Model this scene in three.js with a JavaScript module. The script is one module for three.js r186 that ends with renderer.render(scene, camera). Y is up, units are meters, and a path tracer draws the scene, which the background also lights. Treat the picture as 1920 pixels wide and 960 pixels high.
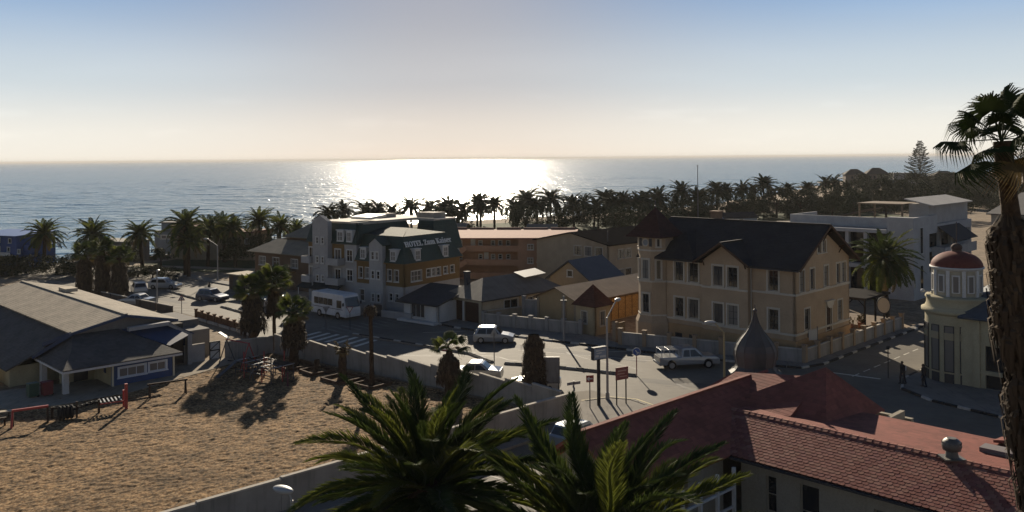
import * as THREE from 'three';
import { mergeGeometries } from 'three/addons/utils/BufferGeometryUtils.js';
import { RoundedBoxGeometry } from 'three/addons/geometries/RoundedBoxGeometry.js';
import { TextGeometry } from 'three/addons/geometries/TextGeometry.js';
import { FontLoader } from 'three/addons/loaders/FontLoader.js';
import { MarchingCubes } from 'three/addons/objects/MarchingCubes.js';

// ---------------------------------------------------------------- camera, sky, sun, exposure
const scene = new THREE.Scene();
const EYE = 18;                                                   // a tower gallery, 18 m above the street
const camera = new THREE.PerspectiveCamera(32.44, 2, 0.5, 90000);
camera.position.set(0, EYE, 0);
camera.rotation.set(0, 0, -0.00885);
camera.setViewOffset(1920, 960, 0, 183.5, 1920, 960);
scene.add(camera);
const renderer = new THREE.WebGLRenderer({ antialias: true });
renderer.setSize(1024, 512);
renderer.toneMapping = THREE.LinearToneMapping;
renderer.toneMappingExposure = 1.6;
renderer.shadowMap.enabled = true;
const DEG = Math.PI / 180, SUN_EL = 20.5 * DEG, SUN_AZ = -4.6 * DEG;
const SUN_SKY = -Math.PI / 2 + SUN_AZ;                            // the sun's bearing in the sky picture
const SUN = new THREE.Vector3(Math.sin(SUN_AZ) * Math.cos(SUN_EL), Math.sin(SUN_EL), -Math.cos(SUN_AZ) * Math.cos(SUN_EL));
const sun = new THREE.DirectionalLight(new THREE.Color().setRGB(1, 0.87, 0.68), 5);
sun.name = 'sun';
sun.position.copy(SUN).multiplyScalar(300).add(new THREE.Vector3(0, 0, -90));
sun.target.position.set(0, 0, -90);
sun.castShadow = true;
Object.assign(sun.shadow.camera, { left: -140, right: 140, top: 120, bottom: -120, near: 1, far: 800 });
sun.shadow.mapSize.set(4096, 4096);
scene.add(sun, sun.target);

function lerp(a, b, t) { return a + (b - a) * t; }
function sst(a, b, x) { const t = Math.min(1, Math.max(0, (x - a) / (b - a))); return t * t * (3 - 2 * t); }
function hash(x, y, s) { let h = Math.imul(x | 0, 374761393) ^ Math.imul(y | 0, 668265263) ^ Math.imul(s | 0, 2246822519); h = Math.imul(h ^ (h >>> 13), 1274126177); return ((h ^ (h >>> 16)) >>> 0) / 4294967296; }
function vn(x, y, per, s) {                                        // value noise that repeats every per cells (0 = never)
  const x0 = Math.floor(x), y0 = Math.floor(y), fx = x - x0, fy = y - y0, w = (i) => (per ? ((i % per) + per) % per : i);
  const u = fx * fx * (3 - 2 * fx), v = fy * fy * (3 - 2 * fy);
  return lerp(lerp(hash(w(x0), w(y0), s), hash(w(x0 + 1), w(y0), s), u), lerp(hash(w(x0), w(y0 + 1), s), hash(w(x0 + 1), w(y0 + 1), s), u), v);
}
function fbm(x, y, per, s, oct = 4) { let a = 0.5, t = 0, n = 0; for (let i = 0; i < oct; i++) { t += a * vn(x, y, per, s + i * 17); n += a; a *= 0.5; x *= 2; y *= 2; per *= 2; } return t / n; }
function rng(seed) { let s = seed | 0; return () => { s = (s + 0x6d2b79f5) | 0; let t = Math.imul(s ^ (s >>> 15), 1 | s); t = (t + Math.imul(t ^ (t >>> 7), 61 | t)) ^ t; return ((t ^ (t >>> 14)) >>> 0) / 4294967296; }; }

{ // the sky: clear air, paler and warmer towards the horizon, a soft glow round the sun, a few thin clouds low over the sea
  const W = 2048, H = 1024, d = new Float32Array(W * H * 4);
  const side = [[0, 0.61, 0.575, 0.505], [1.5, 0.59, 0.57, 0.515], [5, 0.40, 0.45, 0.48], [10.5, 0.172, 0.272, 0.425], [20, 0.075, 0.132, 0.24], [40, 0.026, 0.049, 0.105], [90, 0.011, 0.023, 0.055]];
  const mid = [[0, 0.59, 0.50, 0.415], [1.5, 0.53, 0.475, 0.415], [5, 0.355, 0.352, 0.358], [10.5, 0.222, 0.235, 0.278], [20, 0.22, 0.245, 0.31], [40, 0.05, 0.078, 0.145], [90, 0.011, 0.023, 0.055]];
  const ramp = (st, e, c) => { let k = 0; while (k < st.length - 2 && e > st[k + 1][0]) k++; const t = Math.min(1, (e - st[k][0]) / (st[k + 1][0] - st[k][0])); return lerp(st[k][c], st[k + 1][c], t * t * (3 - 2 * t) * 0.4 + t * 0.6); };
  for (let r = 0; r < H; r++) {
    const el = ((r + 0.5) / H - 0.5) * Math.PI, e = Math.max(0, el / DEG), S = [1, 2, 3].map((c) => ramp(side, e, c)), C = [1, 2, 3].map((c) => ramp(mid, e, c));
    for (let q = 0; q < W; q++) {
      const az = ((q + 0.5) / W - 0.5) * 2 * Math.PI, x = Math.cos(az) * Math.cos(el), y = Math.sin(el), z = Math.sin(az) * Math.cos(el);
      const ang = Math.acos(Math.min(1, Math.max(-1, x * SUN.x + y * SUN.y + z * SUN.z))) / DEG, daz = Math.atan2(Math.sin(az - SUN_SKY), Math.cos(az - SUN_SKY)) / DEG;
      const w = Math.exp(-((daz / 15) ** 2)), far = 0.55 + 0.45 * (0.5 + 0.5 * Math.cos(ang * DEG)) ** 0.7, glow = 0.5 * Math.exp(-ang / 4);
      let cl = 0;
      if (e > 0.4 && e < 14) {                                     // thin streaks of cloud
        const a = az / DEG;
        cl = sst(0.60, 0.85, fbm(a * 0.25 + 40, e * 2.2, 0, 5, 4)) * Math.exp(-((e - 2.6) ** 2) / 3) * 0.07;
        cl += sst(0.5, 0.8, fbm(a * 0.05 + 9, e * 0.33, 0, 8, 4)) * sst(0.8, 4, e) * (1 - sst(9, 14, e)) * 0.03;
      }
      const o = (r * W + q) * 4;
      for (let c = 0; c < 3; c++) d[o + c] = (lerp(S[c], C[c], w) * far + glow * [1, 0.95, 0.88][c]) * (1 + cl);
      d[o + 3] = 1;
    }
  }
  const sky = new THREE.DataTexture(d, W, H, THREE.RGBAFormat, THREE.FloatType);
  sky.mapping = THREE.EquirectangularReflectionMapping; sky.magFilter = THREE.LinearFilter; sky.needsUpdate = true;
  scene.background = sky; scene.environment = sky;
}

// ---------------------------------------------------------------- helpers
const V = (x, y, z) => new THREE.Vector3(x, y, z);
const used = new Map();
function numbered(n) { const k = used.get(n) ?? 0; used.set(n, k + 1); return k ? n + '_' + String(k).padStart(3, '0') : n; }
function shade(o) { o.traverse((m) => { if (m.isMesh) { m.castShadow = true; m.receiveShadow = true; } }); return o; }
function thing(name, label, category, x = 0, y = 0, z = 0, turn = 0, group) {
  const o = new THREE.Group(); o.name = numbered(name); o.position.set(x, y, z); o.rotation.y = turn * DEG;
  o.userData = { label, category }; if (group) o.userData.group = group; scene.add(o); return o;
}
function boxUV(g) {                                                // texture coordinates in metres, projected along each face's main axis
  const p = g.attributes.position, n = g.attributes.normal, uv = new Float32Array(p.count * 2);
  for (let i = 0; i < p.count; i++) {
    const ax = Math.abs(n.getX(i)), ay = Math.abs(n.getY(i)), az = Math.abs(n.getZ(i)), x = p.getX(i), y = p.getY(i), z = p.getZ(i);
    if (ay >= ax && ay >= az) { uv[i * 2] = x; uv[i * 2 + 1] = z; } else if (ax > az) { uv[i * 2] = z; uv[i * 2 + 1] = y; } else { uv[i * 2] = x; uv[i * 2 + 1] = y; }
  }
  g.setAttribute('uv', new THREE.BufferAttribute(uv, 2)); return g;
}
function norm(g, keepColor) {
  let q = g.index ? g.toNonIndexed() : g;
  if (!q.attributes.normal) q.computeVertexNormals();
  const keep = q.userData.uvDone || g.userData.uvDone;
  for (const k of Object.keys(q.attributes)) if (k !== 'position' && k !== 'normal' && !(k === 'uv' && keep) && !(k === 'color' && keepColor)) q.deleteAttribute(k);
  if (!keep) boxUV(q);
  return q;
}
function merge(gs, keepColor) { const l = [].concat(gs).filter(Boolean).map((g) => norm(g, keepColor)); return l.length === 1 ? l[0] : mergeGeometries(l); }
const APART = new Set(['downpipe', 'pilaster', 'turret_band', 'porch_wall', 'corner_trim', 'string_course', 'plinth', 'gutter', 'terrace_wall', 'low_wall', 'veranda_rail', 'brace', 'gable_trim', 'fascia', 'ochre_panel', 'plant_room', 'ridge_cap']);   // each piece of these is a mesh of its own
function part(name, gs, mat, parent) { if (Array.isArray(gs) && gs.length > 1 && APART.has(name)) return gs.map((g) => part(name, [g], mat, parent))[0]; const m = new THREE.Mesh(gs.isBufferGeometry && gs.userData.ready ? gs : merge(gs), mat); m.name = name; parent.add(m); return m; }
function ready(g) { g = merge(g); g.userData.ready = true; return g; }
function place(name, geo, mat, parent, x, y, z, ry = 0) { const m = new THREE.Mesh(geo, mat); m.name = name; m.position.set(x, y, z); m.rotation.y = ry; parent.add(m); return m; }
function single(name, gs, mat, label, category, group) { const m = part(numbered(name), gs, mat, scene); m.userData = { label, category }; if (group) m.userData.group = group; return m; }
function struct(name, g, mat, kind = 'structure') { const m = new THREE.Mesh(g, mat); m.name = numbered(name); m.userData.kind = kind; scene.add(m); return m; }
const bx = (x0, x1, y0, y1, z0, z1) => new THREE.BoxGeometry(x1 - x0, y1 - y0, z1 - z0).translate((x0 + x1) / 2, (y0 + y1) / 2, (z0 + z1) / 2);
const cyl = (r0, r1, h, x, y, z, n = 12) => new THREE.CylinderGeometry(r1, r0, h, n).translate(x, y + h / 2, z);
function bar(a, b, r, n = 6, r2) { const d = new THREE.Vector3().subVectors(b, a), g = new THREE.CylinderGeometry(r2 ?? r, r, d.length(), n).translate(0, d.length() / 2, 0); g.applyQuaternion(new THREE.Quaternion().setFromUnitVectors(V(0, 1, 0), d.clone().normalize())); return g.translate(a.x, a.y, a.z); }
function beam(a, b, w, h) { const d = new THREE.Vector3().subVectors(b, a), g = new THREE.BoxGeometry(d.length(), h, w), m = new THREE.Matrix4(), x = d.clone().normalize(), z = new THREE.Vector3().crossVectors(x, V(0, 1, 0)).normalize(), y = new THREE.Vector3().crossVectors(z, x); m.makeBasis(x, y, z).setPosition((a.x + b.x) / 2, (a.y + b.y) / 2, (a.z + b.z) / 2); return g.applyMatrix4(m); }
// a flat roof plane with thickness: corner points in order, texture rows along the eave
function slab(pts, t = 0.12) {
  const n = new THREE.Vector3(); for (let i = 0; i < pts.length; i++) { const a = pts[i], b = pts[(i + 1) % pts.length]; n.x += (a.y - b.y) * (a.z + b.z); n.y += (a.z - b.z) * (a.x + b.x); n.z += (a.x - b.x) * (a.y + b.y); }
  n.normalize(); if (n.y < 0) { pts = pts.slice().reverse(); n.negate(); }
  let u = new THREE.Vector3().crossVectors(V(0, 1, 0), n); if (u.lengthSq() < 1e-6) u.set(1, 0, 0); u.normalize();
  const v = new THREE.Vector3().crossVectors(n, u), P = [], N = [], U = [];
  const tri = (a, b, c, nn) => { for (const q of [a, b, c]) { P.push(q.x, q.y, q.z); N.push(nn.x, nn.y, nn.z); U.push(q.dot(u), q.dot(v)); } };
  const low = pts.map((q) => q.clone().addScaledVector(n, -t)), neg = n.clone().negate();
  const flat = pts.map((q) => new THREE.Vector2(q.dot(u), q.dot(v)));
  for (const [i, j, k] of THREE.ShapeUtils.triangulateShape(flat, [])) { tri(pts[i], pts[j], pts[k], n); tri(low[i], low[k], low[j], neg); }
  for (let i = 0; i < pts.length; i++) { const j = (i + 1) % pts.length, s = new THREE.Vector3().crossVectors(new THREE.Vector3().subVectors(pts[j], pts[i]), n).normalize(); tri(pts[i], low[i], low[j], s); tri(pts[i], low[j], pts[j], s); }
  const g = new THREE.BufferGeometry();
  g.setAttribute('position', new THREE.Float32BufferAttribute(P, 3)); g.setAttribute('normal', new THREE.Float32BufferAttribute(N, 3)); g.setAttribute('uv', new THREE.Float32BufferAttribute(U, 2));
  g.userData.uvDone = true; return g;
}
function flatPoly(pts, y) {                                        // a level sheet from plan points [x, z]
  const g = new THREE.ShapeGeometry(new THREE.Shape(pts.map(([x, z]) => new THREE.Vector2(x, -z)))); g.rotateX(-Math.PI / 2).translate(0, y, 0); return norm(g);
}
function raised(pts, y0, y1) { const g = new THREE.ExtrudeGeometry(new THREE.Shape(pts.map(([x, z]) => new THREE.Vector2(x, -z))), { depth: y1 - y0, bevelEnabled: false }); return norm(g.rotateX(-Math.PI / 2).translate(0, y0, 0)); }
// wall of length len with a top profile and openings [x, y, w, h]; its outer face is z = 0 and looks to +z
function wallGeo(len, top, holes = [], t = 0.25) {
  const s = new THREE.Shape(); s.moveTo(0, 0); s.lineTo(len, 0);
  if (typeof top === 'number') { s.lineTo(len, top); s.lineTo(0, top); } else for (const [x, y] of top.slice().reverse()) s.lineTo(x, y);
  s.closePath();
  for (const [x, y, w, h] of holes) { const p = new THREE.Path(); p.moveTo(x, y); p.lineTo(x, y + h); p.lineTo(x + w, y + h); p.lineTo(x + w, y); p.closePath(); s.holes.push(p); }
  return new THREE.ExtrudeGeometry(s, { depth: t, bevelEnabled: false }).translate(0, 0, -t);
}
function faceM(x, y, z, deg) { return new THREE.Matrix4().makeRotationY(deg * DEG).setPosition(x, y, z); }
const cache = new Map();
function cached(key, make) { if (!cache.has(key)) cache.set(key, ready(make())); return cache.get(key); }
function paneFor(x, y, w) { const k = hash(Math.round(x * 97), Math.round(y * 53 + w * 11), 7); return k < 0.5 ? MAT.glass : k < 0.78 ? MAT.glassGrey : MAT.curtain; }
// a window in an opening: white surround, dark glass, glazing bars; sub-parts pane and glazing_bar
function windowAt(parent, M, x, y, w, h, o = {}) {
  const { sur = 0.12, nx = 2, ny = 2, frame = MAT.white, glass = paneFor(x, y, w), barM, name = 'window', set = 0.1, proud = 0.035, sill = true } = o, k = [w.toFixed(2), h.toFixed(2), sur, proud, set, sill].join();
  const g = cached('wf' + k, () => {
    const t = 0.06, l = [bx(0, w, h - t, h, -set - 0.05, -set + 0.01), bx(0, w, 0, t, -set - 0.05, -set + 0.01), bx(0, t, t, h - t, -set - 0.05, -set + 0.01), bx(w - t, w, t, h - t, -set - 0.05, -set + 0.01)];
    if (sur) l.push(bx(-sur, w + sur, h, h + sur, -0.02, proud), bx(-sur, 0, 0, h, -0.02, proud), bx(w, w + sur, 0, h, -0.02, proud));
    if (sill) l.push(bx(-sur - 0.04, w + sur + 0.04, -0.09, 0, -0.02, proud + 0.07));
    return l;
  });
  const f = new THREE.Mesh(g, frame); f.name = name; f.applyMatrix4(new THREE.Matrix4().multiplyMatrices(M, new THREE.Matrix4().makeTranslation(x, y, 0))); parent.add(f);
  const pane = new THREE.Mesh(cached('wp' + k, () => bx(0.05, w - 0.05, 0.05, h - 0.05, -set - 0.035, -set - 0.02)), glass); pane.name = 'pane'; f.add(pane);
  const glaze = (key, make) => { const m = new THREE.Mesh(cached(key + k, make), barM ?? frame); m.name = 'glazing_bar'; f.add(m); };
  for (let i = 1; i < nx; i++) glaze('gx' + i + '/' + nx, () => bx(w * i / nx - 0.025, w * i / nx + 0.025, 0.06, h - 0.06, -set - 0.018, -set + 0.012));
  for (let j = 1; j < ny; j++) glaze('gy' + j + '/' + ny, () => bx(0.06, w - 0.06, h * j / ny - 0.02, h * j / ny + 0.02, -set - 0.017, -set + 0.008));
  return f;
}

// ---------------------------------------------------------------- textures and materials
const toS = (c) => Math.round(255 * Math.min(1, Math.max(0, c <= 0.0031308 ? c * 12.92 : 1.055 * Math.pow(c, 1 / 2.4) - 0.055)));
function colorTex(n, metres, fn) {
  const d = new Uint8Array(n * n * 4);
  for (let j = 0; j < n; j++) for (let i = 0; i < n; i++) { const c = fn(i / n, j / n), o = (j * n + i) * 4; d[o] = toS(c[0]); d[o + 1] = toS(c[1]); d[o + 2] = toS(c[2]); d[o + 3] = 255; }
  const t = new THREE.DataTexture(d, n, n); t.colorSpace = THREE.SRGBColorSpace; t.wrapS = t.wrapT = THREE.RepeatWrapping; t.magFilter = THREE.LinearFilter; t.repeat.set(1 / metres, 1 / metres); t.needsUpdate = true; return t;
}
function heightTex(n, metres, fn) {
  const d = new Uint8Array(n * n * 4);
  for (let j = 0; j < n; j++) for (let i = 0; i < n; i++) { const o = (j * n + i) * 4; d[o] = d[o + 1] = d[o + 2] = Math.round(255 * Math.min(1, Math.max(0, fn(i / n, j / n)))); d[o + 3] = 255; }
  const t = new THREE.DataTexture(d, n, n); t.wrapS = t.wrapT = THREE.RepeatWrapping; t.magFilter = THREE.LinearFilter; t.repeat.set(1 / metres, 1 / metres); t.needsUpdate = true; return t;
}
const grey = (v) => [v, v, v];
const TEX = {
  plaster: colorTex(512, 5.3, (u, v) => { const a = fbm(u * 6, v * 6, 6, 1, 5), s = fbm(u * 30, v * 4, 0, 3, 3), f = vn(u * 128, v * 128, 128, 4); const k = 0.80 + 0.26 * (a - 0.5) + 0.16 * (f - 0.5) - 0.10 * sst(0.6, 0.9, s) * sst(0.4, 0.7, a); return [k, k * 0.99, k * 0.97]; }),
  asphalt: colorTex(1024, 17, (u, v) => { const a = fbm(u * 5, v * 5, 5, 11, 5), c = fbm(u * 40, v * 40, 40, 12, 3), f = hash(Math.floor(u * 1024), Math.floor(v * 1024), 13); const k = 0.74 + 0.5 * (a - 0.5) + 0.22 * (c - 0.5) + 0.22 * (f - 0.5); return [k, k * 0.985, k * 0.96]; }),
  chips: colorTex(1024, 4.1, (u, v) => { const a = fbm(u * 4, v * 4, 4, 24, 4), c = vn(u * 30, v * 34, 0, 25), c2 = vn(u * 64, v * 60, 0, 26), f = hash(Math.floor(u * 512), Math.floor(v * 512), 27), s = sst(0.3, 0.75, 0.5 * c + 0.35 * c2 + 0.15 * f), k = 0.26 + 0.62 * s + 0.44 * (a - 0.5), w = sst(0.35, 0.7, c2); return [k, k * lerp(0.86, 1.0, w), k * lerp(0.72, 1.0, w)]; }),
  sand: colorTex(1024, 9, (u, v) => { const a = fbm(u * 7, v * 7, 7, 21, 5), c = fbm(u * 34, v * 34, 34, 22, 3), f = vn(u * 512, v * 512, 512, 23); const k = 0.70 + 0.55 * (a - 0.5) + 0.5 * (c - 0.5) + 0.2 * (f - 0.5), w = sst(0.5, 0.75, c); return [k, k * lerp(0.94, 1.0, w), k * lerp(0.85, 1.0, w)]; }),
  roofrow: colorTex(512, 4.2, (u, v) => { const r = Math.floor(v * 16), c = Math.floor(u * 14 + (r % 2) * 0.5), t = hash(c % 14, r, 31), a = fbm(u * 5, v * 5, 5, 32, 4); const fr = v * 16 - r; const k = 0.72 + 0.2 * (t - 0.5) + 0.35 * (a - 0.5) - (fr < 0.12 ? 0.08 : 0); return [k, k * 0.985, k * 0.965]; }),
  sheet: colorTex(512, 6, (u, v) => { const a = fbm(u * 4, v * 10, 0, 41, 4), s = fbm(u * 40, v * 3, 0, 42, 3), k = 0.76 + 0.3 * (a - 0.5) + 0.2 * (s - 0.5); return [k, k * 0.98, k * 0.95]; }),
  bark: colorTex(256, 1.3, (u, v) => { const a = fbm(u * 8, v * 20, 0, 51, 4), k = 0.66 + 0.75 * (a - 0.5); return [k, k * 0.96, k * 0.9]; }),
  concrete: colorTex(512, 4.7, (u, v) => { const a = fbm(u * 6, v * 6, 6, 61, 5), s = fbm(u * 22, v * 3, 0, 62, 3), f = hash(Math.floor(u * 512), Math.floor(v * 512), 63), k = 0.76 + 0.36 * (a - 0.5) - 0.16 * sst(0.55, 0.85, s) + 0.1 * (f - 0.5); return [k, k * 0.985, k * 0.955]; }),
  bRow: heightTex(512, 4.2, (u, v) => { const r = v * 16, fr = r - Math.floor(r), c = u * 14 + (Math.floor(r) % 2) * 0.5, fc = c - Math.floor(c); return (1 - fr) * 0.8 + (fc < 0.06 ? -0.25 : 0.12 * hash(Math.floor(c) % 14, Math.floor(r), 33)); }),
  bWave: heightTex(256, 1.8, (u) => 0.5 + 0.5 * Math.sin(u * Math.PI * 2 * 12)),
  bRough: heightTex(512, 2.3, (u, v) => fbm(u * 24, v * 24, 24, 71, 4)),
  bPlaster: heightTex(512, 3.1, (u, v) => fbm(u * 40, v * 40, 40, 72, 4)),
};
function mat(r, g, b, rough = 0.9, o = {}) { const m = new THREE.MeshPhysicalMaterial({ roughness: rough, specularIntensity: rough > 0.7 ? 0.3 : 1, ...o }); m.color.setRGB(r, g, b); return m; }
const MAT = {
  white: mat(0.62, 0.61, 0.58, 0.7, { map: TEX.plaster }),
  glass: mat(0.012, 0.014, 0.016, 0.07), glassGrey: mat(0.045, 0.047, 0.05, 0.12), curtain: mat(0.12, 0.115, 0.105, 0.35),
  dark: mat(0.03, 0.03, 0.032, 0.7), black: mat(0.012, 0.012, 0.013, 0.6), steel: mat(0.32, 0.33, 0.34, 0.45, { metalness: 0.7 }), darksteel: mat(0.07, 0.07, 0.075, 0.5, { metalness: 0.4 }),
  wood: mat(0.16, 0.09, 0.05, 0.8, { map: TEX.bark }),
  concrete: mat(0.36, 0.33, 0.29, 0.92, { map: TEX.concrete, bumpMap: TEX.bRough, bumpScale: 0.006 }),
  coping: mat(0.5, 0.46, 0.40, 0.9, { map: TEX.concrete }),
};
// ---------------------------------------------------------------- land, sea
const SHORE = [[-900, -20], [-400, -70], [-140, -140], [-100, -160], [-91, -170], [-74, -186], [-60, -220], [-46, -250], [-20, -272], [20, -296], [70, -345], [120, -430], [190, -575], [260, -700], [420, -860], [800, -1050], [2600, -1500]];
function seaward(x, z) {                                           // metres beyond the shoreline, positive over the sea
  let best = 1e9, side = 1;
  for (let i = 0; i < SHORE.length - 1; i++) {
    const [ax, az] = SHORE[i], [bxx, bz] = SHORE[i + 1], dx = bxx - ax, dz = bz - az, t = Math.min(1, Math.max(0, ((x - ax) * dx + (z - az) * dz) / (dx * dx + dz * dz)));
    const ex = x - ax - t * dx, ez = z - az - t * dz, d = Math.hypot(ex, ez);
    if (d < best - 1e-9) { best = d; side = dx * (z - az) - dz * (x - ax) < 0 ? 1 : -1; }
  }
  return best * side;
}
const SEA_Y = -1.5;
function landY(x, z) { const s = seaward(x, z) + (vn(x / 14, z / 14, 0, 81) - 0.5) * 5; return s < -22 ? 0 : lerp(0, -3.2, sst(-22, 16, s)) ; }
{
  const ax = [], az = [];
  for (const v of [-3000, -1500, -800, -500, -350, -260, -200]) ax.push(v);
  for (let v = -150; v <= 150; v += 3) ax.push(v);
  for (const v of [160, 175, 190, 210, 235, 260, 300, 350, 420, 520, 700, 1000, 1600, 3000]) ax.push(v);
  for (const v of [3000, 1000, 400, 150, 60, 20]) az.push(v);
  for (let v = 0; v >= -330; v -= 3) az.push(v);
  for (const v of [-350, -380, -420, -470, -530, -600, -700, -850, -1050, -1400, -2000]) az.push(v);
  const P = [], I = [], nx = ax.length;
  for (const z of az) for (const x of ax) P.push(x, landY(x, z), z);
  for (let j = 0; j < az.length - 1; j++) for (let i = 0; i < nx - 1; i++) { const a = j * nx + i; I.push(a, a + 1, a + nx, a + 1, a + nx + 1, a + nx); }
  const g = new THREE.BufferGeometry(); g.setAttribute('position', new THREE.Float32BufferAttribute(P, 3)); g.setIndex(I); g.computeVertexNormals();
  const uv = new Float32Array(P.length / 3 * 2); for (let i = 0; i < P.length / 3; i++) { uv[i * 2] = P[i * 3]; uv[i * 2 + 1] = P[i * 3 + 2]; } g.setAttribute('uv', new THREE.BufferAttribute(uv, 2));
  struct('ground', g, mat(0.30, 0.235, 0.165, 0.95, { map: TEX.sand, bumpMap: TEX.bRough, bumpScale: 0.03 }));
}
{ // the sea: a fan of water to the horizon with real swell, finer waves in relief maps
  const rw = rng(77), waves = [];
  for (let i = 0; i < 26; i++) { const L = 9 + 38 * rw() ** 1.4, a = (90 + 8 + (rw() - 0.5) * 75) * DEG; waves.push([Math.cos(a) * 2 * Math.PI / L, Math.sin(a) * 2 * Math.PI / L, rw() * 6.28, 0.0022 * L]); }
  const P = [], I = [], U = [], NA = 430, rad = []; for (let r = 110; r < 70000; r *= 1.0125) rad.push(r);
  for (const r of rad) for (let i = 0; i <= NA; i++) {
    const a = lerp(-64, 58, i / NA) * DEG, x = Math.sin(a) * r, z = -Math.cos(a) * r; let y = 0;
    const fade = 1 - sst(500, 1500, r), near = seaward(x, z);
    if (fade > 0) { for (const [kx, kz, p, A] of waves) { const s = Math.sin(kx * x + kz * z + p); y += A * (s > 0 ? Math.pow(s, 1.3) : s * 0.8); } y *= fade * sst(-4, 30, near); }
    P.push(x, SEA_Y + y * 0.9, z); U.push(x, z);
  }
  for (let j = 0; j < rad.length - 1; j++) for (let i = 0; i < NA; i++) { const a = j * (NA + 1) + i, b = a + NA + 1; I.push(a, a + 1, b, a + 1, b + 1, b); }
  const g = new THREE.BufferGeometry(); g.setAttribute('position', new THREE.Float32BufferAttribute(P, 3)); g.setAttribute('uv', new THREE.Float32BufferAttribute(U, 2)); g.setIndex(I); g.computeVertexNormals();
  const field = (n, metres, count, seed, lo, hi, slope) => {       // a sheet of wavelets that repeats, as heights and slopes
    const r = rng(seed), w = []; for (let i = 0; i < count; i++) { const L = metres / lerp(lo, hi, r() ** 1.5), a = (90 + 6 + (r() + r() - 1) * 85) * DEG; w.push([Math.round(Math.cos(a) * metres / L), Math.round(Math.sin(a) * metres / L), r() * 6.28]); }
    const sx = new Float32Array(n * n), sy = new Float32Array(n * n), h = new Float32Array(n * n); let ss = 0;
    const row = new Float32Array(n);
    for (const [kx, ky, p] of w) { const k = Math.hypot(kx, ky) || 1, A = 1 / k ** 1.15; for (let j = 0; j < n; j++) for (let i = 0; i < n; i++) { const t = 2 * Math.PI * (kx * i + ky * j) / n + p, c = Math.cos(t), o = j * n + i; h[o] += A * Math.sin(t); sx[o] += A * kx * c; sy[o] += A * ky * c; } }
    for (let o = 0; o < n * n; o++) { ss += sx[o] * sx[o] + sy[o] * sy[o]; } const q = slope / Math.sqrt(ss / (n * n));
    return { sx, sy, h, q, unit: metres / (2 * Math.PI) };
  };
  const N1 = 1024, f1 = field(N1, 173, 48, 5, 14, 95, 0.162), d1 = new Uint8Array(N1 * N1 * 4);
  for (let o = 0; o < N1 * N1; o++) { const nx = -f1.sx[o] * f1.q, ny = -f1.sy[o] * f1.q, l = 1 / Math.hypot(nx, ny, 1); d1[o * 4] = 255 * (0.5 + 0.5 * nx * l); d1[o * 4 + 1] = 255 * (0.5 + 0.5 * ny * l); d1[o * 4 + 2] = 255 * (0.5 + 0.5 * l); d1[o * 4 + 3] = 255; }
  const t1 = new THREE.DataTexture(d1, N1, N1); t1.wrapS = t1.wrapT = THREE.RepeatWrapping; t1.magFilter = THREE.LinearFilter; t1.repeat.set(1 / 173, 1 / 173); t1.needsUpdate = true;
  const N2 = 512, f2 = field(N2, 41, 44, 9, 8, 70, 0.115); let mn = 1e9, mx = -1e9; for (const v of f2.h) { mn = Math.min(mn, v); mx = Math.max(mx, v); }
  const t2 = heightTex(N2, 41, (u, v) => (f2.h[Math.floor(v * N2) * N2 + Math.floor(u * N2)] - mn) / (mx - mn));
  const water = new THREE.MeshPhysicalMaterial({ roughness: 0.19, ior: 1.33, normalMap: t1, bumpMap: t2, bumpScale: (mx - mn) * f2.q * f2.unit });
  water.color.setRGB(0.05, 0.128, 0.175);
  struct('sea', g, water);
  // surf: ragged bands of foam where the swell runs up the beach
  const FP = [], FI = [], rf = rng(4);
  for (const [off, len] of [[2, 1], [9, 0.8], [19, 0.55], [33, 0.35]]) for (let s = 3; s < 9; s++) {
    const [ax, az] = SHORE[s], [bx2, bz] = SHORE[s + 1], L = Math.hypot(bx2 - ax, bz - az), nx = (bz - az) / L, nz = -(bx2 - ax) / L, n = Math.ceil(L / 0.8);
    for (let i = 0; i < n; i++) {
      const t = i / n, m = fbm(t * L / 6 + s * 31, off, 0, 91, 3); if (m > len * 0.75) continue;
      const o2 = off + 7 * (vn(t * L / 13 + s * 7, off, 0, 92) - 0.5), w = 0.4 + 2.6 * (0.75 * len - m) * rf(), x = lerp(ax, bx2, t), z = lerp(az, bz, t), c = FP.length / 3, tx = (bx2 - ax) / L, tz = (bz - az) / L, l = 0.9 + rf();
      const y = SEA_Y + 0.12 + 0.3 * sst(15, 0, o2);
      for (const [p, q] of [[-l, 0], [0, -w * 0.5], [l, 0], [l * 0.3, w * 0.5], [-l * 0.4, w * 0.6]]) FP.push(x + nx * -(o2 + q) + tx * p, y, z + nz * -(o2 + q) + tz * p);
      FI.push(c, c + 1, c + 2, c, c + 2, c + 3, c, c + 3, c + 4);
    }
  }
  const fg = new THREE.BufferGeometry(); fg.setAttribute('position', new THREE.Float32BufferAttribute(FP, 3)); fg.setIndex(FI); fg.computeVertexNormals();
  const n3 = fg.attributes.normal; for (let i = 0; i < n3.count; i++) n3.setXYZ(i, 0, 1, 0);
  struct('surf_foam', fg, mat(0.75, 0.76, 0.75, 0.9), 'stuff');
}

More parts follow.
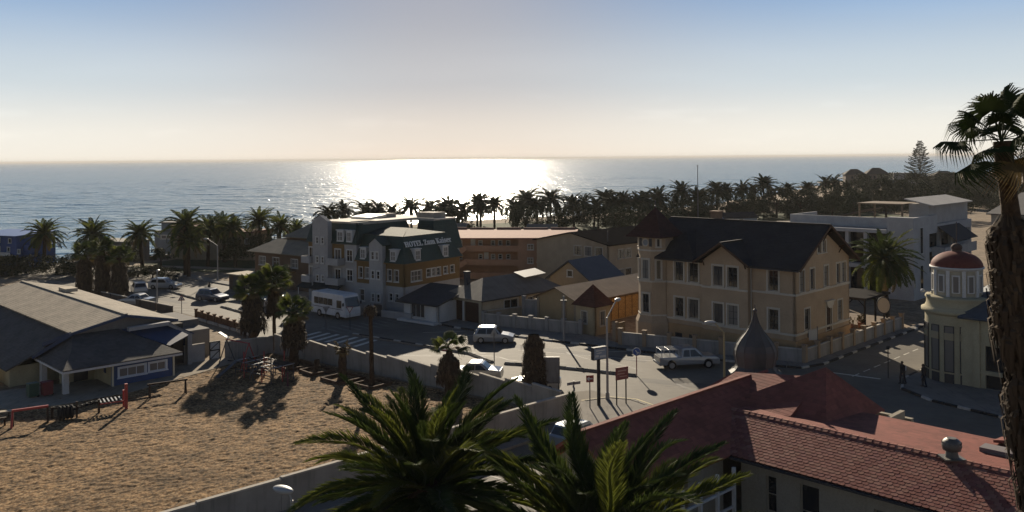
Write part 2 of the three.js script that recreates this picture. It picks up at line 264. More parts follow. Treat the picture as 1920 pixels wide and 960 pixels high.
// ---------------------------------------------------------------- roads, pavements, markings
const ROAD_Y = 0.02, KERB = 0.15;
const roadPts = [[-80, -158], [-50, -135], [-36, -122], [-30, -117.5], [-20, -107.5], [-10.5, -98.2], [-6.3, -93.5], [0.5, -88.3], [13, -80.3], [22, -75.1], [24.3, -74.3], [26.6, -75.6], [34.7, -83.8], [75, -124], [84, -116], [36.5, -75.8], [31.2, -70.4], [29.7, -67.4], [30.4, -64], [33, -60], [60, -33], [48, -24], [18.5, -55.5], [14.6, -57.2], [11.2, -54.6], [-16, -27.4], [-25, -36.4], [3.2, -59.2], [3, -63.5], [-21.4, -82.6], [-27, -90.6], [-35, -100], [-49, -113.4], [-62, -124], [-90, -146]];
const asphaltMat = mat(0.16, 0.143, 0.117, 0.8, { map: TEX.asphalt, bumpMap: TEX.bRough, bumpScale: 0.008, specularIntensity: 0.32 });
const road = struct('road', flatPoly(roadPts, ROAD_Y), asphaltMat);
const shadePaint = mat(0.21, 0.2, 0.18, 0.85, { map: TEX.concrete });  // road paint with shade put into its colour, for the crossing before the hotel
const paint = mat(0.62, 0.6, 0.54, 0.8, { map: TEX.concrete }), cream = mat(0.55, 0.47, 0.27, 0.8, { map: TEX.concrete });
function stripe(name, x0, z0, x1, z1, w, m = paint, y = ROAD_Y + 0.006) {
  const l = Math.hypot(x1 - x0, z1 - z0), nx = -(z1 - z0) / l * w / 2, nz = (x1 - x0) / l * w / 2;
  const s = new THREE.Mesh(flatPoly([[x0 + nx, z0 + nz], [x1 + nx, z1 + nz], [x1 - nx, z1 - nz], [x0 - nx, z0 - nz]], y), m); s.name = name; road.add(s); return s;
}
for (let i = 0; i < 9; i++) { const t = (i + 0.5) / 9; stripe('parking_line', lerp(-19.6, 1, t), lerp(-80.6, -65.3, t), lerp(-19.6, 1, t) + 3.6, lerp(-80.6, -65.3, t) - 0.4, 0.11); }
for (let i = 0; i < 8; i++) { const t = i / 7; stripe('parking_line', lerp(-5, 18, t), lerp(-91.6, -77.6, t), lerp(-5, 18, t) - 4.4, lerp(-91.6, -77.6, t) + 0.5, 0.11); }
stripe('parking_line', 0.4, -82.4, 13, -77.2, 0.1);
for (let i = 0; i < 9; i++) { const t = (i + 0.5) / 9; stripe('parking_line', lerp(-48, -27, t), lerp(-112, -92, t), lerp(-48, -27, t) + 3.4, lerp(-112, -92, t) - 0.2, 0.1); }
for (let i = 0; i < 6; i++) { const t = i / 6; stripe('parking_line', lerp(-46, -31, t), lerp(-129, -116, t), lerp(-46, -31, t) - 3.6, lerp(-129, -116, t) + 0.2, 0.1); }
for (let i = 0; i < 7; i++) { const x = lerp(-21.8, -15.3, i / 6), z = lerp(-89.0, -84.6, i / 6); stripe('zebra_stripe', x, z, x + 1.6, z - 3.0, 0.5); }
for (let i = 0; i < 9; i++) { const x = lerp(-19.5, -12.3, i / 8), z = lerp(-93.0, -98.0, i / 8); stripe('zebra_stripe', x - 1.0, z - 1.3, x + 1.6, z + 1.5, 0.34, shadePaint); }
for (let i = 0; i < 7; i++) { const t = i / 7; stripe('lane_line', lerp(27.5, 38, t), lerp(-71.5, -82, t), lerp(27.5, 38, t) + 0.9, lerp(-71.5, -82, t) - 0.9, 0.12); }
for (let i = 0; i < 5; i++) { const t = i / 5; stripe('parking_line', lerp(6, -6, t), lerp(-52.5, -40.5, t), lerp(6, -6, t) - 2.9, lerp(-52.5, -40.5, t) - 2.4, 0.1); }
stripe('stop_line', 4.9, -58.4, 9.9, -55.6, 0.3); stripe('stop_line', 25.8, -73.2, 29.4, -70.6, 0.3);
// tyre-worn and patched strips of asphalt
const patchA = mat(0.105, 0.098, 0.09, 0.8, { map: TEX.asphalt }), patchB = mat(0.19, 0.165, 0.13, 0.9, { map: TEX.asphalt });
for (const [pts, m] of [[[[10.4, -71.6], [16, -69.2], [21.5, -66.3], [20.9, -64.8], [15.4, -67.8], [10, -70.4]], patchA], [[[-14, -77], [-8, -73], [-8.4, -72.2], [-14.5, -76.1]], patchA], [[[-46, -116], [-41, -111.4], [-41.7, -110.6], [-46.8, -115]], patchA], [[[2, -66.5], [6, -68], [7.4, -66], [4.2, -64.4]], patchB], [[[0, -85], [8, -80.4], [12, -77.9], [11.4, -76.9], [7.5, -79.3], [-0.6, -83.8]], patchA]]) { const p = new THREE.Mesh(flatPoly(pts, ROAD_Y + 0.003), m); p.name = 'asphalt_patch'; road.add(p); }

{ // oil spots, tar-filled cracks and drifted sand on the asphalt
  const r = rng(31), tar = mat(0.05, 0.047, 0.043, 0.7, { map: TEX.asphalt }), oil = mat(0.095, 0.087, 0.077, 0.75, { map: TEX.asphalt }), drift = mat(0.25, 0.2, 0.14, 1, { map: TEX.sand });
  const blob = (name, x, z, a, b, m, y) => { const n = 14, pts = []; for (let i = 0; i < n; i++) { const t = i / n * 6.283, k = 0.6 + 0.6 * r(); pts.push([x + Math.cos(t) * a * k, z - Math.sin(t) * b * k]); } const q = new THREE.Mesh(flatPoly(pts, y), m); q.name = name; road.add(q); };
  for (let i = 0; i < 34; i++) { const t = r(), u = (r() - 0.5) * 14; blob('oil_spot', lerp(18, -30, t) + u * 0.5, lerp(-66, -100, t) + u * 0.6, 0.2 + 0.5 * r(), 0.15 + 0.4 * r(), oil, ROAD_Y + 0.0042); }
  for (let i = 0; i < 26; i++) { const t = i / 26; blob('sand_drift', lerp(2, -21, t) + 0.3 + r(), lerp(-64.2, -82.3, t) - 0.5 - r() * 0.6, 0.5 + 1.1 * r(), 0.15 + 0.35 * r(), drift, ROAD_Y + 0.0048); }
  for (let c = 0; c < 9; c++) { let x = lerp(16, -34, c / 8) + (r() - 0.5) * 6, z = lerp(-68, -102, c / 8) + (r() - 0.5) * 6, a = 2.2 + r() * 1.2; for (let k = 0; k < 9; k++) { a += (r() - 0.5) * 0.9; const x1 = x + Math.cos(a) * 1.1, z1 = z - Math.sin(a) * 1.1; stripe('tar_seam', x, z, x1, z1, 0.06 + 0.04 * r(), tar, ROAD_Y + 0.0052); x = x1; z = z1; } }
}
const pavMat = mat(0.235, 0.215, 0.19, 0.9, { map: TEX.concrete, bumpMap: TEX.bRough, bumpScale: 0.004 }), kerbW = mat(0.5, 0.48, 0.44, 0.85, { map: TEX.concrete }), kerbB = mat(0.035, 0.035, 0.036, 0.8, { map: TEX.concrete }), kerbG = mat(0.26, 0.245, 0.22, 0.9, { map: TEX.concrete });
const stoneG = cached('kerbstone', () => new RoundedBoxGeometry(0.94, 0.2, 0.2, 1, 0.025));
function kerbRun(parent, line, painted, y = 0.08) {
  let k = 0;
  for (let i = 0; i < line.length - 1; i++) {
    const [ax, az] = line[i], [bx2, bz] = line[i + 1], L = Math.hypot(bx2 - ax, bz - az), n = Math.max(1, Math.round(L)), a = Math.atan2(-(bz - az), bx2 - ax);
    for (let j = 0; j < n; j++, k++) { const t = (j + 0.5) / n; place('kerb_stone', stoneG, painted ? (k % 3 ? kerbB : kerbW) : kerbG, parent, lerp(ax, bx2, t), y + 0.006 * hash(k, i, 3), lerp(az, bz, t), a + 0.01 * (hash(k, i, 4) - 0.5)).scale.x = L / n; }
  }
}
function pavement(pts, line, painted) { const p = struct('pavement', raised(pts, 0.0, KERB), pavMat); kerbRun(p, line, painted); return p; }
const northLine = [[-10.5, -98.2], [-6.3, -93.5], [0.5, -88.3], [13, -80.3], [22, -75.1], [24.3, -74.3], [26.6, -75.6], [34.7, -83.8], [50, -99.1]];
pavement([...northLine, [51.4, -101], [34.9, -85.4], [25.2, -76.1], [10.2, -84.4], [7.1, -89.3], [-3.3, -95.2], [-5.8, -98.4], [-9, -101]], northLine, true);
const roundLine = [[55, -94.3], [36.5, -75.8], [31.2, -70.4], [29.7, -67.4], [30.4, -64], [33, -60], [48, -45]];
pavement([...roundLine, [60, -57], [60, -89]], roundLine, true);
const island = [[3.4, -61.2], [5.2, -64.6], [7, -65.4], [8.6, -64.8], [9.5, -63.4], [9.3, -61.6], [7.9, -59.9], [6.0, -58.2], [4, -58.6]];
pavement(island, [...island.slice(1, 8)], false);
for (let i = 1; i < 7; i++) stripe('corner_line', island[i][0] + (island[i][0] - 6.3) * 0.2, island[i][1] + (island[i][1] + 61.8) * 0.2, island[i + 1][0] + (island[i + 1][0] - 6.3) * 0.2, island[i + 1][1] + (island[i + 1][1] + 61.8) * 0.2, 0.16, cream);
pavement([[3.2, -59.2], [4, -58.6], [-19, -35.5], [-22, -38.6], [1.6, -61.8]], [[3.9, -58.7], [-19, -35.5]], false);
pavement([[11.2, -54.6], [14.6, -57.2], [18.5, -55.5], [48, -24], [52, -20], [12, -20], [-12, -31.4]], [[-12, -31.4], [11.2, -54.6], [14.6, -57.2], [18.5, -55.5], [40, -32.5]], false);
pavement([[-10.5, -98.2], [-20, -107.5], [-30, -117.5], [-36, -122], [-38, -124.5], [-33, -128], [-20, -116], [-9, -103]], [[-10.5, -98.2], [-20, -107.5], [-30, -117.5], [-36, -122]], false);
pavement([[-38, -124], [-50, -135], [-80, -158], [-84, -163], [-52, -140], [-41, -129]], [[-38, -124], [-50, -135], [-66, -147]], false);
function median(line, label) {
  const o = struct('median_kerb', merge(line.slice(1).map((b, i) => beam(V(line[i][0], 0.09, line[i][1]), V(b[0], 0.09, b[1]), 0.42, 0.12))), kerbG); kerbRun(o, line, true, 0.12); o.userData.label = label; return o;
}
median([[-16.5, -90.3], [-4, -80.8], [-1.9, -77.4]], 'long low kerb dividing the road below the hotel');
median([[-0.8, -76.9], [2.7, -75.8], [7.1, -73.7], [10, -72.2]], 'low kerb dividing the road beside the blue round sign');
median([[-47.9, -121.8], [-38.9, -111.8]], 'low kerb dividing the road by the dark blue car');
median([[-35.8, -108.1], [-31.3, -103.1]], 'short low kerb beside the fan palms');
// promenade lawns and paths in the distance
const grassMat = mat(0.055, 0.075, 0.026, 0.95, { map: TEX.sand, bumpMap: TEX.bRough, bumpScale: 0.05 });
struct('lawn', flatPoly([[-62, -126], [-95, -148], [-88, -156], [-70, -156], [-52, -143]], 0.012), grassMat);
struct('lawn', flatPoly([[-50, -142], [-66, -152], [-60, -165], [-46, -160], [-36, -140]], 0.012), grassMat);
struct('lawn', flatPoly([[-40, -170], [40, -205], [120, -235], [110, -285], [30, -262], [-30, -230]], 0.012), grassMat);
struct('path', flatPoly([[-66, -151], [-34, -141], [-34, -143.5], [-67, -154]], 0.02), mat(0.36, 0.31, 0.24, 0.95, { map: TEX.sand }));
struct('path', flatPoly([[-95, -142.6], [-60, -130.5], [-60, -132], [-95, -144.6]], 0.02), mat(0.36, 0.31, 0.24, 0.95, { map: TEX.sand }));
{ // the playground: trampled coarse sand, modelled as bumps
  const quad = [[-52, -58], [-24.3, -79.8], [-22.6, -81.6], [2.7, -61.2], [-26, -32.4], [-60, -40]];
  const inside = (x, z) => { let c = false; for (let i = 0, j = quad.length - 1; i < quad.length; j = i++) { const [xi, zi] = quad[i], [xj, zj] = quad[j]; if ((zi > z) !== (zj > z) && x < (xj - xi) * (z - zi) / (zj - zi) + xi) c = !c; } return c; };
  const s = 0.105, C = [], P = [], I = [], id = new Map(), vert = (i, j) => { const k = i * 4096 + j; if (!id.has(k)) { const x = -56 + i * s, z = -84 + j * s; id.set(k, P.length / 3); const big = fbm(x / 5, z / 5, 0, 101, 3), n1 = vn(x / 0.3, z / 0.27, 0, 102), n2 = vn(x / 0.17, z / 0.16, 0, 103), n3 = fbm(x / 1.1, z / 0.9, 0, 104, 2); const pt = 0.74 + 0.5 * fbm(x / 3.1, z / 3.1, 0, 105, 3) - 0.22 * sst(0.52, 0.72, fbm(x / 1.3 + 9, z / 1.3, 0, 106, 2)); C.push(pt, pt * 0.99, pt * 0.97); P.push(x, 0.03 + 0.05 * big + 0.045 * sst(0.2, 0.8, n1) + 0.05 * n2 + 0.03 * n3, z); } return id.get(k); };
  for (let i = 0; i < 570; i++) for (let j = 0; j < 500; j++) if (inside(-56 + (i + 0.5) * s, -84 + (j + 0.5) * s)) { const a = vert(i, j), b = vert(i + 1, j), c = vert(i, j + 1), d = vert(i + 1, j + 1); I.push(a, c, b, b, c, d); }
  const g = new THREE.BufferGeometry(); g.setAttribute('position', new THREE.Float32BufferAttribute(P, 3)); g.setIndex(I); g.computeVertexNormals();
  const uv = new Float32Array(P.length / 3 * 2); for (let i = 0; i < P.length / 3; i++) { uv[i * 2] = P[i * 3]; uv[i * 2 + 1] = P[i * 3 + 2]; } g.setAttribute('uv', new THREE.BufferAttribute(uv, 2));
  g.setAttribute('color', new THREE.Float32BufferAttribute(C, 3));
  struct('playground_sand', g, mat(0.365, 0.245, 0.13, 1, { map: TEX.chips, vertexColors: true }));
}
struct('school_path', raised([[-40, -62.8], [-33.5, -64.6], [-29.6, -68.3], [-26.2, -74.6], [-24.2, -79.0], [-25.2, -80.6], [-29, -78], [-33, -73], [-45, -66]], 0, 0.16), mat(0.33, 0.285, 0.225, 0.95, { map: TEX.concrete }));
// ---------------------------------------------------------------- buildings
const courtWall = mat(0.44, 0.325, 0.215, 0.9, { map: TEX.plaster, bumpMap: TEX.bPlaster, bumpScale: 0.006 });
const courtTrim = mat(0.56, 0.50, 0.41, 0.8, { map: TEX.plaster });
const slate = mat(0.045, 0.04, 0.038, 0.75, { map: TEX.roofrow, bumpMap: TEX.bRow, bumpScale: 0.02 });
const rustTile = mat(0.12, 0.045, 0.03, 0.85, { map: TEX.roofrow, bumpMap: TEX.bRow, bumpScale: 0.025 });
const browntimber = mat(0.09, 0.05, 0.032, 0.8, { map: TEX.bark });
const I4 = new THREE.Matrix4();
{ // ---- the court house with its corner turret
  const t = thing('court_house', 'two storey peach plastered court house with dark gabled roofs and pointed corner turret', 'building', 24.9, 0, -77.7, -45);
  const W = 16.4, D = 10.9, front = faceM(-W, 0, 0, 0), right = faceM(0, 0, 0, 90), eave = 8.2;
  const fw = [[1.63, 2.62], [5.44, 6.5], [7.0, 8.05], [10.0, 11.1], [11.7, 12.7]], ww = [];
  const bayX0 = W - 9.23, bayX1 = W - 4.39;
  for (const [a, b] of fw) for (const y of [2.3, 5.82]) ww.push([W - b, y, b - a, 1.9]);
  const inBay = (h) => h[0] > bayX0 && h[0] < bayX1;
  const wallL = [wallGeo(bayX0, eave, ww.filter((h) => h[0] < bayX0)), wallGeo(W - bayX1, eave, ww.filter((h) => h[0] > bayX1).map((h) => [h[0] - bayX1, h[1], h[2], h[3]])).translate(bayX1, 0, 0)].map((g) => g.applyMatrix4(front));
  const bw = bayX1 - bayX0, bay = wallGeo(bw, [[0, eave - 0.1], [bw / 2, 9.75], [bw, eave - 0.1]], ww.filter(inBay).map((h) => [h[0] - bayX0, h[1], h[2], h[3]])).applyMatrix4(faceM(-W + bayX0, 0, 0.5, 0));
  const rw = [[0.85, 5.82, 0.85, 1.9], [2.84, 5.82, 0.83, 1.9], [5.6, 5.82, 0.85, 1.9], [8.2, 5.82, 0.75, 1.9], [9.35, 5.82, 0.8, 1.9], [1.72, 2.3, 1.0, 1.9], [8.4, 2.3, 0.95, 1.9], [4.35, 9.0, 0.7, 1.1], [5.3, 9.0, 0.7, 1.1]], door = [6.0, 1.6, 1.1, 2.5];
  const rwall = wallGeo(D, [[0, eave], [D / 2, 11.1], [D, eave]], [...rw, door]).applyMatrix4(right);
  part('wall', [...wallL, bay, rwall, bx(-W + bayX0, -W + bayX0 + 0.25, 0, eave - 0.1, -0.25, 0.25), bx(-W + bayX1 - 0.25, -W + bayX1, 0, eave - 0.1, -0.25, 0.25), wallGeo(W, eave).applyMatrix4(faceM(0, 0, -D, 180)), wallGeo(D - 0.6, [[0, eave], [(D - 0.6) / 2, 11], [D - 0.6, eave]]).applyMatrix4(faceM(-W, 0, -D + 0.3, -90))], courtWall, t);
  for (const h of ww) windowAt(t, inBay(h) ? faceM(-W, 0, 0.5, 0) : front, h[0], h[1], h[2], h[3], { sur: 0.16, nx: 2, ny: 3, frame: courtTrim, barM: MAT.dark });
  for (const h of rw) windowAt(t, right, h[0], h[1], h[2], h[3], { sur: 0.14, nx: 1, ny: 3, frame: courtTrim, barM: MAT.dark });
  const dr = windowAt(t, right, door[0], door[1], door[2], door[3], { sur: 0.16, nx: 2, ny: 2, frame: courtTrim, barM: MAT.dark, name: 'door', glass: browntimber });
  part('pediment', [bx(-0.3, 1.4, 2.75, 2.87, -0.02, 0.25), new THREE.CylinderGeometry(0.75, 0.75, 0.2, 16, 1, false, -Math.PI / 2, Math.PI).rotateX(Math.PI / 2).rotateZ(0).translate(0.55, 2.87, 0.08)], courtTrim, dr);
  // string courses, plinth with cellar arches, gutters
  for (const y of [2.02, 5.55]) part('string_course', [bx(-W + 1.7, -W + bayX0 - 0.02, y, y + 0.18, 0, 0.09), bx(-W + bayX0 - 0.02, -W + bayX1 + 0.02, y, y + 0.18, 0.5, 0.59), bx(-W + bayX1 + 0.02, 0.09, y, y + 0.18, 0, 0.09), bx(0, 0.09, y, y + 0.18, -D, 0)], courtTrim, t);
  part('plinth', [bx(-W + 1.7, -W + bayX0 - 0.06, 0, 1.6, 0, 0.12), bx(-W + bayX0 - 0.06, -W + bayX1 + 0.06, 0, 1.6, 0.5, 0.62), bx(-W + bayX1 + 0.06, 0.12, 0, 1.6, 0, 0.12), bx(0, 0.12, 0, 1.6, -D, 0)], mat(0.42, 0.27, 0.14, 0.9, { map: TEX.plaster }), t);
  for (const x of [-15 + 1.1, -12.2, -10.6, -3.2]) part('cellar_vent', [bx(x - 0.4, x + 0.4, 0.35, 0.75, 0.1, 0.14), new THREE.CylinderGeometry(0.4, 0.4, 0.04, 14, 1, false, -Math.PI / 2, Math.PI).rotateX(Math.PI / 2).translate(x, 0.75, 0.12)], MAT.dark, t);
  const ry = 11.6, ey = 7.98, rz = -D / 2;
  const onRoof = (x, z) => V(x, ey + (0.65 - z) * (ry - ey) / (0.65 - rz), z), n0 = -W + bayX0 + 0.04, n1 = -W + bayX1 - 0.04;
  part('roof', [slab([onRoof(-W - 0.5, 0.65), onRoof(n0, 0.65), onRoof(n0, -0.2), onRoof(n1, -0.2), onRoof(n1, 0.65), onRoof(0.75, 0.65), V(0.75, ry, rz), V(-W - 0.5, ry, rz)], 0.14), slab([V(-W - 0.5, ey, -D - 0.65), V(0.75, ey, -D - 0.65), V(0.75, ry, rz), V(-W - 0.5, ry, rz)], 0.14)], slate, t);
  const bc = -W + (bayX0 + bayX1) / 2, bh = bw / 2 + 0.55;
  part('gable_roof', [slab([V(bc - bh, 8.02, 1.25), V(bc, 9.98, 1.25), V(bc, 9.98, -3.1), V(bc - bh, 8.02, 0.5)], 0.13), slab([V(bc + bh, 8.02, 1.25), V(bc, 9.98, 1.25), V(bc, 9.98, -3.1), V(bc + bh, 8.02, 0.5)], 0.13)], slate, t);
  part('hip_roof', [slab([V(-15.3, 8.05, 0.95), V(-9.9, 8.05, 0.95), V(-12.6, 10.55, -1.9)], 0.12), slab([V(-15.3, 8.05, 0.95), V(-12.6, 10.55, -1.9), V(-12.6, 10.55, -4.2), V(-15.3, 8.05, -0.2)], 0.12), slab([V(-9.9, 8.05, 0.95), V(-12.6, 10.55, -1.9), V(-12.6, 10.55, -4.2), V(-9.9, 8.05, 0.4)], 0.12)], slate, t);
  part('ridge_cap', [beam(V(-W - 0.5, ry + 0.02, rz), V(0.78, ry + 0.02, rz), 0.24, 0.1), beam(V(bc, 10.0, 1.25), V(bc, 10.0, -3), 0.2, 0.09)], mat(0.04, 0.035, 0.033, 0.8), t);
  for (const g of [beam(V(0.8, ey - 0.1, 0.65), V(0.8, ry - 0.1, rz), 0.06, 0.22), beam(V(0.8, ey - 0.1, -D - 0.65), V(0.8, ry - 0.1, rz), 0.06, 0.22), beam(V(bc - bh, 7.93, 1.3), V(bc, 9.9, 1.3), 0.06, 0.2), beam(V(bc + bh, 7.93, 1.3), V(bc, 9.9, 1.3), 0.06, 0.2)]) part('bargeboard', g, browntimber, t);
  for (const [a, b, c] of [[V(0.05, 9.3, -D / 2 + 3.2), V(0.8, 9.6, -D / 2 + 3.2), 0], [V(0.05, 9.3, -D / 2 - 3.2), V(0.8, 9.6, -D / 2 - 3.2), 0], [V(0.05, 10.6, -D / 2), V(0.8, 10.9, -D / 2), 0], [V(bc - 2.2, 8.2, 0.52), V(bc - 2.2, 8.5, 1.2), 0], [V(bc + 2.2, 8.2, 0.52), V(bc + 2.2, 8.5, 1.2), 0]]) part('eave_bracket', [bar(a, b, 0.06), bar(V(a.x, a.y - 0.55, a.z), V((a.x + b.x) / 2 + 0, (a.y + b.y) / 2, (a.z + b.z) / 2), 0.05)], browntimber, t);
  part('chimney', [bx(-12.6, -11.7, 10.4, 12.2, -7.2, -6.4), bx(-12.7, -11.6, 12.2, 12.36, -7.3, -6.3)], mat(0.3, 0.2, 0.13, 0.9, { map: TEX.plaster }), t);
  part('downpipe', [bar(V(-4.25, 1.6, 0.14), V(-4.25, 8, 0.14), 0.055), bar(V(-W + 2.1, 1.6, 0.16), V(-W + 2.1, 8, 0.16), 0.05)], courtTrim, t);
  part('gutter', [beam(V(-4.2, 7.86, 0.72), V(0.7, 7.86, 0.72), 0.13, 0.1), beam(V(-W + 2, 7.92, 1.0), V(-W + 7, 7.92, 1.0), 0.1, 0.08)], MAT.dark, t);
  // turret
  const tx = -15.35, tz = -0.55, R8 = 1.8, oct = (r, y0, y1) => new THREE.CylinderGeometry(r, r, y1 - y0, 8).rotateY(Math.PI / 8).toNonIndexed().translate(tx, (y0 + y1) / 2, tz);
  const flat = (g) => { g.deleteAttribute('normal'); g.computeVertexNormals(); return g; };
  const tw = part('turret', [flat(oct(R8, 2.2, 10.15)), flat(oct(R8 + 0.32, 0, 1.55)), flat(new THREE.CylinderGeometry(R8 + 0.02, R8 + 0.32, 0.65, 8).rotateY(Math.PI / 8).toNonIndexed().translate(tx, 1.875, tz))], courtWall, t);
  part('turret_band', [flat(oct(R8 + 0.09, 5.55, 5.73)), flat(oct(R8 + 0.08, 8.62, 8.78)), flat(oct(R8 + 0.07, 2.2, 2.36))], courtTrim, t);
  const ap = R8 * Math.cos(Math.PI / 8), onw = { set: -0.05, proud: 0.1, sur: 0.13, frame: courtTrim, barM: MAT.dark };
  for (const [deg, y, w, h] of [[0, 2.5, 0.82, 1.9], [0, 5.85, 0.82, 1.95], [45, 9.05, 0.36, 0.85], [-45, 9.05, 0.36, 0.85], [45, 5.85, 0.5, 1.9], [-45, 5.85, 0.5, 1.9]]) { const a = deg * DEG; windowAt(t, faceM(tx + Math.sin(a) * ap - Math.cos(a) * w / 2, 0, tz + Math.cos(a) * ap + Math.sin(a) * w / 2, deg), 0, y, w, h, onw); }
  const rd = part('round_window', [new THREE.TorusGeometry(0.36, 0.07, 6, 20).translate(tx, 9.48, tz + ap + 0.04)], courtTrim, t);
  part('pane', [new THREE.CircleGeometry(0.34, 20).translate(tx, 9.48, tz + ap + 0.03)], mat(0.16, 0.18, 0.2, 0.3), rd);
  for (const s of [-1, 1]) part('niche', bx(tx + s * 0.58 - 0.16, tx + s * 0.58 + 0.16, 9.1, 9.9, tz + ap, tz + ap + 0.03), MAT.dark, t);
  const q = 2.15, py = 10.05, apex = V(tx, 12.95, tz), c4 = [[-q, -q], [q, -q], [q, q], [-q, q]].map(([a, b]) => V(tx + a, py, tz + b)), mid = c4.map((p) => V(lerp(p.x, tx, 0.25), py + 0.62, lerp(p.z, tz, 0.25)));
  const pyr = []; for (let i = 0; i < 4; i++) { const j = (i + 1) % 4; pyr.push(slab([c4[i], c4[j], mid[j], mid[i]], 0.08), slab([mid[i], mid[j], apex], 0.08)); }
  const tr = part('turret_roof', pyr, mat(0.075, 0.032, 0.024, 0.8, { map: TEX.roofrow, bumpMap: TEX.bRow, bumpScale: 0.02 }), t);
  part('finial', [bar(V(tx, 12.85, tz), V(tx, 13.6, tz), 0.035), new THREE.SphereGeometry(0.1, 10, 8).translate(tx, 13.05, tz)], MAT.darksteel, tr);
}
// ---- perimeter walls made of panels between pillars
function panelWall(name, label, pts, o) {
  const { h = 1.35, pil = 1.65, step = 2.6, mp, mq, t = 0.16, pw = 0.36, tilt = 0, group = 'boundary walls', cap = true, grow = 0 } = o, g = thing(name, label, 'wall', pts[0][0], 0, pts[0][1], 0, group);
  const ox = pts[0][0], oz = pts[0][1];
  for (let i = 0; i < pts.length - 1; i++) {
    const [ax, az] = pts[i], [bx2, bz] = pts[i + 1], L = Math.hypot(bx2 - ax, bz - az), n = Math.max(1, Math.round(L / step)), s = L / n, a = Math.atan2(-(bz - az), bx2 - ax);
    const pg = ready(merge(tilt ? [wallGeo(s - (pil ? pw : 0.02), [[0, h + tilt / 2], [s - (pil ? pw : 0.02), h - tilt / 2]], [], t).translate(-(s - (pil ? pw : 0.02)) / 2, 0, t / 2)] : [bx(-(s - pw) / 2, (s - pw) / 2, 0, h, -t / 2, t / 2)]));
    const cg = ready(merge(tilt ? [beam(V(-s / 2 + 0.02, h + tilt / 2 + 0.05, 0), V(s / 2 - 0.02, h - tilt / 2 + 0.05, 0), t + 0.1, 0.09)] : [bx(-(s - pw) / 2, (s - pw) / 2, h, h + 0.08, -t / 2 - 0.04, t / 2 + 0.04)]));
    const pq = pil ? ready(merge([bx(-pw / 2, pw / 2, 0, pil, -pw / 2, pw / 2), bx(-pw / 2 - 0.05, pw / 2 + 0.05, pil, pil + 0.1, -pw / 2 - 0.05, pw / 2 + 0.05)])) : null;
    for (let k = 0; k < n; k++) {
      const m = (k + 0.5) / n, y = grow * k, p = place('wall_panel', pg, mp, g, lerp(ax, bx2, m) - ox, y, lerp(az, bz, m) - oz, a);
      if (cap) { const c = new THREE.Mesh(cg, o.mc ?? MAT.coping); c.name = 'coping'; p.add(c); }
      if (pq) place('pillar', pq, mq ?? mp, g, lerp(ax, bx2, k / n) - ox, y, lerp(az, bz, k / n) - oz, a);
    }
    if (pq && i === pts.length - 2) place('pillar', pq, mq ?? mp, g, bx2 - ox, grow * n, bz - oz, a);
  }
  return g;
}
const greyPanel = mat(0.30, 0.285, 0.27, 0.9, { map: TEX.concrete, bumpMap: TEX.bRough, bumpScale: 0.01 }), buffPanel = mat(0.37, 0.30, 0.21, 0.9, { map: TEX.concrete }), pillarM = mat(0.33, 0.24, 0.16, 0.9, { map: TEX.concrete });
panelWall('boundary_wall', 'pale panelled street wall with pillars in front of the court house and round its corner', [[10.2, -84.0], [25.1, -75.9], [35.2, -85.9], [40, -90.7]], { h: 1.25, pil: 1.6, step: 2.5, mp: greyPanel, mq: pillarM });
panelWall('boundary_wall', 'grey panelled street wall left of the small pointed gatehouse', [[-3.2, -94.6], [6.8, -88.9]], { h: 1.3, pil: 1.5, step: 1.9, mp: greyPanel, mq: greyPanel });
panelWall('boundary_wall', 'stepped pale inner wall on the terrace behind the grey street wall', [[1.2, -97.6], [5.4, -95.1]], { h: 2.3, pil: 2.65, step: 1.6, mp: greyPanel, mq: greyPanel, grow: -0.25 });
panelWall('boundary_wall', 'buff low wall with sunlit top beside the low house', [[-3.0, -95.3], [1.0, -97.9]], { h: 1.45, pil: 0, step: 4.5, mp: buffPanel });
{ // ---- the small gatehouse
  const t = thing('gatehouse', 'small square cream gatehouse with steep pointed tiled roof beside the gate', 'kiosk', 8.2, 0, -88.6, -45), w = 2.5, wl = mat(0.46, 0.36, 0.22, 0.9, { map: TEX.plaster });
  part('wall', [wallGeo(w, 3.0, [[0.75, 1.1, 0.7, 1.25]]).applyMatrix4(faceM(-w, 0, 0, 0)), wallGeo(w, 3.0, [[0.85, 0.9, 0.75, 1.45]]).applyMatrix4(faceM(0, 0, 0, 90)), wallGeo(w, 3.0).applyMatrix4(faceM(0, 0, -w, 180)), wallGeo(w - 0.5, 3.0).applyMatrix4(faceM(-w, 0, -w + 0.25, -90))], wl, t);
  windowAt(t, faceM(-w, 0, 0, 0), 0.75, 1.1, 0.7, 1.25, { sur: 0.1, frame: courtTrim, barM: MAT.dark }); windowAt(t, faceM(0, 0, 0, 90), 0.85, 0.9, 0.75, 1.45, { sur: 0.1, frame: courtTrim, barM: MAT.dark });
  const c = [[-w - 0.35, -w - 0.35], [0.35, -w - 0.35], [0.35, 0.35], [-w - 0.35, 0.35]].map(([x, z]) => V(x, 2.95, z)), ap = V(-w / 2, 5.0, -w / 2);
  part('roof', c.map((p, i) => slab([p, c[(i + 1) % 4], ap], 0.09)), rustTile, t);
}
{ // ---- gate posts and drive
  const t = thing('gate', 'open timber gate leaf and post in the wall beside the gatehouse', 'gate', 9.9, 0, -85.6, -45);
  part('post', [bx(-0.2, 0.2, 0, 2.0, -0.2, 0.2)], pillarM, t); part('leaf', [bx(-0.15, -0.05, 0.1, 1.8, -1.6, -0.25)], mat(0.4, 0.28, 0.15, 0.8, { map: TEX.bark }), t);
}
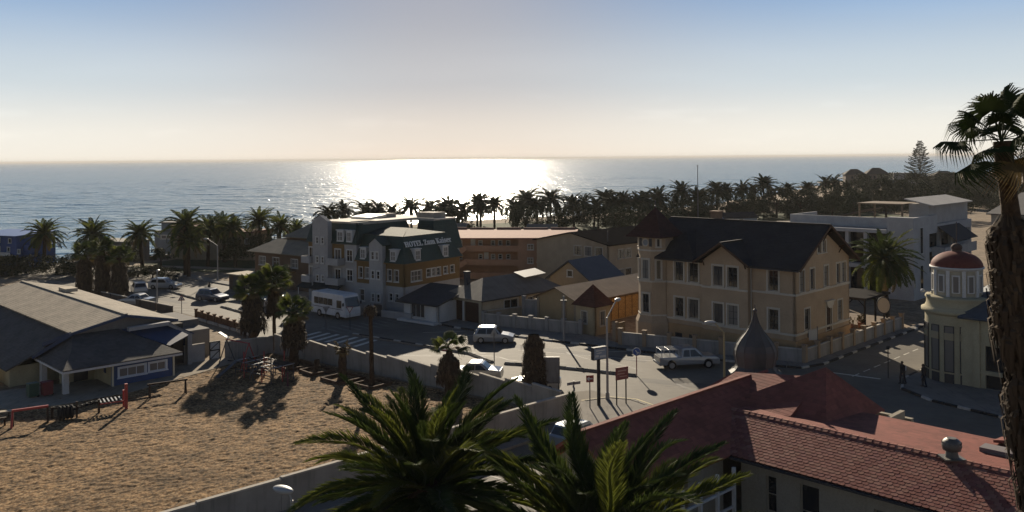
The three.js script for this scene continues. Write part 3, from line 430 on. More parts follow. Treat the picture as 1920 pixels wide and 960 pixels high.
{ // ---- long shed with a row of plank doors
  const t = thing('garage_shed', 'long low garage shed with brown sheet roof and row of ochre plank doors', 'shed', 6.7, 0, -92.7, -44), W = 5.6, D = 15;
  part('wall', [wallGeo(W, [[0, 2.9], [W / 2, 4.0], [W, 2.9]]).applyMatrix4(faceM(-W, 0, 0, 0)), wallGeo(D, 2.9).applyMatrix4(faceM(0, 0, 0, 90)), wallGeo(W, [[0, 2.9], [W / 2, 4.0], [W, 2.9]]).applyMatrix4(faceM(0, 0, -D, 180)), wallGeo(D - 0.5, 2.9).applyMatrix4(faceM(-W, 0, -D + 0.25, -90))], mat(0.40, 0.29, 0.16, 0.9, { map: TEX.plaster }), t);
  part('roof', [slab([V(0.5, 2.75, 0.4), V(-W / 2, 4.12, 0.4), V(-W / 2, 4.12, -D - 0.3), V(0.5, 2.75, -D - 0.3)], 0.07), slab([V(-W - 0.5, 2.75, 0.4), V(-W / 2, 4.12, 0.4), V(-W / 2, 4.12, -D - 0.3), V(-W - 0.5, 2.75, -D - 0.3)], 0.07)], mat(0.2, 0.14, 0.10, 0.85, { map: TEX.sheet, bumpMap: TEX.bWave, bumpScale: 0.02 }), t);
  const dm = mat(0.42, 0.25, 0.09, 0.8, { map: TEX.bark });
  for (let i = 0; i < 9; i++) { const d = part('door', [bx(0.02, 0.09, 0.1, 2.45, -3.2 - i * 1.27, -2.05 - i * 1.27)], dm, t); part('door_frame', [bx(0.0, 0.12, 0.1, 2.53, -3.25 - i * 1.27, -3.2 - i * 1.27), bx(0.0, 0.12, 2.45, 2.53, -3.2 - i * 1.27, -2.05 - i * 1.27)], browntimber, d); }
  part('pilaster', [bx(-W - 0.02, -W + 0.3, 0, 2.8, 0, 0.1), bx(-0.35, 0, 0, 2.8, 0, 0.1), bx(-2.1, -1.5, 0, 3.4, 0, 0.08)], mat(0.34, 0.27, 0.19, 0.9, { map: TEX.plaster }), t);
}
const greySheet = mat(0.215, 0.19, 0.155, 0.8, { map: TEX.sheet, bumpMap: TEX.bWave, bumpScale: 0.02 });
{ // ---- low house with grey hipped roof, brown garage doors and a white annex
  const t = thing('low_house', 'low cream house with grey hipped sheet roof and brown garage doors', 'house', -3.4, 0, -94.9, -45), W = 6, D = 12.6, wl = mat(0.44, 0.38, 0.28, 0.9, { map: TEX.plaster });
  part('wall', [wallGeo(W, 2.75, [[0.6, 0, 2.3, 2.3], [3.2, 0, 2.3, 2.3]]).applyMatrix4(faceM(-W, 0, 0, 0)), wallGeo(D, 2.75, [[3.4, 0.9, 2.2, 1.4], [7.2, 0.9, 0.8, 1.3], [8.4, 0.9, 1.3, 1.3], [1.6, 0.5, 0.5, 0.6]]).applyMatrix4(faceM(0, 0, 0, 90)), wallGeo(W, 2.75).applyMatrix4(faceM(0, 0, -D, 180)), wallGeo(D - 0.5, 2.75).applyMatrix4(faceM(-W, 0, -D + 0.25, -90))], wl, t);
  for (const [x, y, w, h] of [[3.4, 0.9, 2.2, 1.4], [7.2, 0.9, 0.8, 1.3], [8.4, 0.9, 1.3, 1.3]]) windowAt(t, faceM(0, 0, 0, 90), x, y, w, h, { sur: 0.08, nx: 2, ny: 1 });
  for (const x of [-W + 0.62, -W + 3.22]) part('garage_door', bx(x, x + 2.26, 0.02, 2.28, -0.16, -0.1), mat(0.075, 0.04, 0.028, 0.8, { map: TEX.bark }), t);
  part('door_post', [bx(-W + 2.92, -W + 3.18, 0, 2.3, 0, 0.06)], MAT.white, t);
  const e = 2.7, r = 4.55, o = 0.45;
  part('roof', [slab([V(o, e, o), V(-W / 2, r, -3), V(-W / 2, r, -D + 2.4), V(o, e, -D - o)]), slab([V(-W - o, e, o), V(-W / 2, r, -3), V(-W / 2, r, -D + 2.4), V(-W - o, e, -D - o)]), slab([V(o, e, o), V(-W - o, e, o), V(-W / 2, r, -3)]), slab([V(o, e, -D - o), V(-W - o, e, -D - o), V(-W / 2, r, -D + 2.4)])], greySheet, t);
  part('chimney', [bx(-4.5, -4.0, 3.2, 5.1, -2.0, -1.5), bx(-4.56, -3.94, 5.1, 5.3, -2.06, -1.44)], mat(0.05, 0.05, 0.055, 0.8), t);
  part('ridge_sheet', [slab([V(-W / 2 - 0.1, 4.7, -8), V(-W / 2 + 1.7, 4.25, -8), V(-W / 2 + 1.7, 4.4, -D + 1), V(-W / 2 - 0.1, 4.85, -D + 1)], 0.05)], mat(0.28, 0.27, 0.25, 0.6), t);
  part('gutter', [beam(V(o + 0.05, e - 0.08, o), V(o + 0.05, e - 0.08, -D - o), 0.12, 0.1)], MAT.dark, t);
}
{
  const t = thing('white_annex', 'small white single storey house with wide dark roof beside the hotel', 'house', -8.2, 0, -93.4 - 2.2, -38), W = 5.2, D = 5;
  part('wall', [wallGeo(W, 2.3, [[1.1, 0.45, 2.1, 1.45]]).applyMatrix4(faceM(-W, 0, 0, 0)), wallGeo(D, 2.3).applyMatrix4(faceM(0, 0, 0, 90)), wallGeo(W, 2.3).applyMatrix4(faceM(0, 0, -D, 180)), wallGeo(D - 0.5, 2.3).applyMatrix4(faceM(-W, 0, -D + 0.25, -90))], MAT.white, t);
  windowAt(t, faceM(-W, 0, 0, 0), 1.1, 0.45, 2.1, 1.45, { nx: 3, ny: 1, sur: 0.1 });
  part('roof', [slab([V(-W - 0.7, 2.15, 0.7), V(0.5, 2.15, 0.7), V(0.5, 3.5, -D - 0.2), V(-W - 0.7, 3.5, -D - 0.2)], 0.16)], mat(0.05, 0.053, 0.058, 0.8, { map: TEX.roofrow, bumpMap: TEX.bRow, bumpScale: 0.015 }), t);
  part('step', bx(-W - 0.2, 0.2, 0, 0.25, 0.02, 0.9), MAT.white, t);
}
{ // ---- dark gabled house behind
  const t = thing('gabled_house', 'small cream house with steep blue grey gabled roof behind the sheds', 'house', 9.4, 0, -106.8, -38), W = 6, D = 7;
  const prof = [[0, 3.2], [W / 2, 5.2], [W, 3.2]];
  part('wall', [wallGeo(W, prof).applyMatrix4(faceM(-W, 0, 0, 0)), wallGeo(D, 3.2).applyMatrix4(faceM(0, 0, 0, 90)), wallGeo(W, prof).applyMatrix4(faceM(0, 0, -D, 180)), wallGeo(D - 0.5, 3.2).applyMatrix4(faceM(-W, 0, -D + 0.25, -90))], mat(0.36, 0.29, 0.2, 0.9, { map: TEX.plaster }), t);
  part('roof', [slab([V(0.5, 2.9, 0.5), V(-W / 2, 5.35, 0.5), V(-W / 2, 5.35, -D - 0.4), V(0.5, 2.9, -D - 0.4)]), slab([V(-W - 0.5, 2.9, 0.5), V(-W / 2, 5.35, 0.5), V(-W / 2, 5.35, -D - 0.4), V(-W - 0.5, 2.9, -D - 0.4)])], mat(0.042, 0.047, 0.06, 0.6, { map: TEX.roofrow, bumpMap: TEX.bRow, bumpScale: 0.02 }), t);
  windowAt(t, faceM(-W, 0, 0, 0), 2.6, 3.3, 0.8, 0.8, { set: -0.05, proud: 0.09, sur: 0.06, nx: 1, ny: 1 });
}
{ // ---- cream building with sloping dark roof
  const t = thing('sloped_roof_building', 'two storey cream building with broad dark sloping roof behind the gabled house', 'building', 12.8, 0, -118, -45), W = 13.2, D = 14, wl = mat(0.45, 0.36, 0.25, 0.9, { map: TEX.plaster });
  const prof = [[0, 6.3], [W / 2, 7.5], [W, 6.3]];
  part('wall', [wallGeo(W, prof).applyMatrix4(faceM(-W, 0, 0, 0)), wallGeo(D, 6.3).applyMatrix4(faceM(0, 0, 0, 90)), wallGeo(W, prof).applyMatrix4(faceM(0, 0, -D, 180)), wallGeo(D - 0.5, 6.3).applyMatrix4(faceM(-W, 0, -D + 0.25, -90))], wl, t);
  part('roof', [slab([V(0.5, 6.25, 0.4), V(-W / 2, 7.65, 0.4), V(-W / 2, 7.65, -D - 0.4), V(0.5, 6.25, -D - 0.4)], 0.15), slab([V(-W - 0.5, 6.25, 0.4), V(-W / 2, 7.65, 0.4), V(-W / 2, 7.65, -D - 0.4), V(-W - 0.5, 6.25, -D - 0.4)], 0.15)], mat(0.022, 0.021, 0.022, 1, { map: TEX.roofrow, specularIntensity: 0 }), t);
  const o = { set: -0.05, proud: 0.09, sur: 0.07, nx: 2, ny: 2 };
  for (const x of [W - 6, W - 4.1, W - 2.2]) windowAt(t, faceM(-W, 0, 0, 0), x, 4.5, 1.25, 1.3, { ...o, frame: courtTrim, barM: MAT.dark });
  for (const s of [2.0, 3.6, 8]) for (const y of [4.2, 1.5]) windowAt(t, faceM(0, 0, 0, 90), s, y, 1.3, 1.25, { ...o, frame: courtTrim, barM: MAT.dark });
  for (const y of [2.6, 4.7]) part('balcony', [bx(0.02, 1.3, y, y + 0.15, -D + 0.4, -D + 5), bx(1.22, 1.3, y + 0.15, y + 1.0, -D + 0.4, -D + 5)], wl, t);
  part('vent_pipe', bar(V(-0.9, 6.2, -1.0), V(-0.9, 8.0, -1.0), 0.07), MAT.darksteel, t);
}
{ // ---- apartment block with galleries and an outside stair
  const t = thing('gallery_apartments', 'pink apartment block with open galleries and zigzag outside stairs behind the hotel', 'building', -1.6, 0, -130, -7), pink = mat(0.44, 0.26, 0.165, 0.9, { map: TEX.plaster }), H = 6.2;
  part('wall', [bx(2.4, 10.4, 0, H, -9, 0), bx(-15, 2.4, 0, H - 0.1, -9, -2.0)], pink, t);
  part('side_wall', bx(9.3, 10.42, 0, H + 0.02, 0, 0.06), mat(0.5, 0.33, 0.14, 0.9, { map: TEX.plaster }), t);
  part('roof', [slab([V(-15.4, 6.2, 0.4), V(10.8, 6.3, 0.4), V(10.8, 6.75, -9.4), V(-15.4, 6.75, -9.4)], 0.16)], mat(0.36, 0.165, 0.12, 0.85, { map: TEX.sheet }), t);
  for (let i = 0; i < 6; i++) part('roof_parapet', bx(-15 + i * 4.3, -11.2 + i * 4.3, 6.7, 7.0 + 0.05 * (i % 2), -9.7, -9.42), mat(0.2, 0.11, 0.085, 0.9), t);
  for (const [y, n] of [[4.35, 0], [2.3, 1], [0.3, 2]]) { const a = part('gallery', [bx(-15, 2.4, y - 0.15, y, -2.0, 0), bx(-15, -8.4 + (n === 1 ? 1 : 0), y, y + 0.75, -0.12, 0), bx(-5.6, 2.4, y, y + 0.75, -0.12, 0)], pink, t); }
  for (const [x0, y0, x1, y1] of [[-8.4, 2.3, -5.6, 4.35], [-8.4, 0.3, -5.6, 2.3]]) part('stair_parapet', [slab([V(x0, y0 + 0.75, 0.3), V(x1, y1 + 0.75, 0.3), V(x1, y1 + 0.7, 0.12), V(x0, y0 + 0.7, 0.12)], 0.75), slab([V(x0, y0, 0.3), V(x1, y1, 0.3), V(x1, y1, -1.2), V(x0, y0, -1.2)], 0.15)], pink, t);
  const o = { set: -0.05, proud: 0.08, sur: 0.05 };
  for (const [x, y, w, h] of [[3.8, 4.5, 0.9, 0.8], [6, 4.5, 0.35, 0.7], [6.7, 4.5, 0.35, 0.7], [8.0, 4.5, 0.8, 0.8], [3.8, 2.5, 0.8, 0.8], [5.2, 2.7, 0.35, 0.4], [6, 2.7, 0.35, 0.45], [6.9, 2.7, 0.4, 0.5], [8, 2.6, 0.35, 0.45], [6.9, 1.2, 0.4, 0.4]]) windowAt(t, I4, x, y, w, h, { ...o, nx: w > 0.7 ? 2 : 1, ny: w > 0.7 ? 2 : 1 });
  const back = faceM(0, 0, -2.0, 0);
  for (const y of [4.4, 2.35]) for (const x of [-12.5, -10.6, -6.9, -3.8, -1.9, -0.8, 0.4]) windowAt(t, back, x, y + 0.55, 0.55, 0.7, { ...o, nx: 1, ny: 2 });
  for (const [x, y] of [[-5, 4.36], [-3, 2.31], [-11.4, 4.36]]) part('door', bx(x, x + 0.7, y, y + 1.6, -2, -1.94), MAT.white, t);
  part('flue', bar(V(-7.8, 6.3, -5), V(-7.8, 7.4, -5), 0.09), MAT.darksteel, t);
}
const font = await new FontLoader().loadAsync('fonts/droid/droid_serif_bold.typeface.json');
const green = mat(0.022, 0.05, 0.036, 0.7, { map: TEX.roofrow, bumpMap: TEX.bRow, bumpScale: 0.02 }), ochre = mat(0.21, 0.13, 0.052, 0.9, { map: TEX.plaster, bumpMap: TEX.bPlaster, bumpScale: 0.005 }), hotelWhite = mat(0.40, 0.39, 0.38, 0.85, { map: TEX.plaster, bumpMap: TEX.bPlaster, bumpScale: 0.004 });
{ // ---- the hotel
  const t = thing('hotel', 'white and ochre hotel with dark green mansard roofs and raised name lettering', 'hotel', -12.6, 0, -101.8, -36.5), Z = 10, onw = { set: -0.05, proud: 0.09, sur: 0.08 };
  const front = faceM(-7.85, 0, 0, 0), right = faceM(0, 0, 0, 90);
  const fy = [[0.4, 3.75, 0.62, 1.3], [1.5, 3.75, 0.62, 1.3], [5.2, 3.7, 0.65, 1.35], [6.3, 3.7, 0.65, 1.35]], ry = [[1.2, 3.65, 1.75, 1.2], [3.85, 3.9, 0.75, 0.95], [4.8, 3.9, 0.6, 0.95], [5.7, 3.9, 0.65, 0.95], [6.95, 3.95, 0.7, 0.85], [8.2, 3.95, 0.7, 0.9]], rl = [[1.3, 1.3, 0.5, 0.8], [2.4, 1.3, 0.7, 0.8]];
  part('wall', [wallGeo(7.85, 3.14, [[0.5, 1.0, 0.8, 1.4], [5.4, 1.4, 0.55, 0.9], [6.4, 1.4, 0.55, 0.9]]).applyMatrix4(front), wallGeo(Z, 3.14, rl).applyMatrix4(right), bx(-7.6, -0.3, 0, 5.7, -Z, -Z + 0.3)], hotelWhite, t);
  part('upper_wall', [wallGeo(7.85, 2.72, fy.map(([x, y, w, h]) => [x, y - 3.14, w, h])).applyMatrix4(faceM(-7.85, 3.14, 0, 0)), wallGeo(Z, 2.72, ry.map(([x, y, w, h]) => [x, y - 3.14, w, h])).applyMatrix4(faceM(0, 3.14, 0, 90))], ochre, t);
  for (const w of fy) windowAt(t, front, ...w, { sur: 0.07, ny: 2, nx: 1 });
  for (const w of ry) windowAt(t, right, ...w, { sur: 0.08, nx: w[2] > 1 ? 3 : 1, ny: 2 });
  for (const w of rl) windowAt(t, right, ...w, { sur: 0.06, nx: 1, ny: 1 });
  for (const w of [[0.5, 1.0, 0.8, 1.4], [5.4, 1.4, 0.55, 0.9], [6.4, 1.4, 0.55, 0.9]]) windowAt(t, front, ...w, { sur: 0.07, nx: 1, ny: 2 });
  // white projecting bay with a little pediment
  part('bay', [bx(-5.15, -2.95, 0, 7.95, 0.01, 0.55), wallGeo(2.4, [[0, 0], [1.2, 0.75], [2.4, 0]], [], 0.5).applyMatrix4(faceM(-5.25, 7.95, 0.6, 0))], hotelWhite, t);
  part('bay_roof', [slab([V(-5.4, 7.9, 0.7), V(-4.05, 8.82, 0.7), V(-4.05, 8.82, -2), V(-5.4, 7.9, -2)], 0.08), slab([V(-2.7, 7.9, 0.7), V(-4.05, 8.82, 0.7), V(-4.05, 8.82, -2), V(-2.7, 7.9, -2)], 0.08)], green, t);
  for (const [x, y] of [[-4.75, 3.9], [-3.85, 3.9], [-4.75, 6.15], [-4.05, 6.15], [-4.75, 1.2], [-3.85, 1.2]]) windowAt(t, faceM(0, 0, 0.55, 0), x, y, 0.5, 0.95, { ...onw, nx: 1, ny: 2 });
  // mansard
  const e = 5.86, m = 8.85, i = 1.25;
  part('mansard_roof', [slab([V(-7.9, e, 0.3), V(0.3, e, 0.3), V(-i, m, -i), V(-7.9, m, -i)], 0.15), slab([V(0.3, e, 0.3), V(0.3, e, -Z - 0.3), V(-i, m, -Z + i), V(-i, m, -i)], 0.15), slab([V(0.3, e, -Z - 0.3), V(-7.9, e, -Z - 0.3), V(-7.9, m, -Z + i), V(-i, m, -Z + i)], 0.15)], green, t);
  part('top_roof', [slab([V(-i + 0.05, m + 0.02, -i), V(-i + 0.05, m + 0.02, -Z + i), V(-4, 9.55, -5)], 0.1), slab([V(-i, m + 0.02, -i + 0.05), V(-7.9, m + 0.02, -i + 0.05), V(-7.9, 9.55, -5), V(-4, 9.55, -5)], 0.1), slab([V(-i, m + 0.02, -Z + i), V(-7.9, m + 0.02, -Z + i), V(-7.9, 9.55, -5), V(-4, 9.55, -5)], 0.1)], mat(0.05, 0.062, 0.05, 0.8, { map: TEX.roofrow, bumpMap: TEX.bRow, bumpScale: 0.015 }), t);
  part('eave_trim', [bx(-7.9, 0.4, 5.74, 5.86, 0, 0.36), bx(0, 0.38, 5.75, 5.86, -Z - 0.3, 0)], ochre, t);
  const dorm = (x, y, z, deg, w = 1.05) => { const M = faceM(x, y, z, deg), d = part('dormer', [bx(-w / 2, w / 2, 0, 1.4, -1.0, 0), bx(-w / 2 - 0.1, w / 2 + 0.1, 1.4, 1.5, -1.1, 0.1)].map((g) => g.applyMatrix4(M)), MAT.white, t); const f = windowAt(t, M.clone().multiply(new THREE.Matrix4().makeTranslation(-w / 2 + 0.14, 0.15, 0)), 0, 0, w - 0.28, 1.1, { ...onw, sur: 0 }); return d; };
  dorm(0.12, 5.98, -2.2, 90); dorm(0.12, 5.98, -7.2, 90); dorm(-1.6, 5.98, 0.12, 0); dorm(-6.6, 5.98, 0.12, 0);
  // name on the mansard
  const al = Math.atan2(m - e, i + 0.3), tg = new TextGeometry('HOTEL Zum Kaiser', { font, size: 0.66, depth: 0.08, curveSegments: 3 }); tg.computeBoundingBox();
  const tw = tg.boundingBox.max.x; tg.scale(8.3 / tw, 1, 1);
  const tm = new THREE.Matrix4().makeRotationY(Math.PI / 2).multiply(new THREE.Matrix4().makeTranslation(0.75, e + 1.82, -0.47)).multiply(new THREE.Matrix4().makeRotationX(-(Math.PI / 2 - al)));
  part('lettering', [tg.applyMatrix4(tm)], mat(0.62, 0.62, 0.58, 0.6), t);
  // taller rear block
  const h2 = 7.7, top = 10.2, F2 = faceM(-16.6, 0, 0, 0);
  part('rear_block', [bx(-16.6, -7.86, 0, h2, -15.5, -0.01), bx(-7.86, -4.6, 0, 6.2, -15.5, -10.32)], hotelWhite, t);
  part('rear_mansard', [slab([V(-16.8, h2, 0.2), V(-7.7, h2, 0.2), V(-7.7, top, -0.9), V(-16.8, top, -0.9)], 0.15), slab([V(-7.65, h2, 0.2), V(-7.65, h2, -10), V(-8.5, top, -9.4), V(-8.5, top, -0.6)], 0.15), slab([V(-4.3, 6.2, -10.1), V(-4.3, 6.2, -15.8), V(-5.1, top, -15.2), V(-5.1, top, -10.9)], 0.15), slab([V(-7.7, 6.9, -10.3), V(-4.3, 6.2, -10.15), V(-5.1, top, -10.9), V(-7.7, top, -10.9)], 0.15)], green, t);
  part('flat_roof', [bx(-16.7, -8.3, top - 0.2, top, -15.4, -0.85), bx(-8.3, -5.05, top - 0.2, top, -15.4, -10.85), bx(-16.7, -8.3, top, top + 0.12, -0.95, -0.8), bx(-8.5, -8.3, top, top + 0.12, -10.85, -0.95), bx(-8.3, -5.0, top, top + 0.12, -11, -10.85)], mat(0.46, 0.42, 0.36, 0.8, { map: TEX.concrete }), t);
  part('stair_tower', [bx(-15.0, -12.2, 0, 10.4, 0, 0.7), wallGeo(2.8, [[0, 0], [1.4, 0.7], [2.8, 0]], [], 0.6).applyMatrix4(faceM(-15.0, 10.4, 0.7, 0))], hotelWhite, t);
  for (const y of [2.9, 5.2, 7.6]) for (const x of [-14.3, -13.3]) windowAt(t, faceM(0, 0, 0.7, 0), x, y, 0.45, 0.8, { ...onw, nx: 1, ny: 2 });
  for (const [x0, x1] of [[-16.6, -15.02], [-12.18, -9.9]]) { part('ochre_panel', bx(x0 + 0.1, x1 - 0.1, 5.2, 7.6, 0.0, 0.06), ochre, t); for (const y of [2.7, 5.1]) part('balcony', [bx(x0, x1, y, y + 0.14, 0.01, 1.2), bx(x0, x1, y + 0.14, y + 0.85, 1.1, 1.2), bx(x0, x0 + 0.08, y + 0.14, y + 0.85, 0.01, 1.1), bx(x1 - 0.08, x1, y + 0.14, y + 0.85, 0.01, 1.1)], hotelWhite, t); for (const y of [2.95, 5.4]) windowAt(t, faceM(0, 0, 0.06, 0), (x0 + x1) / 2 - 0.5, y, 1.0, 1.6, { ...onw, nx: 2, ny: 1 }); }
  for (const y of [0.4, 3.2, 5.6]) windowAt(t, faceM(0, 0, 0, 0), -9.5, y, 1.0, 1.4, { ...onw });
  dorm(-10.6, 7.9, 0.1, 0, 1.2); dorm(-9.0, 7.9, 0.1, 0, 1.0);
  part('roof_light', [slab([V(-12.4, top + 0.55, -3.4), V(-8.9, top + 0.55, -3.4), V(-8.9, top + 0.8, -6.2), V(-12.4, top + 0.8, -6.2)], 0.3)], mat(0.62, 0.58, 0.48, 0.5), t);
  part('plant_room', [bx(-9.4, -6.4, top, top + 0.7, -14.8, -12.4), bx(-14.5, -12.8, top, top + 0.5, -12, -9)], mat(0.36, 0.33, 0.28, 0.9, { map: TEX.concrete }), t);
  part('awning', [slab([V(-16.6, 2.2, 2.0), V(-9.5, 2.2, 2.0), V(-9.5, 2.75, 0.72), V(-16.6, 2.75, 0.72)], 0.1)], mat(0.03, 0.035, 0.033, 0.9), t);
  for (const x of [-16.3, -13, -9.8]) part('awning_post', bar(V(x, 0, 1.9), V(x, 2.2, 1.9), 0.06), MAT.white, t);
  part('terrace_wall', [bx(-9, -3.6, 0, 0.9, 2.6, 2.75), bx(-3.0, -2.4, 0, 1.3, 2.5, 2.9), bx(-1.2, 3.2, 0, 0.8, 2.4, 2.55), bx(3.2, 3.4, 0, 0.8, -3, 2.55)], hotelWhite, t);
  part('entrance', [bx(-2.4, -1.2, 0, 1.35, 2.4, 2.48)], MAT.dark, t);
}
{ // ---- pavilion beyond the hotel
  const t = thing('hip_roofed_pavilion', 'brown two tier pavilion with pale hipped roofs left of the hotel', 'building', -27.3, 0, -118.6, -37), br = mat(0.16, 0.105, 0.07, 0.9, { map: TEX.plaster }), rf = mat(0.27, 0.235, 0.175, 0.8, { map: TEX.sheet, bumpMap: TEX.bWave, bumpScale: 0.02 });
  part('wall', [wallGeo(12, 5.2, [[1, 0.8, 1.4, 1.4], [4, 0.8, 1.4, 1.4], [1, 3.2, 1.4, 1.2], [4, 3.2, 1.4, 1.2], [8, 3.2, 1.4, 1.2]]).applyMatrix4(faceM(-12, 0, 0, 0)), bx(-0.3, 0, 0, 5.2, -9, -0.25), bx(-12, -0.3, 0, 5.2, -9, -8.7), bx(-12, -11.75, 0, 5.2, -8.7, -0.25), bx(-8, -0.6, 5.2, 7.2, -8.4, -3)], br, t);
  for (const [x, y] of [[1, 0.8], [4, 0.8], [1, 3.2], [4, 3.2], [8, 3.2]]) windowAt(t, faceM(-12, 0, 0, 0), x, y, 1.4, y > 2 ? 1.2 : 1.4, { sur: 0.06 });
  const e = 5.1, u = 6.7;
  part('lower_roof', [slab([V(-12.8, e, 0.8), V(0.7, e, 0.8), V(-1, u, -2.6), V(-10.2, u, -2.6)]), slab([V(-12.8, e, 0.8), V(-10.2, u, -2.6), V(-10.2, u, -7.5), V(-12.8, e, -9.7)]), slab([V(0.7, e, 0.8), V(-1, u, -2.6), V(-1, u, -7.5), V(0.7, e, -9.7)])], rf, t);
  part('upper_roof', [slab([V(-8.6, 7.1, -2.3), V(0, 7.1, -2.3), V(-1.6, 9.0, -5.6), V(-6.0, 9.0, -5.6)]), slab([V(-8.6, 7.1, -2.3), V(-6.0, 9.0, -5.6), V(-8.6, 7.1, -9)]), slab([V(0, 7.1, -2.3), V(-1.6, 9.0, -5.6), V(0, 7.1, -9)]), slab([V(-8.6, 7.1, -9), V(0, 7.1, -9), V(-1.6, 9.0, -5.6), V(-6.0, 9.0, -5.6)])], rf, t);
  part('balcony', [bx(-8, -3, 2.6, 2.75, 0.02, 1.2), bx(-8, -3, 2.75, 3.4, 1.1, 1.2)], mat(0.22, 0.13, 0.06, 0.9), t);
}
{ // ---- low garden building before the pavilion
  const t = thing('flat_roofed_kiosk', 'low dark flat roofed kiosk with pale roof edge at the roadside', 'kiosk', -36.2, 0, -120.4, -37);
  part('wall', bx(-4.4, 0, 0, 2.1, -3, 0), mat(0.10, 0.08, 0.065, 0.9, { map: TEX.plaster }), t); part('roof', bx(-4.7, 0.3, 2.1, 2.25, -3.3, 0.3), mat(0.42, 0.37, 0.28, 0.85, { map: TEX.concrete }), t); part('door', bx(-3.4, -2.4, 0, 1.9, 0, 0.05), MAT.dark, t);
}
{ // ---- buildings by the beach
  const bl = mat(0.035, 0.10, 0.30, 0.7, { map: TEX.plaster }), o = { set: -0.05, proud: 0.1, sur: 0.1 };
  let t = thing('blue_beach_house', 'bright blue beach house with small white framed windows at the left edge', 'house', -84.6, 0, -150, -30);
  part('wall', [bx(-14, 0, 0, 5.4, -7, 0), bx(0, 1.6, 0, 3.8, -6, -1.2)], bl, t); part('roof', [slab([V(-14.4, 5.3, 0.4), V(0.4, 5.5, 0.4), V(0.4, 5.9, -7.4), V(-14.4, 5.7, -7.4)], 0.12)], mat(0.05, 0.12, 0.3, 0.5), t);
  for (const [x, y] of [[-2.2, 4.2], [-2.6, 2.7], [-5.5, 2.7], [-5.5, 4.2]]) windowAt(t, I4, x, y, 0.7, 0.75, { ...o, nx: 1, ny: 1 });
  windowAt(t, faceM(0, 0, 0, 0), 0.4, 2.5, 0.7, 0.7, { ...o, nx: 1, ny: 1 }); part('balcony', [bx(-9, -0.2, 2.1, 2.2, 0.02, 1.1), bx(-9, -0.2, 2.2, 2.7, 1.0, 1.1)], MAT.white, t);
  t = thing('long_beach_shed', 'long low grey flat roofed building on the beach behind the first date palm', 'building', -69, 0, -158, -22);
  part('wall', bx(-10.5, 0, 0, 3.4, -5, 0), mat(0.27, 0.255, 0.235, 0.9, { map: TEX.concrete }), t); part('roof', bx(-10.8, 0.3, 3.4, 3.6, -5.3, 0.3), mat(0.36, 0.34, 0.3, 0.9, { map: TEX.concrete }), t); for (const x of [-8, -5, -2]) windowAt(t, I4, x, 1.6, 1, 0.8, { ...o, nx: 2, ny: 1 });
  t = thing('grey_beach_building', 'blue grey flat roofed beach building with strip windows between date palms', 'building', -62.5, 0, -170, -12);
  part('wall', [bx(-7.5, 1.5, 0, 4.4, -6, 0), bx(-6.5, 1, 4.4, 5.9, -5.5, -0.8)], mat(0.22, 0.26, 0.30, 0.9, { map: TEX.plaster }), t); part('roof', [bx(-6.9, 1.4, 5.9, 6.1, -5.9, -0.4), bx(-7.8, 1.8, 4.4, 4.52, -0.8, 0.5)], mat(0.13, 0.12, 0.11, 0.9), t); for (const x of [-6, -4.6, -3.2, -1.4]) windowAt(t, I4, x, 2.9, 1.1, 0.7, { ...o, nx: 1, ny: 1 });
  t = thing('tan_beach_building', 'plain tan block on the beach with flat terracotta roof edge', 'building', -56.5, 0, -160, -14);
  part('wall', [bx(-6.5, 3, 0, 5.9, -8, 0), bx(3, 10, 0, 5.0, -7, -0.6)], mat(0.38, 0.30, 0.205, 0.9, { map: TEX.plaster }), t); part('roof', [bx(-6.8, 3.3, 5.9, 6.15, -8.3, 0.3), bx(3.3, 10.3, 5.0, 5.2, -7.3, -0.3)], mat(0.22, 0.12, 0.085, 0.9), t); for (const x of [4.4, 6.4, 8.4]) windowAt(t, faceM(0, 0, -0.6, 0), x, 3, 0.9, 0.9, { ...o, nx: 1, ny: 1 }); windowAt(t, I4, -4.6, 3.4, 0.9, 0.9, { ...o, nx: 1, ny: 1 });
}
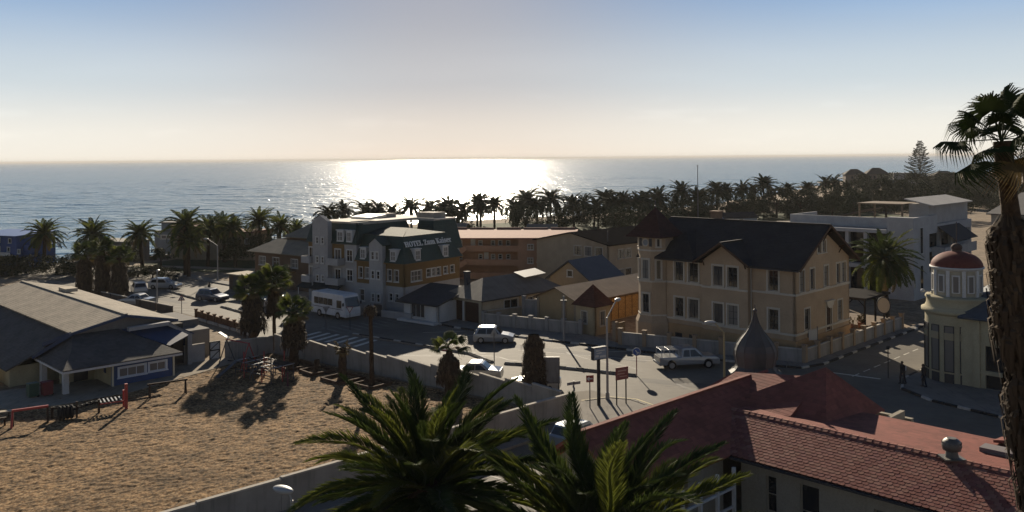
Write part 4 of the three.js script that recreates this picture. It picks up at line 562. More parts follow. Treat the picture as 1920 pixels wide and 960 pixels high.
{ // ---- white modern building
  const t = thing('white_modern_building', 'white flat roofed modern building with tall dark glazing and roof terrace behind the court house', 'building', 49.2, 0, -108, -45), w = mat(0.44, 0.44, 0.44, 0.85, { map: TEX.plaster, bumpMap: TEX.bPlaster, bumpScale: 0.004 }), W = 17.5, D = 21;
  part('frame', [bx(-3.2, 0, 0, 10.2, -1.2, 0), bx(-0.4, 0, 0, 10.2, -5.2, -1.2), bx(-0.4, 0, 0, 3.0, -D, -5.2), bx(-W, -3.2, 8.15, 8.6, -1.2, 0.3), bx(-W, -3.2, 3.6, 4.1, -1.2, 0.1), bx(-0.4, 0, 7.9, 9.0, -D, -5.2), bx(-0.4, 0, 5.6, 6.1, -D, -5.2), bx(-0.4, 0, 9.0, 10.2, -8, -5.2)], w, t);
  for (const x of [-W, -11.8, -8.6, -6.2]) part('column', bx(x, x + 0.45, 0, 8.15, -0.6, 0.05), w, t);
  for (const z of [-9.4, -13.6, -D]) part('column', bx(-0.42, -0.02, 0, 7.9, z, z + 0.6), w, t);
  part('glazing', [bx(-W + 0.1, -3.2, 0, 8.15, -1.3, -1.15), bx(-0.6, -0.45, 0.1, 8.9, -D, -5.2)], MAT.glass, t);
  part('parapet', [bx(-W, -0.4, 8.62, 9.9, -2.6, -2.35), bx(-W, -W + 0.25, 8.62, 9.9, -10, -2.6)], w, t);
  part('roof_deck', [bx(-W, -0.4, 8.5, 8.62, -D, -1.2)], mat(0.3, 0.28, 0.25, 0.9, { map: TEX.concrete }), t);
  part('rear_wall', [bx(-W, -0.4, 0, 8.5, -D - 0.3, -D), bx(-W - 0.02, -W + 0.25, 0, 8.5, -D, -1.3)], w, t);
  const pg = part('roof_pergola', [bx(-9, -3, 11.5, 11.65, -10, -4.5), bx(-8.9, -8.7, 8.6, 11.5, -4.9, -4.7), bx(-3.3, -3.1, 8.6, 11.5, -4.9, -4.7), bx(-8.9, -8.7, 8.6, 11.5, -9.8, -9.6), bx(-3.3, -3.1, 8.6, 11.5, -9.8, -9.6)], mat(0.3, 0.24, 0.18, 0.9, { map: TEX.bark }), t);
  part('roof_sail', [slab([V(-16, 8.9, -9), V(-9.5, 10.6, -9), V(-9.5, 10.6, -14), V(-16, 8.9, -14)], 0.1)], mat(0.12, 0.1, 0.085, 0.9), t);
  part('upper_block', [bx(-3, -0.5, 8.6, 11.6, -D, -6.5), slab([V(-3.4, 12.3, -6), V(0.2, 11.5, -6), V(0.2, 11.5, -D), V(-3.4, 12.3, -D)], 0.14)], mat(0.44, 0.42, 0.40, 0.85, { map: TEX.plaster }), t);
  part('awning', [slab([V(0.02, 8.7, -8), V(0.02, 8.7, -16), V(2.4, 7.0, -16), V(2.4, 7.0, -8)], 0.06)], mat(0.05, 0.05, 0.052, 0.9), t);
  part('balcony', [bx(0.01, 1.6, 5.0, 5.2, -18, -6), bx(1.5, 1.6, 5.2, 6.2, -18, -6), bx(0.01, 1.5, 5.2, 6.2, -6.1, -6)], w, t);
  windowAt(t, faceM(0, 0, 0, 90), 2.0, 5.6, 1.0, 3.3, { set: -0.05, proud: 0.07, sur: 0, nx: 1, ny: 1, sill: false }); windowAt(t, faceM(0, 0, 0, 90), 2.0, 0.8, 1.0, 3.4, { set: -0.05, proud: 0.07, sur: 0, nx: 1, ny: 1, sill: false });
}
{ // ---- grey block at the right edge
  const t = thing('grey_block', 'plain grey block with sloping roof behind the fan palm at the right edge', 'building', 74, 0, -118, -45);
  part('wall', [bx(-9, 6, 0, 9.6, -16, 0)], mat(0.30, 0.285, 0.27, 0.9, { map: TEX.plaster }), t); part('roof', [slab([V(-9.5, 9.6, 0.6), V(6.5, 9.6, 0.6), V(6.5, 12.0, -16.4), V(-9.5, 12.0, -16.4)], 0.16)], mat(0.14, 0.135, 0.135, 0.9, { map: TEX.sheet }), t);
  for (const x of [-7.5, -5, -2.5, 0, 2.5]) for (const y of [2.2, 5.8]) windowAt(t, I4, x, y, 1.1, 1.5, { set: -0.05, proud: 0.09, sur: 0.08 });
}
{ // ---- restaurant terrace and pergola beside the court house
  const t = thing('pergola', 'dark flat roofed timber pergola over terrace seats beside the court house', 'pergola', 36.4, 0, -91.5, -45), dk = mat(0.026, 0.024, 0.024, 1, { specularIntensity: 0.05 });
  part('roof', bx(-3.8, 0.4, 2.9, 3.15, -6, 0.3), dk, t);
  for (const [x, z] of [[-3.6, 0.1], [-1.8, 0.1], [0.2, 0.1], [0.2, -2.5], [0.2, -5.5]]) part('post', bx(x - 0.08, x + 0.08, 0, 2.9, z - 0.08, z + 0.08), dk, t);
  part('brace', [bar(V(-3.6, 2.2, 0.1), V(-2.9, 2.9, 0.1), 0.05), bar(V(-1.8, 2.2, 0.1), V(-1.1, 2.9, 0.1), 0.05), bar(V(-1.8, 2.2, 0.1), V(-2.5, 2.9, 0.1), 0.05), bar(V(0.2, 2.2, 0.1), V(-0.5, 2.9, 0.1), 0.05), bar(V(0.2, 2.2, -2.5), V(0.2, 2.9, -3.2), 0.05)], dk, t);
  part('terrace', bx(-4, 0.6, 0, 0.35, -6, 0.4), mat(0.2, 0.15, 0.11, 0.9, { map: TEX.concrete }), t);
  const s = thing('oval_sign', 'pale oval hanging sign on a post by the pergola entrance', 'sign', 38.0, 0, -90.2, -35);
  part('post', bar(V(0, 0, 0), V(0, 3.2, 0), 0.09), MAT.dark, s); part('board', [new THREE.CylinderGeometry(0.75, 0.75, 0.08, 24).rotateX(Math.PI / 2).scale(0.85, 1.1, 1).translate(0, 2.6, 0.14)], mat(0.4, 0.36, 0.29, 0.8), s); part('rim', [new THREE.TorusGeometry(0.75, 0.05, 6, 28).scale(0.85, 1.1, 1).translate(0, 2.6, 0.19)], MAT.dark, s);
}
for (const [i, [x, z]] of [[35.6, -90.2], [34.2, -89.4], [36.2, -91.6]].entries()) { const t = thing('planter', ['brown planter with dry shrub nearest the street wall', 'brown planter with dry shrub under the pergola edge', 'brown planter with dry shrub at the pergola corner post'][i], 'planter', x, 0.35, z, i * 30, 'planters on the terrace'); part('pot', cyl(0.25, 0.35, 0.5, 0, 0, 0, 12), mat(0.2, 0.09, 0.05, 0.9), t); const r = rng(i + 5), l = []; for (let k = 0; k < 40; k++) l.push(new THREE.PlaneGeometry(0.12, 0.3).rotateX(r() * 3).rotateY(r() * 6).translate((r() - 0.5) * 0.7, 0.5 + r() * 0.6, (r() - 0.5) * 0.7)); part('foliage', l, mat(0.12, 0.09, 0.035, 0.9, { side: THREE.DoubleSide }), t); }
{ // ---- corner building with round turret and red dome
  const t = thing('corner_building', 'cream corner building with round turret under a red dome and slate blue roof', 'building', 35.5, 0, -70.4, -47), cr = mat(0.42, 0.375, 0.25, 0.88, { map: TEX.plaster, bumpMap: TEX.bPlaster, bumpScale: 0.004 }), R = 2.35;
  part('wall', [wallGeo(9.5, 5.5, [[3.0, 3.9, 1.5, 0.95], [2.5, 1.5, 2.2, 1.9], [2.5, 0.15, 2.2, 1.05], [6.4, 1.0, 1.6, 2.4]]).applyMatrix4(faceM(0.3, 0, 2.15, 0)), bx(9.5, 9.8, 0, 5.5, -10, 1.9), bx(-1.6, -1.35, 0, 5.5, -10, -0.6), bx(-1.35, 9.5, 0, 5.5, -10.3, -10)], cr, t);
  for (const w of [[3.0, 3.9, 1.5, 0.95], [2.5, 1.5, 2.2, 1.9], [2.5, 0.15, 2.2, 1.05], [6.4, 1.0, 1.6, 2.4]]) windowAt(t, faceM(0.3, 0, 2.15, 0), ...w, { sur: 0, nx: 1, ny: 1, frame: MAT.dark, set: 0.16, sill: false });
  const rings = []; part('turret', [new THREE.CylinderGeometry(R, R, 5.4, 40, 1).translate(0, 2.7, 0)], cr, t);
  for (let i = 0; i < 6; i++) { const a = (-75 + i * 27) * DEG; if (i > 4) continue; const M = faceM(Math.sin(a) * (R - 0.02), 0, Math.cos(a) * (R - 0.02), a / DEG); const w = windowAt(t, M, -0.36, 1.0, 0.72, 3.6, { set: -0.06, proud: 0.02, sur: 0, nx: 1, ny: 1, frame: MAT.dark, sill: false }); part('spandrel', bx(0.02, 0.7, 2.5, 3.05, 0.06, 0.1), mat(0.3, 0.26, 0.17, 0.9), w); part('plinth_vent', bx(0.02, 0.7, -0.9, -0.15, 0.0, 0.08), MAT.dark, w); }
  const prof = [[R + 0.02, 5.35], [R + 0.28, 5.5], [R + 0.28, 5.72], [R + 0.05, 5.8], [R - 0.1, 6.1], [R - 0.1, 6.5], [R + 0.0, 6.58], [R - 0.05, 6.75], [R - 0.55, 6.8]].map(([x, y]) => new THREE.Vector2(x, y));
  part('cornice', [new THREE.LatheGeometry(prof, 40)], cr, t);
  const lr = R - 0.6; part('lantern', [new THREE.CylinderGeometry(lr, lr, 2.2, 32, 1).translate(0, 7.8, 0)], mat(0.42, 0.385, 0.29, 0.88, { map: TEX.plaster }), t);
  for (let i = 0; i < 10; i++) { const a = (i * 36 - 90) * DEG, M = faceM(Math.sin(a) * lr, 0, Math.cos(a) * lr, a / DEG); windowAt(t, M, -0.25, 7.1, 0.5, 1.35, { set: -0.06, proud: 0.03, sur: 0.05, nx: 1, ny: 1, frame: MAT.white, sill: false }); const b = a + 18 * DEG; part('pilaster', [bx(-0.13, 0.13, 6.8, 8.85, -0.05, 0.12).applyMatrix4(faceM(Math.sin(b) * lr, 0, Math.cos(b) * lr, b / DEG))], MAT.white, t); }
  part('lantern_cornice', [new THREE.LatheGeometry([[lr + 0.02, 8.8], [lr + 0.22, 8.95], [lr + 0.24, 9.08], [lr, 9.12]].map(([x, y]) => new THREE.Vector2(x, y)), 36)], MAT.white, t);
  const dome = [new THREE.Vector2(lr + 0.2, 9.08)]; for (let k = 0; k <= 10; k++) { const a = k / 10 * 82 * DEG; dome.push(new THREE.Vector2((lr + 0.14) * Math.cos(a), 9.12 + 1.15 * Math.sin(a))); }
  const dm = part('dome', [new THREE.LatheGeometry(dome, 36)], mat(0.17, 0.05, 0.04, 0.75, { map: TEX.concrete }), t);
  part('finial', [cyl(0.42, 0.36, 0.18, 0, 10.2, 0, 18), new THREE.SphereGeometry(0.42, 18, 12).scale(1, 0.8, 1).translate(0, 10.55, 0), bar(V(0, 10.8, 0), V(0, 12.6, 0), 0.03)], mat(0.075, 0.05, 0.04, 0.8), dm);
  part('roof', [slab([V(1.0, 5.45, 2.7), V(10.4, 5.45, 2.7), V(10.4, 8.4, -3), V(3.0, 8.4, -3)], 0.13), slab([V(1.0, 5.45, 2.7), V(3.0, 8.4, -3), V(0.0, 6.5, -2.2)], 0.13), slab([V(-1.9, 5.45, -1.6), V(3.2, 8.4, -3), V(3.2, 8.4, -8), V(-1.9, 5.45, -10.6)], 0.13)], mat(0.055, 0.075, 0.10, 0.7, { map: TEX.roofrow, bumpMap: TEX.bRow, bumpScale: 0.02 }), t);
  part('pilaster', [bx(2.0, 2.45, 0, 5.4, 2.15, 2.27), bx(5.3, 5.9, 0, 5.4, 2.15, 2.27), bx(2.45, 5.3, 1.25, 1.42, 2.15, 2.23), bx(2.45, 5.3, 3.45, 3.62, 2.15, 2.23)], cr, t);
  part('wall_lamp', [new THREE.SphereGeometry(0.16, 12, 8).translate(-2.2, 7.0, 1.2), bar(V(-1.7, 6.9, 0.9), V(-2.2, 7.0, 1.2), 0.03)], MAT.white, t);
}
{ // ---- the red roofed building in the foreground
  const t = thing('red_roofed_building', 'low cream building with red shingled roofs and onion dome in the foreground', 'building', 10.5, 0, -43.1, -46), wl = mat(0.36, 0.32, 0.25, 0.9, { map: TEX.plaster, bumpMap: TEX.bPlaster, bumpScale: 0.005 });
  const redTex = { map: TEX.roofrow, bumpMap: TEX.bRow, bumpScale: 0.02 }, reds = [[0.31, 0.112, 0.085], [0.35, 0.135, 0.105], [0.27, 0.09, 0.07], [0.33, 0.145, 0.105], [0.29, 0.105, 0.09], [0.37, 0.165, 0.125]].map((c) => mat(...c, 0.85, { map: TEX.concrete, bumpMap: TEX.bRough, bumpScale: 0.004 }));
  const redRoof = mat(0.30, 0.10, 0.075, 0.85, redTex), wingRed = redRoof;
  const L = 24, ey = 3.4, ry = 4.62, rz = -3.15, holes = [[1.35, 0.9, 0.55, 1.75], [3.1, 0.2, 0.95, 2.5], [6.6, 0.9, 1.6, 1.6], [10, 0.9, 1.2, 1.6]];
  part('wall', [wallGeo(L, 3.2, holes).applyMatrix4(faceM(0.3, 0, -0.6, 0)), bx(0.3, 0.55, 0, 3.2, -8.0, -0.85), bx(0.55, L, 0, 4.3, -8.3, -8.0), wallGeo(7.6, 3.2, [[1.2, 0.5, 1.2, 2.2], [3.4, 0.5, 1.2, 2.2]]).applyMatrix4(faceM(-0.6, 0, 7.2, 90)), bx(-5.6, -5.35, 0, 3.2, -12, 7.0), wallGeo(5.0, [[0, 3.2], [2.55, 5.2], [5.0, 3.2]]).applyMatrix4(faceM(-5.6, 0, 7.2, 0)), bx(-5.35, 4, 0, 3.4, -12.3, -12), bx(3.4, 3.65, 0, 3.8, -12, -8.3)], wl, t);
  for (const h of holes) windowAt(t, faceM(0.3, 0, -0.6, 0), ...h, { sur: 0.0, nx: 1, ny: 2, frame: wl, set: 0.14, sill: false });
  // near slope: separate shingles on a deck
  part('roof_deck', [slab([V(-2.6, ey, 0), V(L, ey, 0), V(L, ry, rz), V(-2.6, ry, rz)], 0.16)], mat(0.07, 0.03, 0.025, 0.9), t);
  const sl = Math.hypot(ry - ey, rz), up = V(0, (ry - ey) / sl, rz / sl), nrm = V(0, -rz / sl, (ry - ey) / sl), rows = 17, ex = sl / rows, tw = 0.3, r = rng(12);
  const variants = [0, 1, 2].map((k) => { const w = tw - 0.012 - 0.008 * k, h = ex * 1.35, c = 0.035 + 0.012 * k, s = new THREE.Shape(); s.moveTo(-w / 2 + c, 0); s.lineTo(w / 2 - c, 0); s.lineTo(w / 2, c * 0.8); s.lineTo(w / 2, h); s.lineTo(-w / 2, h); s.lineTo(-w / 2, c * 0.8); s.closePath(); return ready([new THREE.ExtrudeGeometry(s, { depth: 0.014, bevelEnabled: false })]); });
  const basis = new THREE.Matrix4().makeBasis(V(1, 0, 0), up, nrm), rest = [], restAt = (x, row, jx) => V(x + jx, ey + up.y * (row * ex - 0.04), up.z * (row * ex - 0.04));
  for (let row = 0; row < rows; row++) for (let i = 0; i < 78; i++) {
    const x = -2.4 + i * tw + (row % 2) * tw / 2, p = restAt(x, row, (r() - 0.5) * 0.02), g = variants[Math.floor(r() * 3)], m = reds[Math.floor(r() * 6)], M = basis.clone().multiply(new THREE.Matrix4().makeRotationX(-0.045 - 0.02 * r())).multiply(new THREE.Matrix4().makeRotationZ((r() - 0.5) * 0.03)).setPosition(p.x, p.y + 0.02, p.z + 0.012);
    if (x > 5.25 && x < 10.55) { const q = new THREE.Mesh(g, m); q.name = 'shingle'; q.applyMatrix4(M); t.add(q); } else rest.push([g, M, m]);
  }
  { // the shingles beyond, joined
    const geos = rest.map(([g, M, m]) => { const q = g.clone().applyMatrix4(M), c = new Float32Array(q.attributes.position.count * 3); for (let k = 0; k < c.length; k += 3) { c[k] = m.color.r; c[k + 1] = m.color.g; c[k + 2] = m.color.b; } q.setAttribute('color', new THREE.BufferAttribute(c, 3)); return q; });
    const q = new THREE.Mesh(mergeGeometries(geos), mat(1, 1, 1, 0.85, { vertexColors: true, map: TEX.concrete, bumpMap: TEX.bRough, bumpScale: 0.004 })); q.name = 'shingles'; q.userData.kind = 'stuff'; t.add(q);
  }
  const rt = ready([bx(-0.19, 0.19, -0.012, 0.012, -0.02, 0.2).rotateX(0.42).translate(0, 0, 0), bx(-0.19, 0.19, -0.012, 0.012, -0.2, 0.02).rotateX(-0.1)]);
  for (let i = 0; i < 60; i++) { const q = place('ridge_tile', rt, reds[(i * 5) % 6], t, -2 + i * 0.36, ry + 0.06, rz + 0.02); q.rotation.z = 0.05; }
  part('rear_slope', [slab([V(-2.6, ry, rz), V(L, ry, rz), V(L, 4.3, -8.5), V(-2.6, 4.3, -8.5)], 0.14)], redRoof, t);
  part('gutter', [beam(V(0.1, ey - 0.12, 0.08), V(L, ey - 0.12, 0.08), 0.14, 0.1)], MAT.dark, t);
  // dark wing
  const dy = 5.5, dx = -3.06;
  part('wing_roof', [slab([V(0.1, ey, 7.8), V(0.1, ey, -7), V(dx, dy, -7), V(dx, dy, 7.8)], 0.15), slab([V(-6.2, ey, 7.8), V(-6.2, ey, -9), V(dx, dy, -9), V(dx, dy, 7.8)], 0.15)], wingRed, t);
  part('wing_ridge', [beam(V(dx, dy + 0.03, 7.9), V(dx, dy + 0.03, -7), 0.26, 0.09)], wingRed, t);
  // steep hip with a point, and the roof joining it to the dome
  const ap = V(1.2, 6.55, -7.7);
  part('hip_roof', [slab([V(-3.0, 4.5, -4.3), V(3.0, 4.15, -4.1), ap], 0.13), slab([V(3.0, 4.15, -4.1), V(3.1, 4.0, -10.7), ap], 0.13), slab([V(3.1, 4.0, -10.7), V(-3, 4.0, -10.7), ap], 0.13), slab([V(-3.0, 4.5, -4.3), V(-3.0, 4.3, -10.7), ap], 0.13)], wingRed, t);
  part('link_roof', [slab([V(-5.2, 4.0, -3.8), V(1, 4.6, -4.2), V(1, 6.0, -7.6), V(-4.2, 5.45, -7.4)], 0.13), slab([V(-5.6, 3.4, -12.6), V(1, 3.6, -12.4), V(1, 6.0, -7.6), V(-4.2, 5.45, -7.4)], 0.13)], wingRed, t);
  // corner pavilion and onion dome
  const ox = -4.85, oz = -10.7, c4 = [[-2.6, -2.6], [2.6, -2.6], [2.6, 2.6], [-2.6, 2.6]].map(([a, b]) => V(ox + a, 3.45, oz + b)), c5 = [[-1.2, -1.2], [1.2, -1.2], [1.2, 1.2], [-1.2, 1.2]].map(([a, b]) => V(ox + a, 4.55, oz + b));
  part('pavilion_roof', c4.map((p, i) => slab([p, c4[(i + 1) % 4], c5[(i + 1) % 4], c5[i]], 0.12)), wingRed, t);
  const metal = mat(0.10, 0.098, 0.09, 0.7, { map: TEX.concrete, metalness: 0.1 }), pr = [[1.62, 4.75], [1.3, 4.95], [1.16, 5.15], [1.2, 5.45], [1.28, 5.8], [1.27, 6.1], [1.14, 6.45], [0.9, 6.8], [0.6, 7.15], [0.36, 7.5], [0.2, 7.85], [0.1, 8.2], [0.06, 8.4]].map(([x, y]) => new THREE.Vector2(x, y));
  const og = new THREE.LatheGeometry(pr, 12).toNonIndexed(); og.deleteAttribute('normal'); og.computeVertexNormals();
  const dome = part('onion_dome', [og.translate(ox, 0, oz)], metal, t);
  for (let i = 0; i < 12; i++) { const a = i / 12 * Math.PI * 2; part('seam', [new THREE.TubeGeometry(new THREE.CatmullRomCurve3(pr.map((p) => V(ox + Math.sin(a) * (p.x + 0.012), p.y, oz + Math.cos(a) * (p.x + 0.012)))), 16, 0.022, 4)], metal, dome); }
  part('finial', [new THREE.SphereGeometry(0.13, 12, 10).translate(ox, 8.5, oz), bar(V(ox, 8.4, oz), V(ox, 8.9, oz), 0.03)], mat(0.06, 0.055, 0.05, 0.6), dome);
  part('drum', [new THREE.CylinderGeometry(1.0, 1.05, 0.7, 12).translate(ox, 4.5, oz)], MAT.white, t);
  for (let i = 0; i < 6; i++) { const a = i / 6 * Math.PI * 2; part('bracket', [bar(V(ox + Math.sin(a) * 1.05, 4.2, oz + Math.cos(a) * 1.05), V(ox + Math.sin(a) * 1.5, 4.78, oz + Math.cos(a) * 1.5), 0.05)], MAT.dark, t); }
  // veranda rail under the dark wing
  for (let i = 0; i < 5; i++) part('veranda_post', bx(0.6 + 0, 0.75, 0, 3.1, 0.6 + i * 1.4, 0.74 + i * 1.4), MAT.white, t);
  part('veranda_rail', [bx(0.62, 0.73, 2.1, 2.2, 0.6, 6.3), bx(0.62, 0.73, 1.2, 1.3, 0.6, 6.3)], MAT.white, t);
  // skylight and roof vent
  part('skylight', [bx(9.6, 12.6, 4.45, 4.68, -6.3, -5.5)], mat(0.15, 0.12, 0.11, 0.6), t);
  part('cross_gable', [slab([V(9.6, 4.45, -8.6), V(12.2, 4.45, -8.6), V(12.2, 5.0, -7.4), V(9.6, 4.57, -7.4)], 0.12)], redRoof, t);
}
{
  const t = thing('roof_ventilator', 'squat grey turbine ventilator on the red roof ridge', 'ventilator', 19.2, 4.68, -38.65, 0), m = mat(0.15, 0.14, 0.125, 0.55, { metalness: 0.5, map: TEX.concrete });
  part('base', [cyl(0.3, 0.24, 0.34, 0, -0.05, 0, 16), bx(-0.45, 0.45, -0.03, 0.03, -0.4, 0.4)], m, t);
  const s = []; for (let i = 0; i < 18; i++) { const a = i / 18 * Math.PI * 2; s.push(V(Math.cos(a), 0, Math.sin(a))); }
  part('drum', [new THREE.LatheGeometry([[0.22, 0.28], [0.36, 0.34], [0.42, 0.52], [0.38, 0.7], [0.3, 0.78]].map(([x, y]) => new THREE.Vector2(x, y)), 18)], m, t);
  for (let i = 0; i < 18; i++) { const a = i / 18 * Math.PI * 2; part('vane', [bar(V(Math.cos(a) * 0.36, 0.34, Math.sin(a) * 0.36), V(Math.cos(a + 0.3) * 0.4, 0.7, Math.sin(a + 0.3) * 0.4), 0.018, 4)], m, t); }
  part('cap', [new THREE.CylinderGeometry(0.2, 0.32, 0.08, 18).translate(0, 0.82, 0)], m, t);
}
{ // ---- the school hall
  const t = thing('school_hall', 'grey roofed school hall with blue front wall, white window frames and open porch', 'school', -35.9, 0, -72, -46), X = 29, D = 7.9, roof = mat(0.33, 0.285, 0.225, 0.85, { map: TEX.roofrow, bumpMap: TEX.bRow, bumpScale: 0.03 }), cream2 = mat(0.50, 0.43, 0.27, 0.85, { map: TEX.plaster }), blue = mat(0.028, 0.075, 0.21, 0.6, { map: TEX.plaster }), blueD = mat(0.02, 0.05, 0.125, 0.6, { map: TEX.sheet }), dkroof = mat(0.12, 0.112, 0.105, 0.85, { map: TEX.roofrow, bumpMap: TEX.bRow, bumpScale: 0.02 }), wall = mat(0.2, 0.19, 0.18, 0.9, { map: TEX.plaster });
  part('wall', [wallGeo(X, 4.1).applyMatrix4(faceM(-X, 0, 0, 0)), wallGeo(D, [[0, 4.1], [D / 2, 4.9], [D, 4.1]]).applyMatrix4(faceM(0, 0, 0, 90)), wallGeo(X, 4.1).applyMatrix4(faceM(0, 0, -D, 180)), wallGeo(D - 0.5, [[0, 4.1], [(D - 0.5) / 2, 4.9], [D - 0.5, 4.1]]).applyMatrix4(faceM(-X, 0, -D + 0.25, -90))], wall, t);
  part('roof', [slab([V(-X - 0.4, 4.12, 0.5), V(0.4, 4.12, 0.5), V(0.4, 5.08, -D / 2), V(-X - 0.4, 5.08, -D / 2)], 0.12)], roof, t);
  part('far_roof_slope', [slab([V(-X - 0.4, 4.12, -D - 0.5), V(0.4, 4.12, -D - 0.5), V(0.4, 5.08, -D / 2), V(-X - 0.4, 5.08, -D / 2)], 0.12)], roof, t);
  part('ridge_cap', [beam(V(-X - 0.4, 5.1, -D / 2), V(0.42, 5.1, -D / 2), 0.3, 0.07)], mat(0.28, 0.25, 0.2, 0.85), t);
  part('roof_vent', [bx(-20, -18, 4.9, 5.25, -6, -4.8)], mat(0.42, 0.36, 0.27, 0.8), t);
  // lean-to along the near side
  part('lean_to_roof', [slab([V(-X, 1.5, 4.75), V(-1.4, 1.5, 4.75), V(-0.4, 4.06, 0.05), V(-X, 4.06, 0.05)], 0.12)], dkroof, t);
  part('lean_to_wall', [wallGeo(X - 2, 1.6).applyMatrix4(faceM(-X, 0, 4.3, 0)), bx(-2.3, -2.05, 0, 1.6, 0, 4.05)], cream2, t);
  part('low_wall', [bx(-6.5, -3.0, 0, 1.5, 5.6, 5.75), bx(-14, -7.2, 0, 2.0, 5.5, 5.65)], cream2, t);
  // porch
  part('porch_roof', [slab([V(0.05, 3.9, 0.2), V(0.05, 3.9, -3.4), V(2.9, 3.1, -5.0), V(2.9, 3.1, 1.2)], 0.12), slab([V(2.9, 3.1, 1.2), V(2.9, 3.1, -5.0), V(5.5, 2.25, -6.6), V(5.5, 2.25, 2.6)], 0.12), slab([V(0.05, 3.9, 0.2), V(2.9, 3.1, 1.2), V(5.5, 2.25, 2.6), V(-1.6, 2.25, 2.6)], 0.12)], dkroof, t);
  part('fascia', [bx(5.45, 5.52, 2.0, 2.16, -6.6, 2.6), bx(-1.6, 5.45, 2.0, 2.15, 2.55, 2.62)], MAT.white, t);
  part('blue_wall', [wallGeo(5.0, 2.2, [[0.55, 0.75, 2.05, 0.72], [2.95, 0.8, 1.35, 0.68]]).applyMatrix4(faceM(4.3, 0, -1.4, 90))], blue, t);
  windowAt(t, faceM(4.3, 0, -1.4, 90), 0.55, 0.75, 2.05, 0.72, { sur: 0.13, nx: 3, ny: 1, glass: mat(0.16, 0.15, 0.14, 0.4), frame: mat(0.58, 0.62, 0.66, 0.7), set: 0.05 }); windowAt(t, faceM(4.3, 0, -1.4, 90), 2.95, 0.8, 1.35, 0.68, { sur: 0.13, nx: 2, ny: 1, glass: mat(0.16, 0.15, 0.14, 0.4), frame: mat(0.58, 0.62, 0.66, 0.7), set: 0.05 });
  part('porch_wall', [bx(0.2, 4.05, 0, 2.2, -1.62, -1.4), bx(0.02, 0.25, 0, 2.9, -1.4, 1.2), bx(4.3, 4.36, 0, 2.1, -6.42, -6.3)], cream2, t);
  part('corner_trim', [bx(4.31, 4.4, 0, 2.15, -1.5, -1.36), bx(4.31, 4.4, 0, 2.15, -6.4, -6.26), bx(4.31, 4.38, 2.0, 2.15, -6.26, -1.5), bx(4.31, 4.36, 0, 0.12, -6.26, -1.5)], mat(0.55, 0.5, 0.36, 0.8), t);
  part('column', bx(3.75, 4.15, 0, 2.3, 1.75, 2.15), MAT.white, t);
  part('column', bx(1.3, 1.5, 0, 2.6, 0.9, 1.1), cream2, t); part('column', bx(-1.3, -0.7, 0, 2.25, 1.9, 2.3), MAT.white, t);
  part('porch_door', bx(0.25, 0.3, 0.1, 2.1, -0.9, 0.2), MAT.dark, t); part('noticeboard', bx(2.6, 3.0, 1.0, 1.9, -1.4, -1.34), blueD, t);
  // portal on the right
  part('bargeboard', beam(V(0.5, 4.08, 0.5), V(-1.2, 3.2, 2.0), 0.4, 0.3), blueD, t); part('bargeboard', beam(V(0.5, 4.0, 0.45), V(-0.9, 2.35, 2.9), 0.35, 0.25), blueD, t);
  part('portal_frame', [beam(V(1.25, 3.95, -3.8), V(1.25, 4.0, -7.3), 0.5, 0.3), beam(V(1.25, 3.95, -7.2), V(1.25, 2.75, -9.05), 0.5, 0.3), bx(1.0, 1.5, 0, 2.85, -9.2, -8.8)], hotelWhite, t);
  part('portal_canopy', [slab([V(0.4, 3.86, -3.6), V(0.4, 3.86, -7.3), V(2.4, 2.95, -8.5), V(3.9, 2.6, -6.2)], 0.08)], blueD, t);
  part('portal_back', [bx(-0.4, 0.55, 0, 3.7, -8.8, -7.95)], mat(0.1, 0.085, 0.07, 0.9, { map: TEX.plaster }), t);
  part('portal_roof', [slab([V(1.5, 4.05, -7.2), V(-8, 4.05, -7.2), V(-8, 2.85, -9.4), V(1.5, 2.85, -9.4)], 0.1)], blueD, t);
  part('side_wall', bx(-1.6, 1.0, 0, 2.6, -9.25, -9.0), blue, t);
  part('gable_trim', [beam(V(0.45, 4.0, 0.5), V(0.45, 4.95, -D / 2), 0.08, 0.22), beam(V(0.45, 4.0, -D - 0.5), V(0.45, 4.95, -D / 2), 0.08, 0.22)], blueD, t);
  part('side_store', [bx(-9, -1.5, 0, 2.5, -12.2, -9.5), bx(-9, -3.8, 2.5, 3.1, -12.2, -10.4)], mat(0.22, 0.205, 0.19, 0.9, { map: TEX.plaster }), t);
  part('wall_lamp', bx(4.31, 4.5, 1.85, 1.98, -3.9, -3.5), MAT.dark, t);
}
{ // ---- gate and wall beside the school
  panelWall('boundary_wall', 'grey wall from the school gate to the fan palms', [[-26.3, -79.6], [-22.3, -82.2]], { h: 1.55, pil: 0, step: 5, mp: MAT.concrete });
  panelWall('boundary_wall', 'short pale wall between school portal and playground gate', [[-29.2, -77.4], [-27.5, -78.8]], { h: 1.65, pil: 0, step: 3, mp: hotelWhite });
  const t = thing('playground_gate', 'black framed playground gate with crossed bracing on white panel', 'gate', -27.3, 0, -78.95, 40), w = 1.0, h = 1.75;
  part('panel', bx(0.06, w - 0.06, 0.15, h - 0.06, -0.03, 0), MAT.white, t);
  part('frame', [bx(0, 0.08, 0.1, h, -0.05, 0.03), bx(w - 0.08, w, 0.1, h, -0.05, 0.03), bx(0.08, w - 0.08, h - 0.08, h, -0.05, 0.03), bx(0.08, w - 0.08, 0.1, 0.18, -0.05, 0.03), bx(0.08, w - 0.08, 0.9, 1.0, -0.05, 0.03)], MAT.black, t);
  part('brace', [bar(V(0.06, 0.18, 0.02), V(w - 0.06, 0.9, 0.02), 0.035)], MAT.black, t); part('brace', [bar(V(0.06, 1.0, 0.02), V(w - 0.06, h - 0.06, 0.02), 0.035)], MAT.black, t);
}
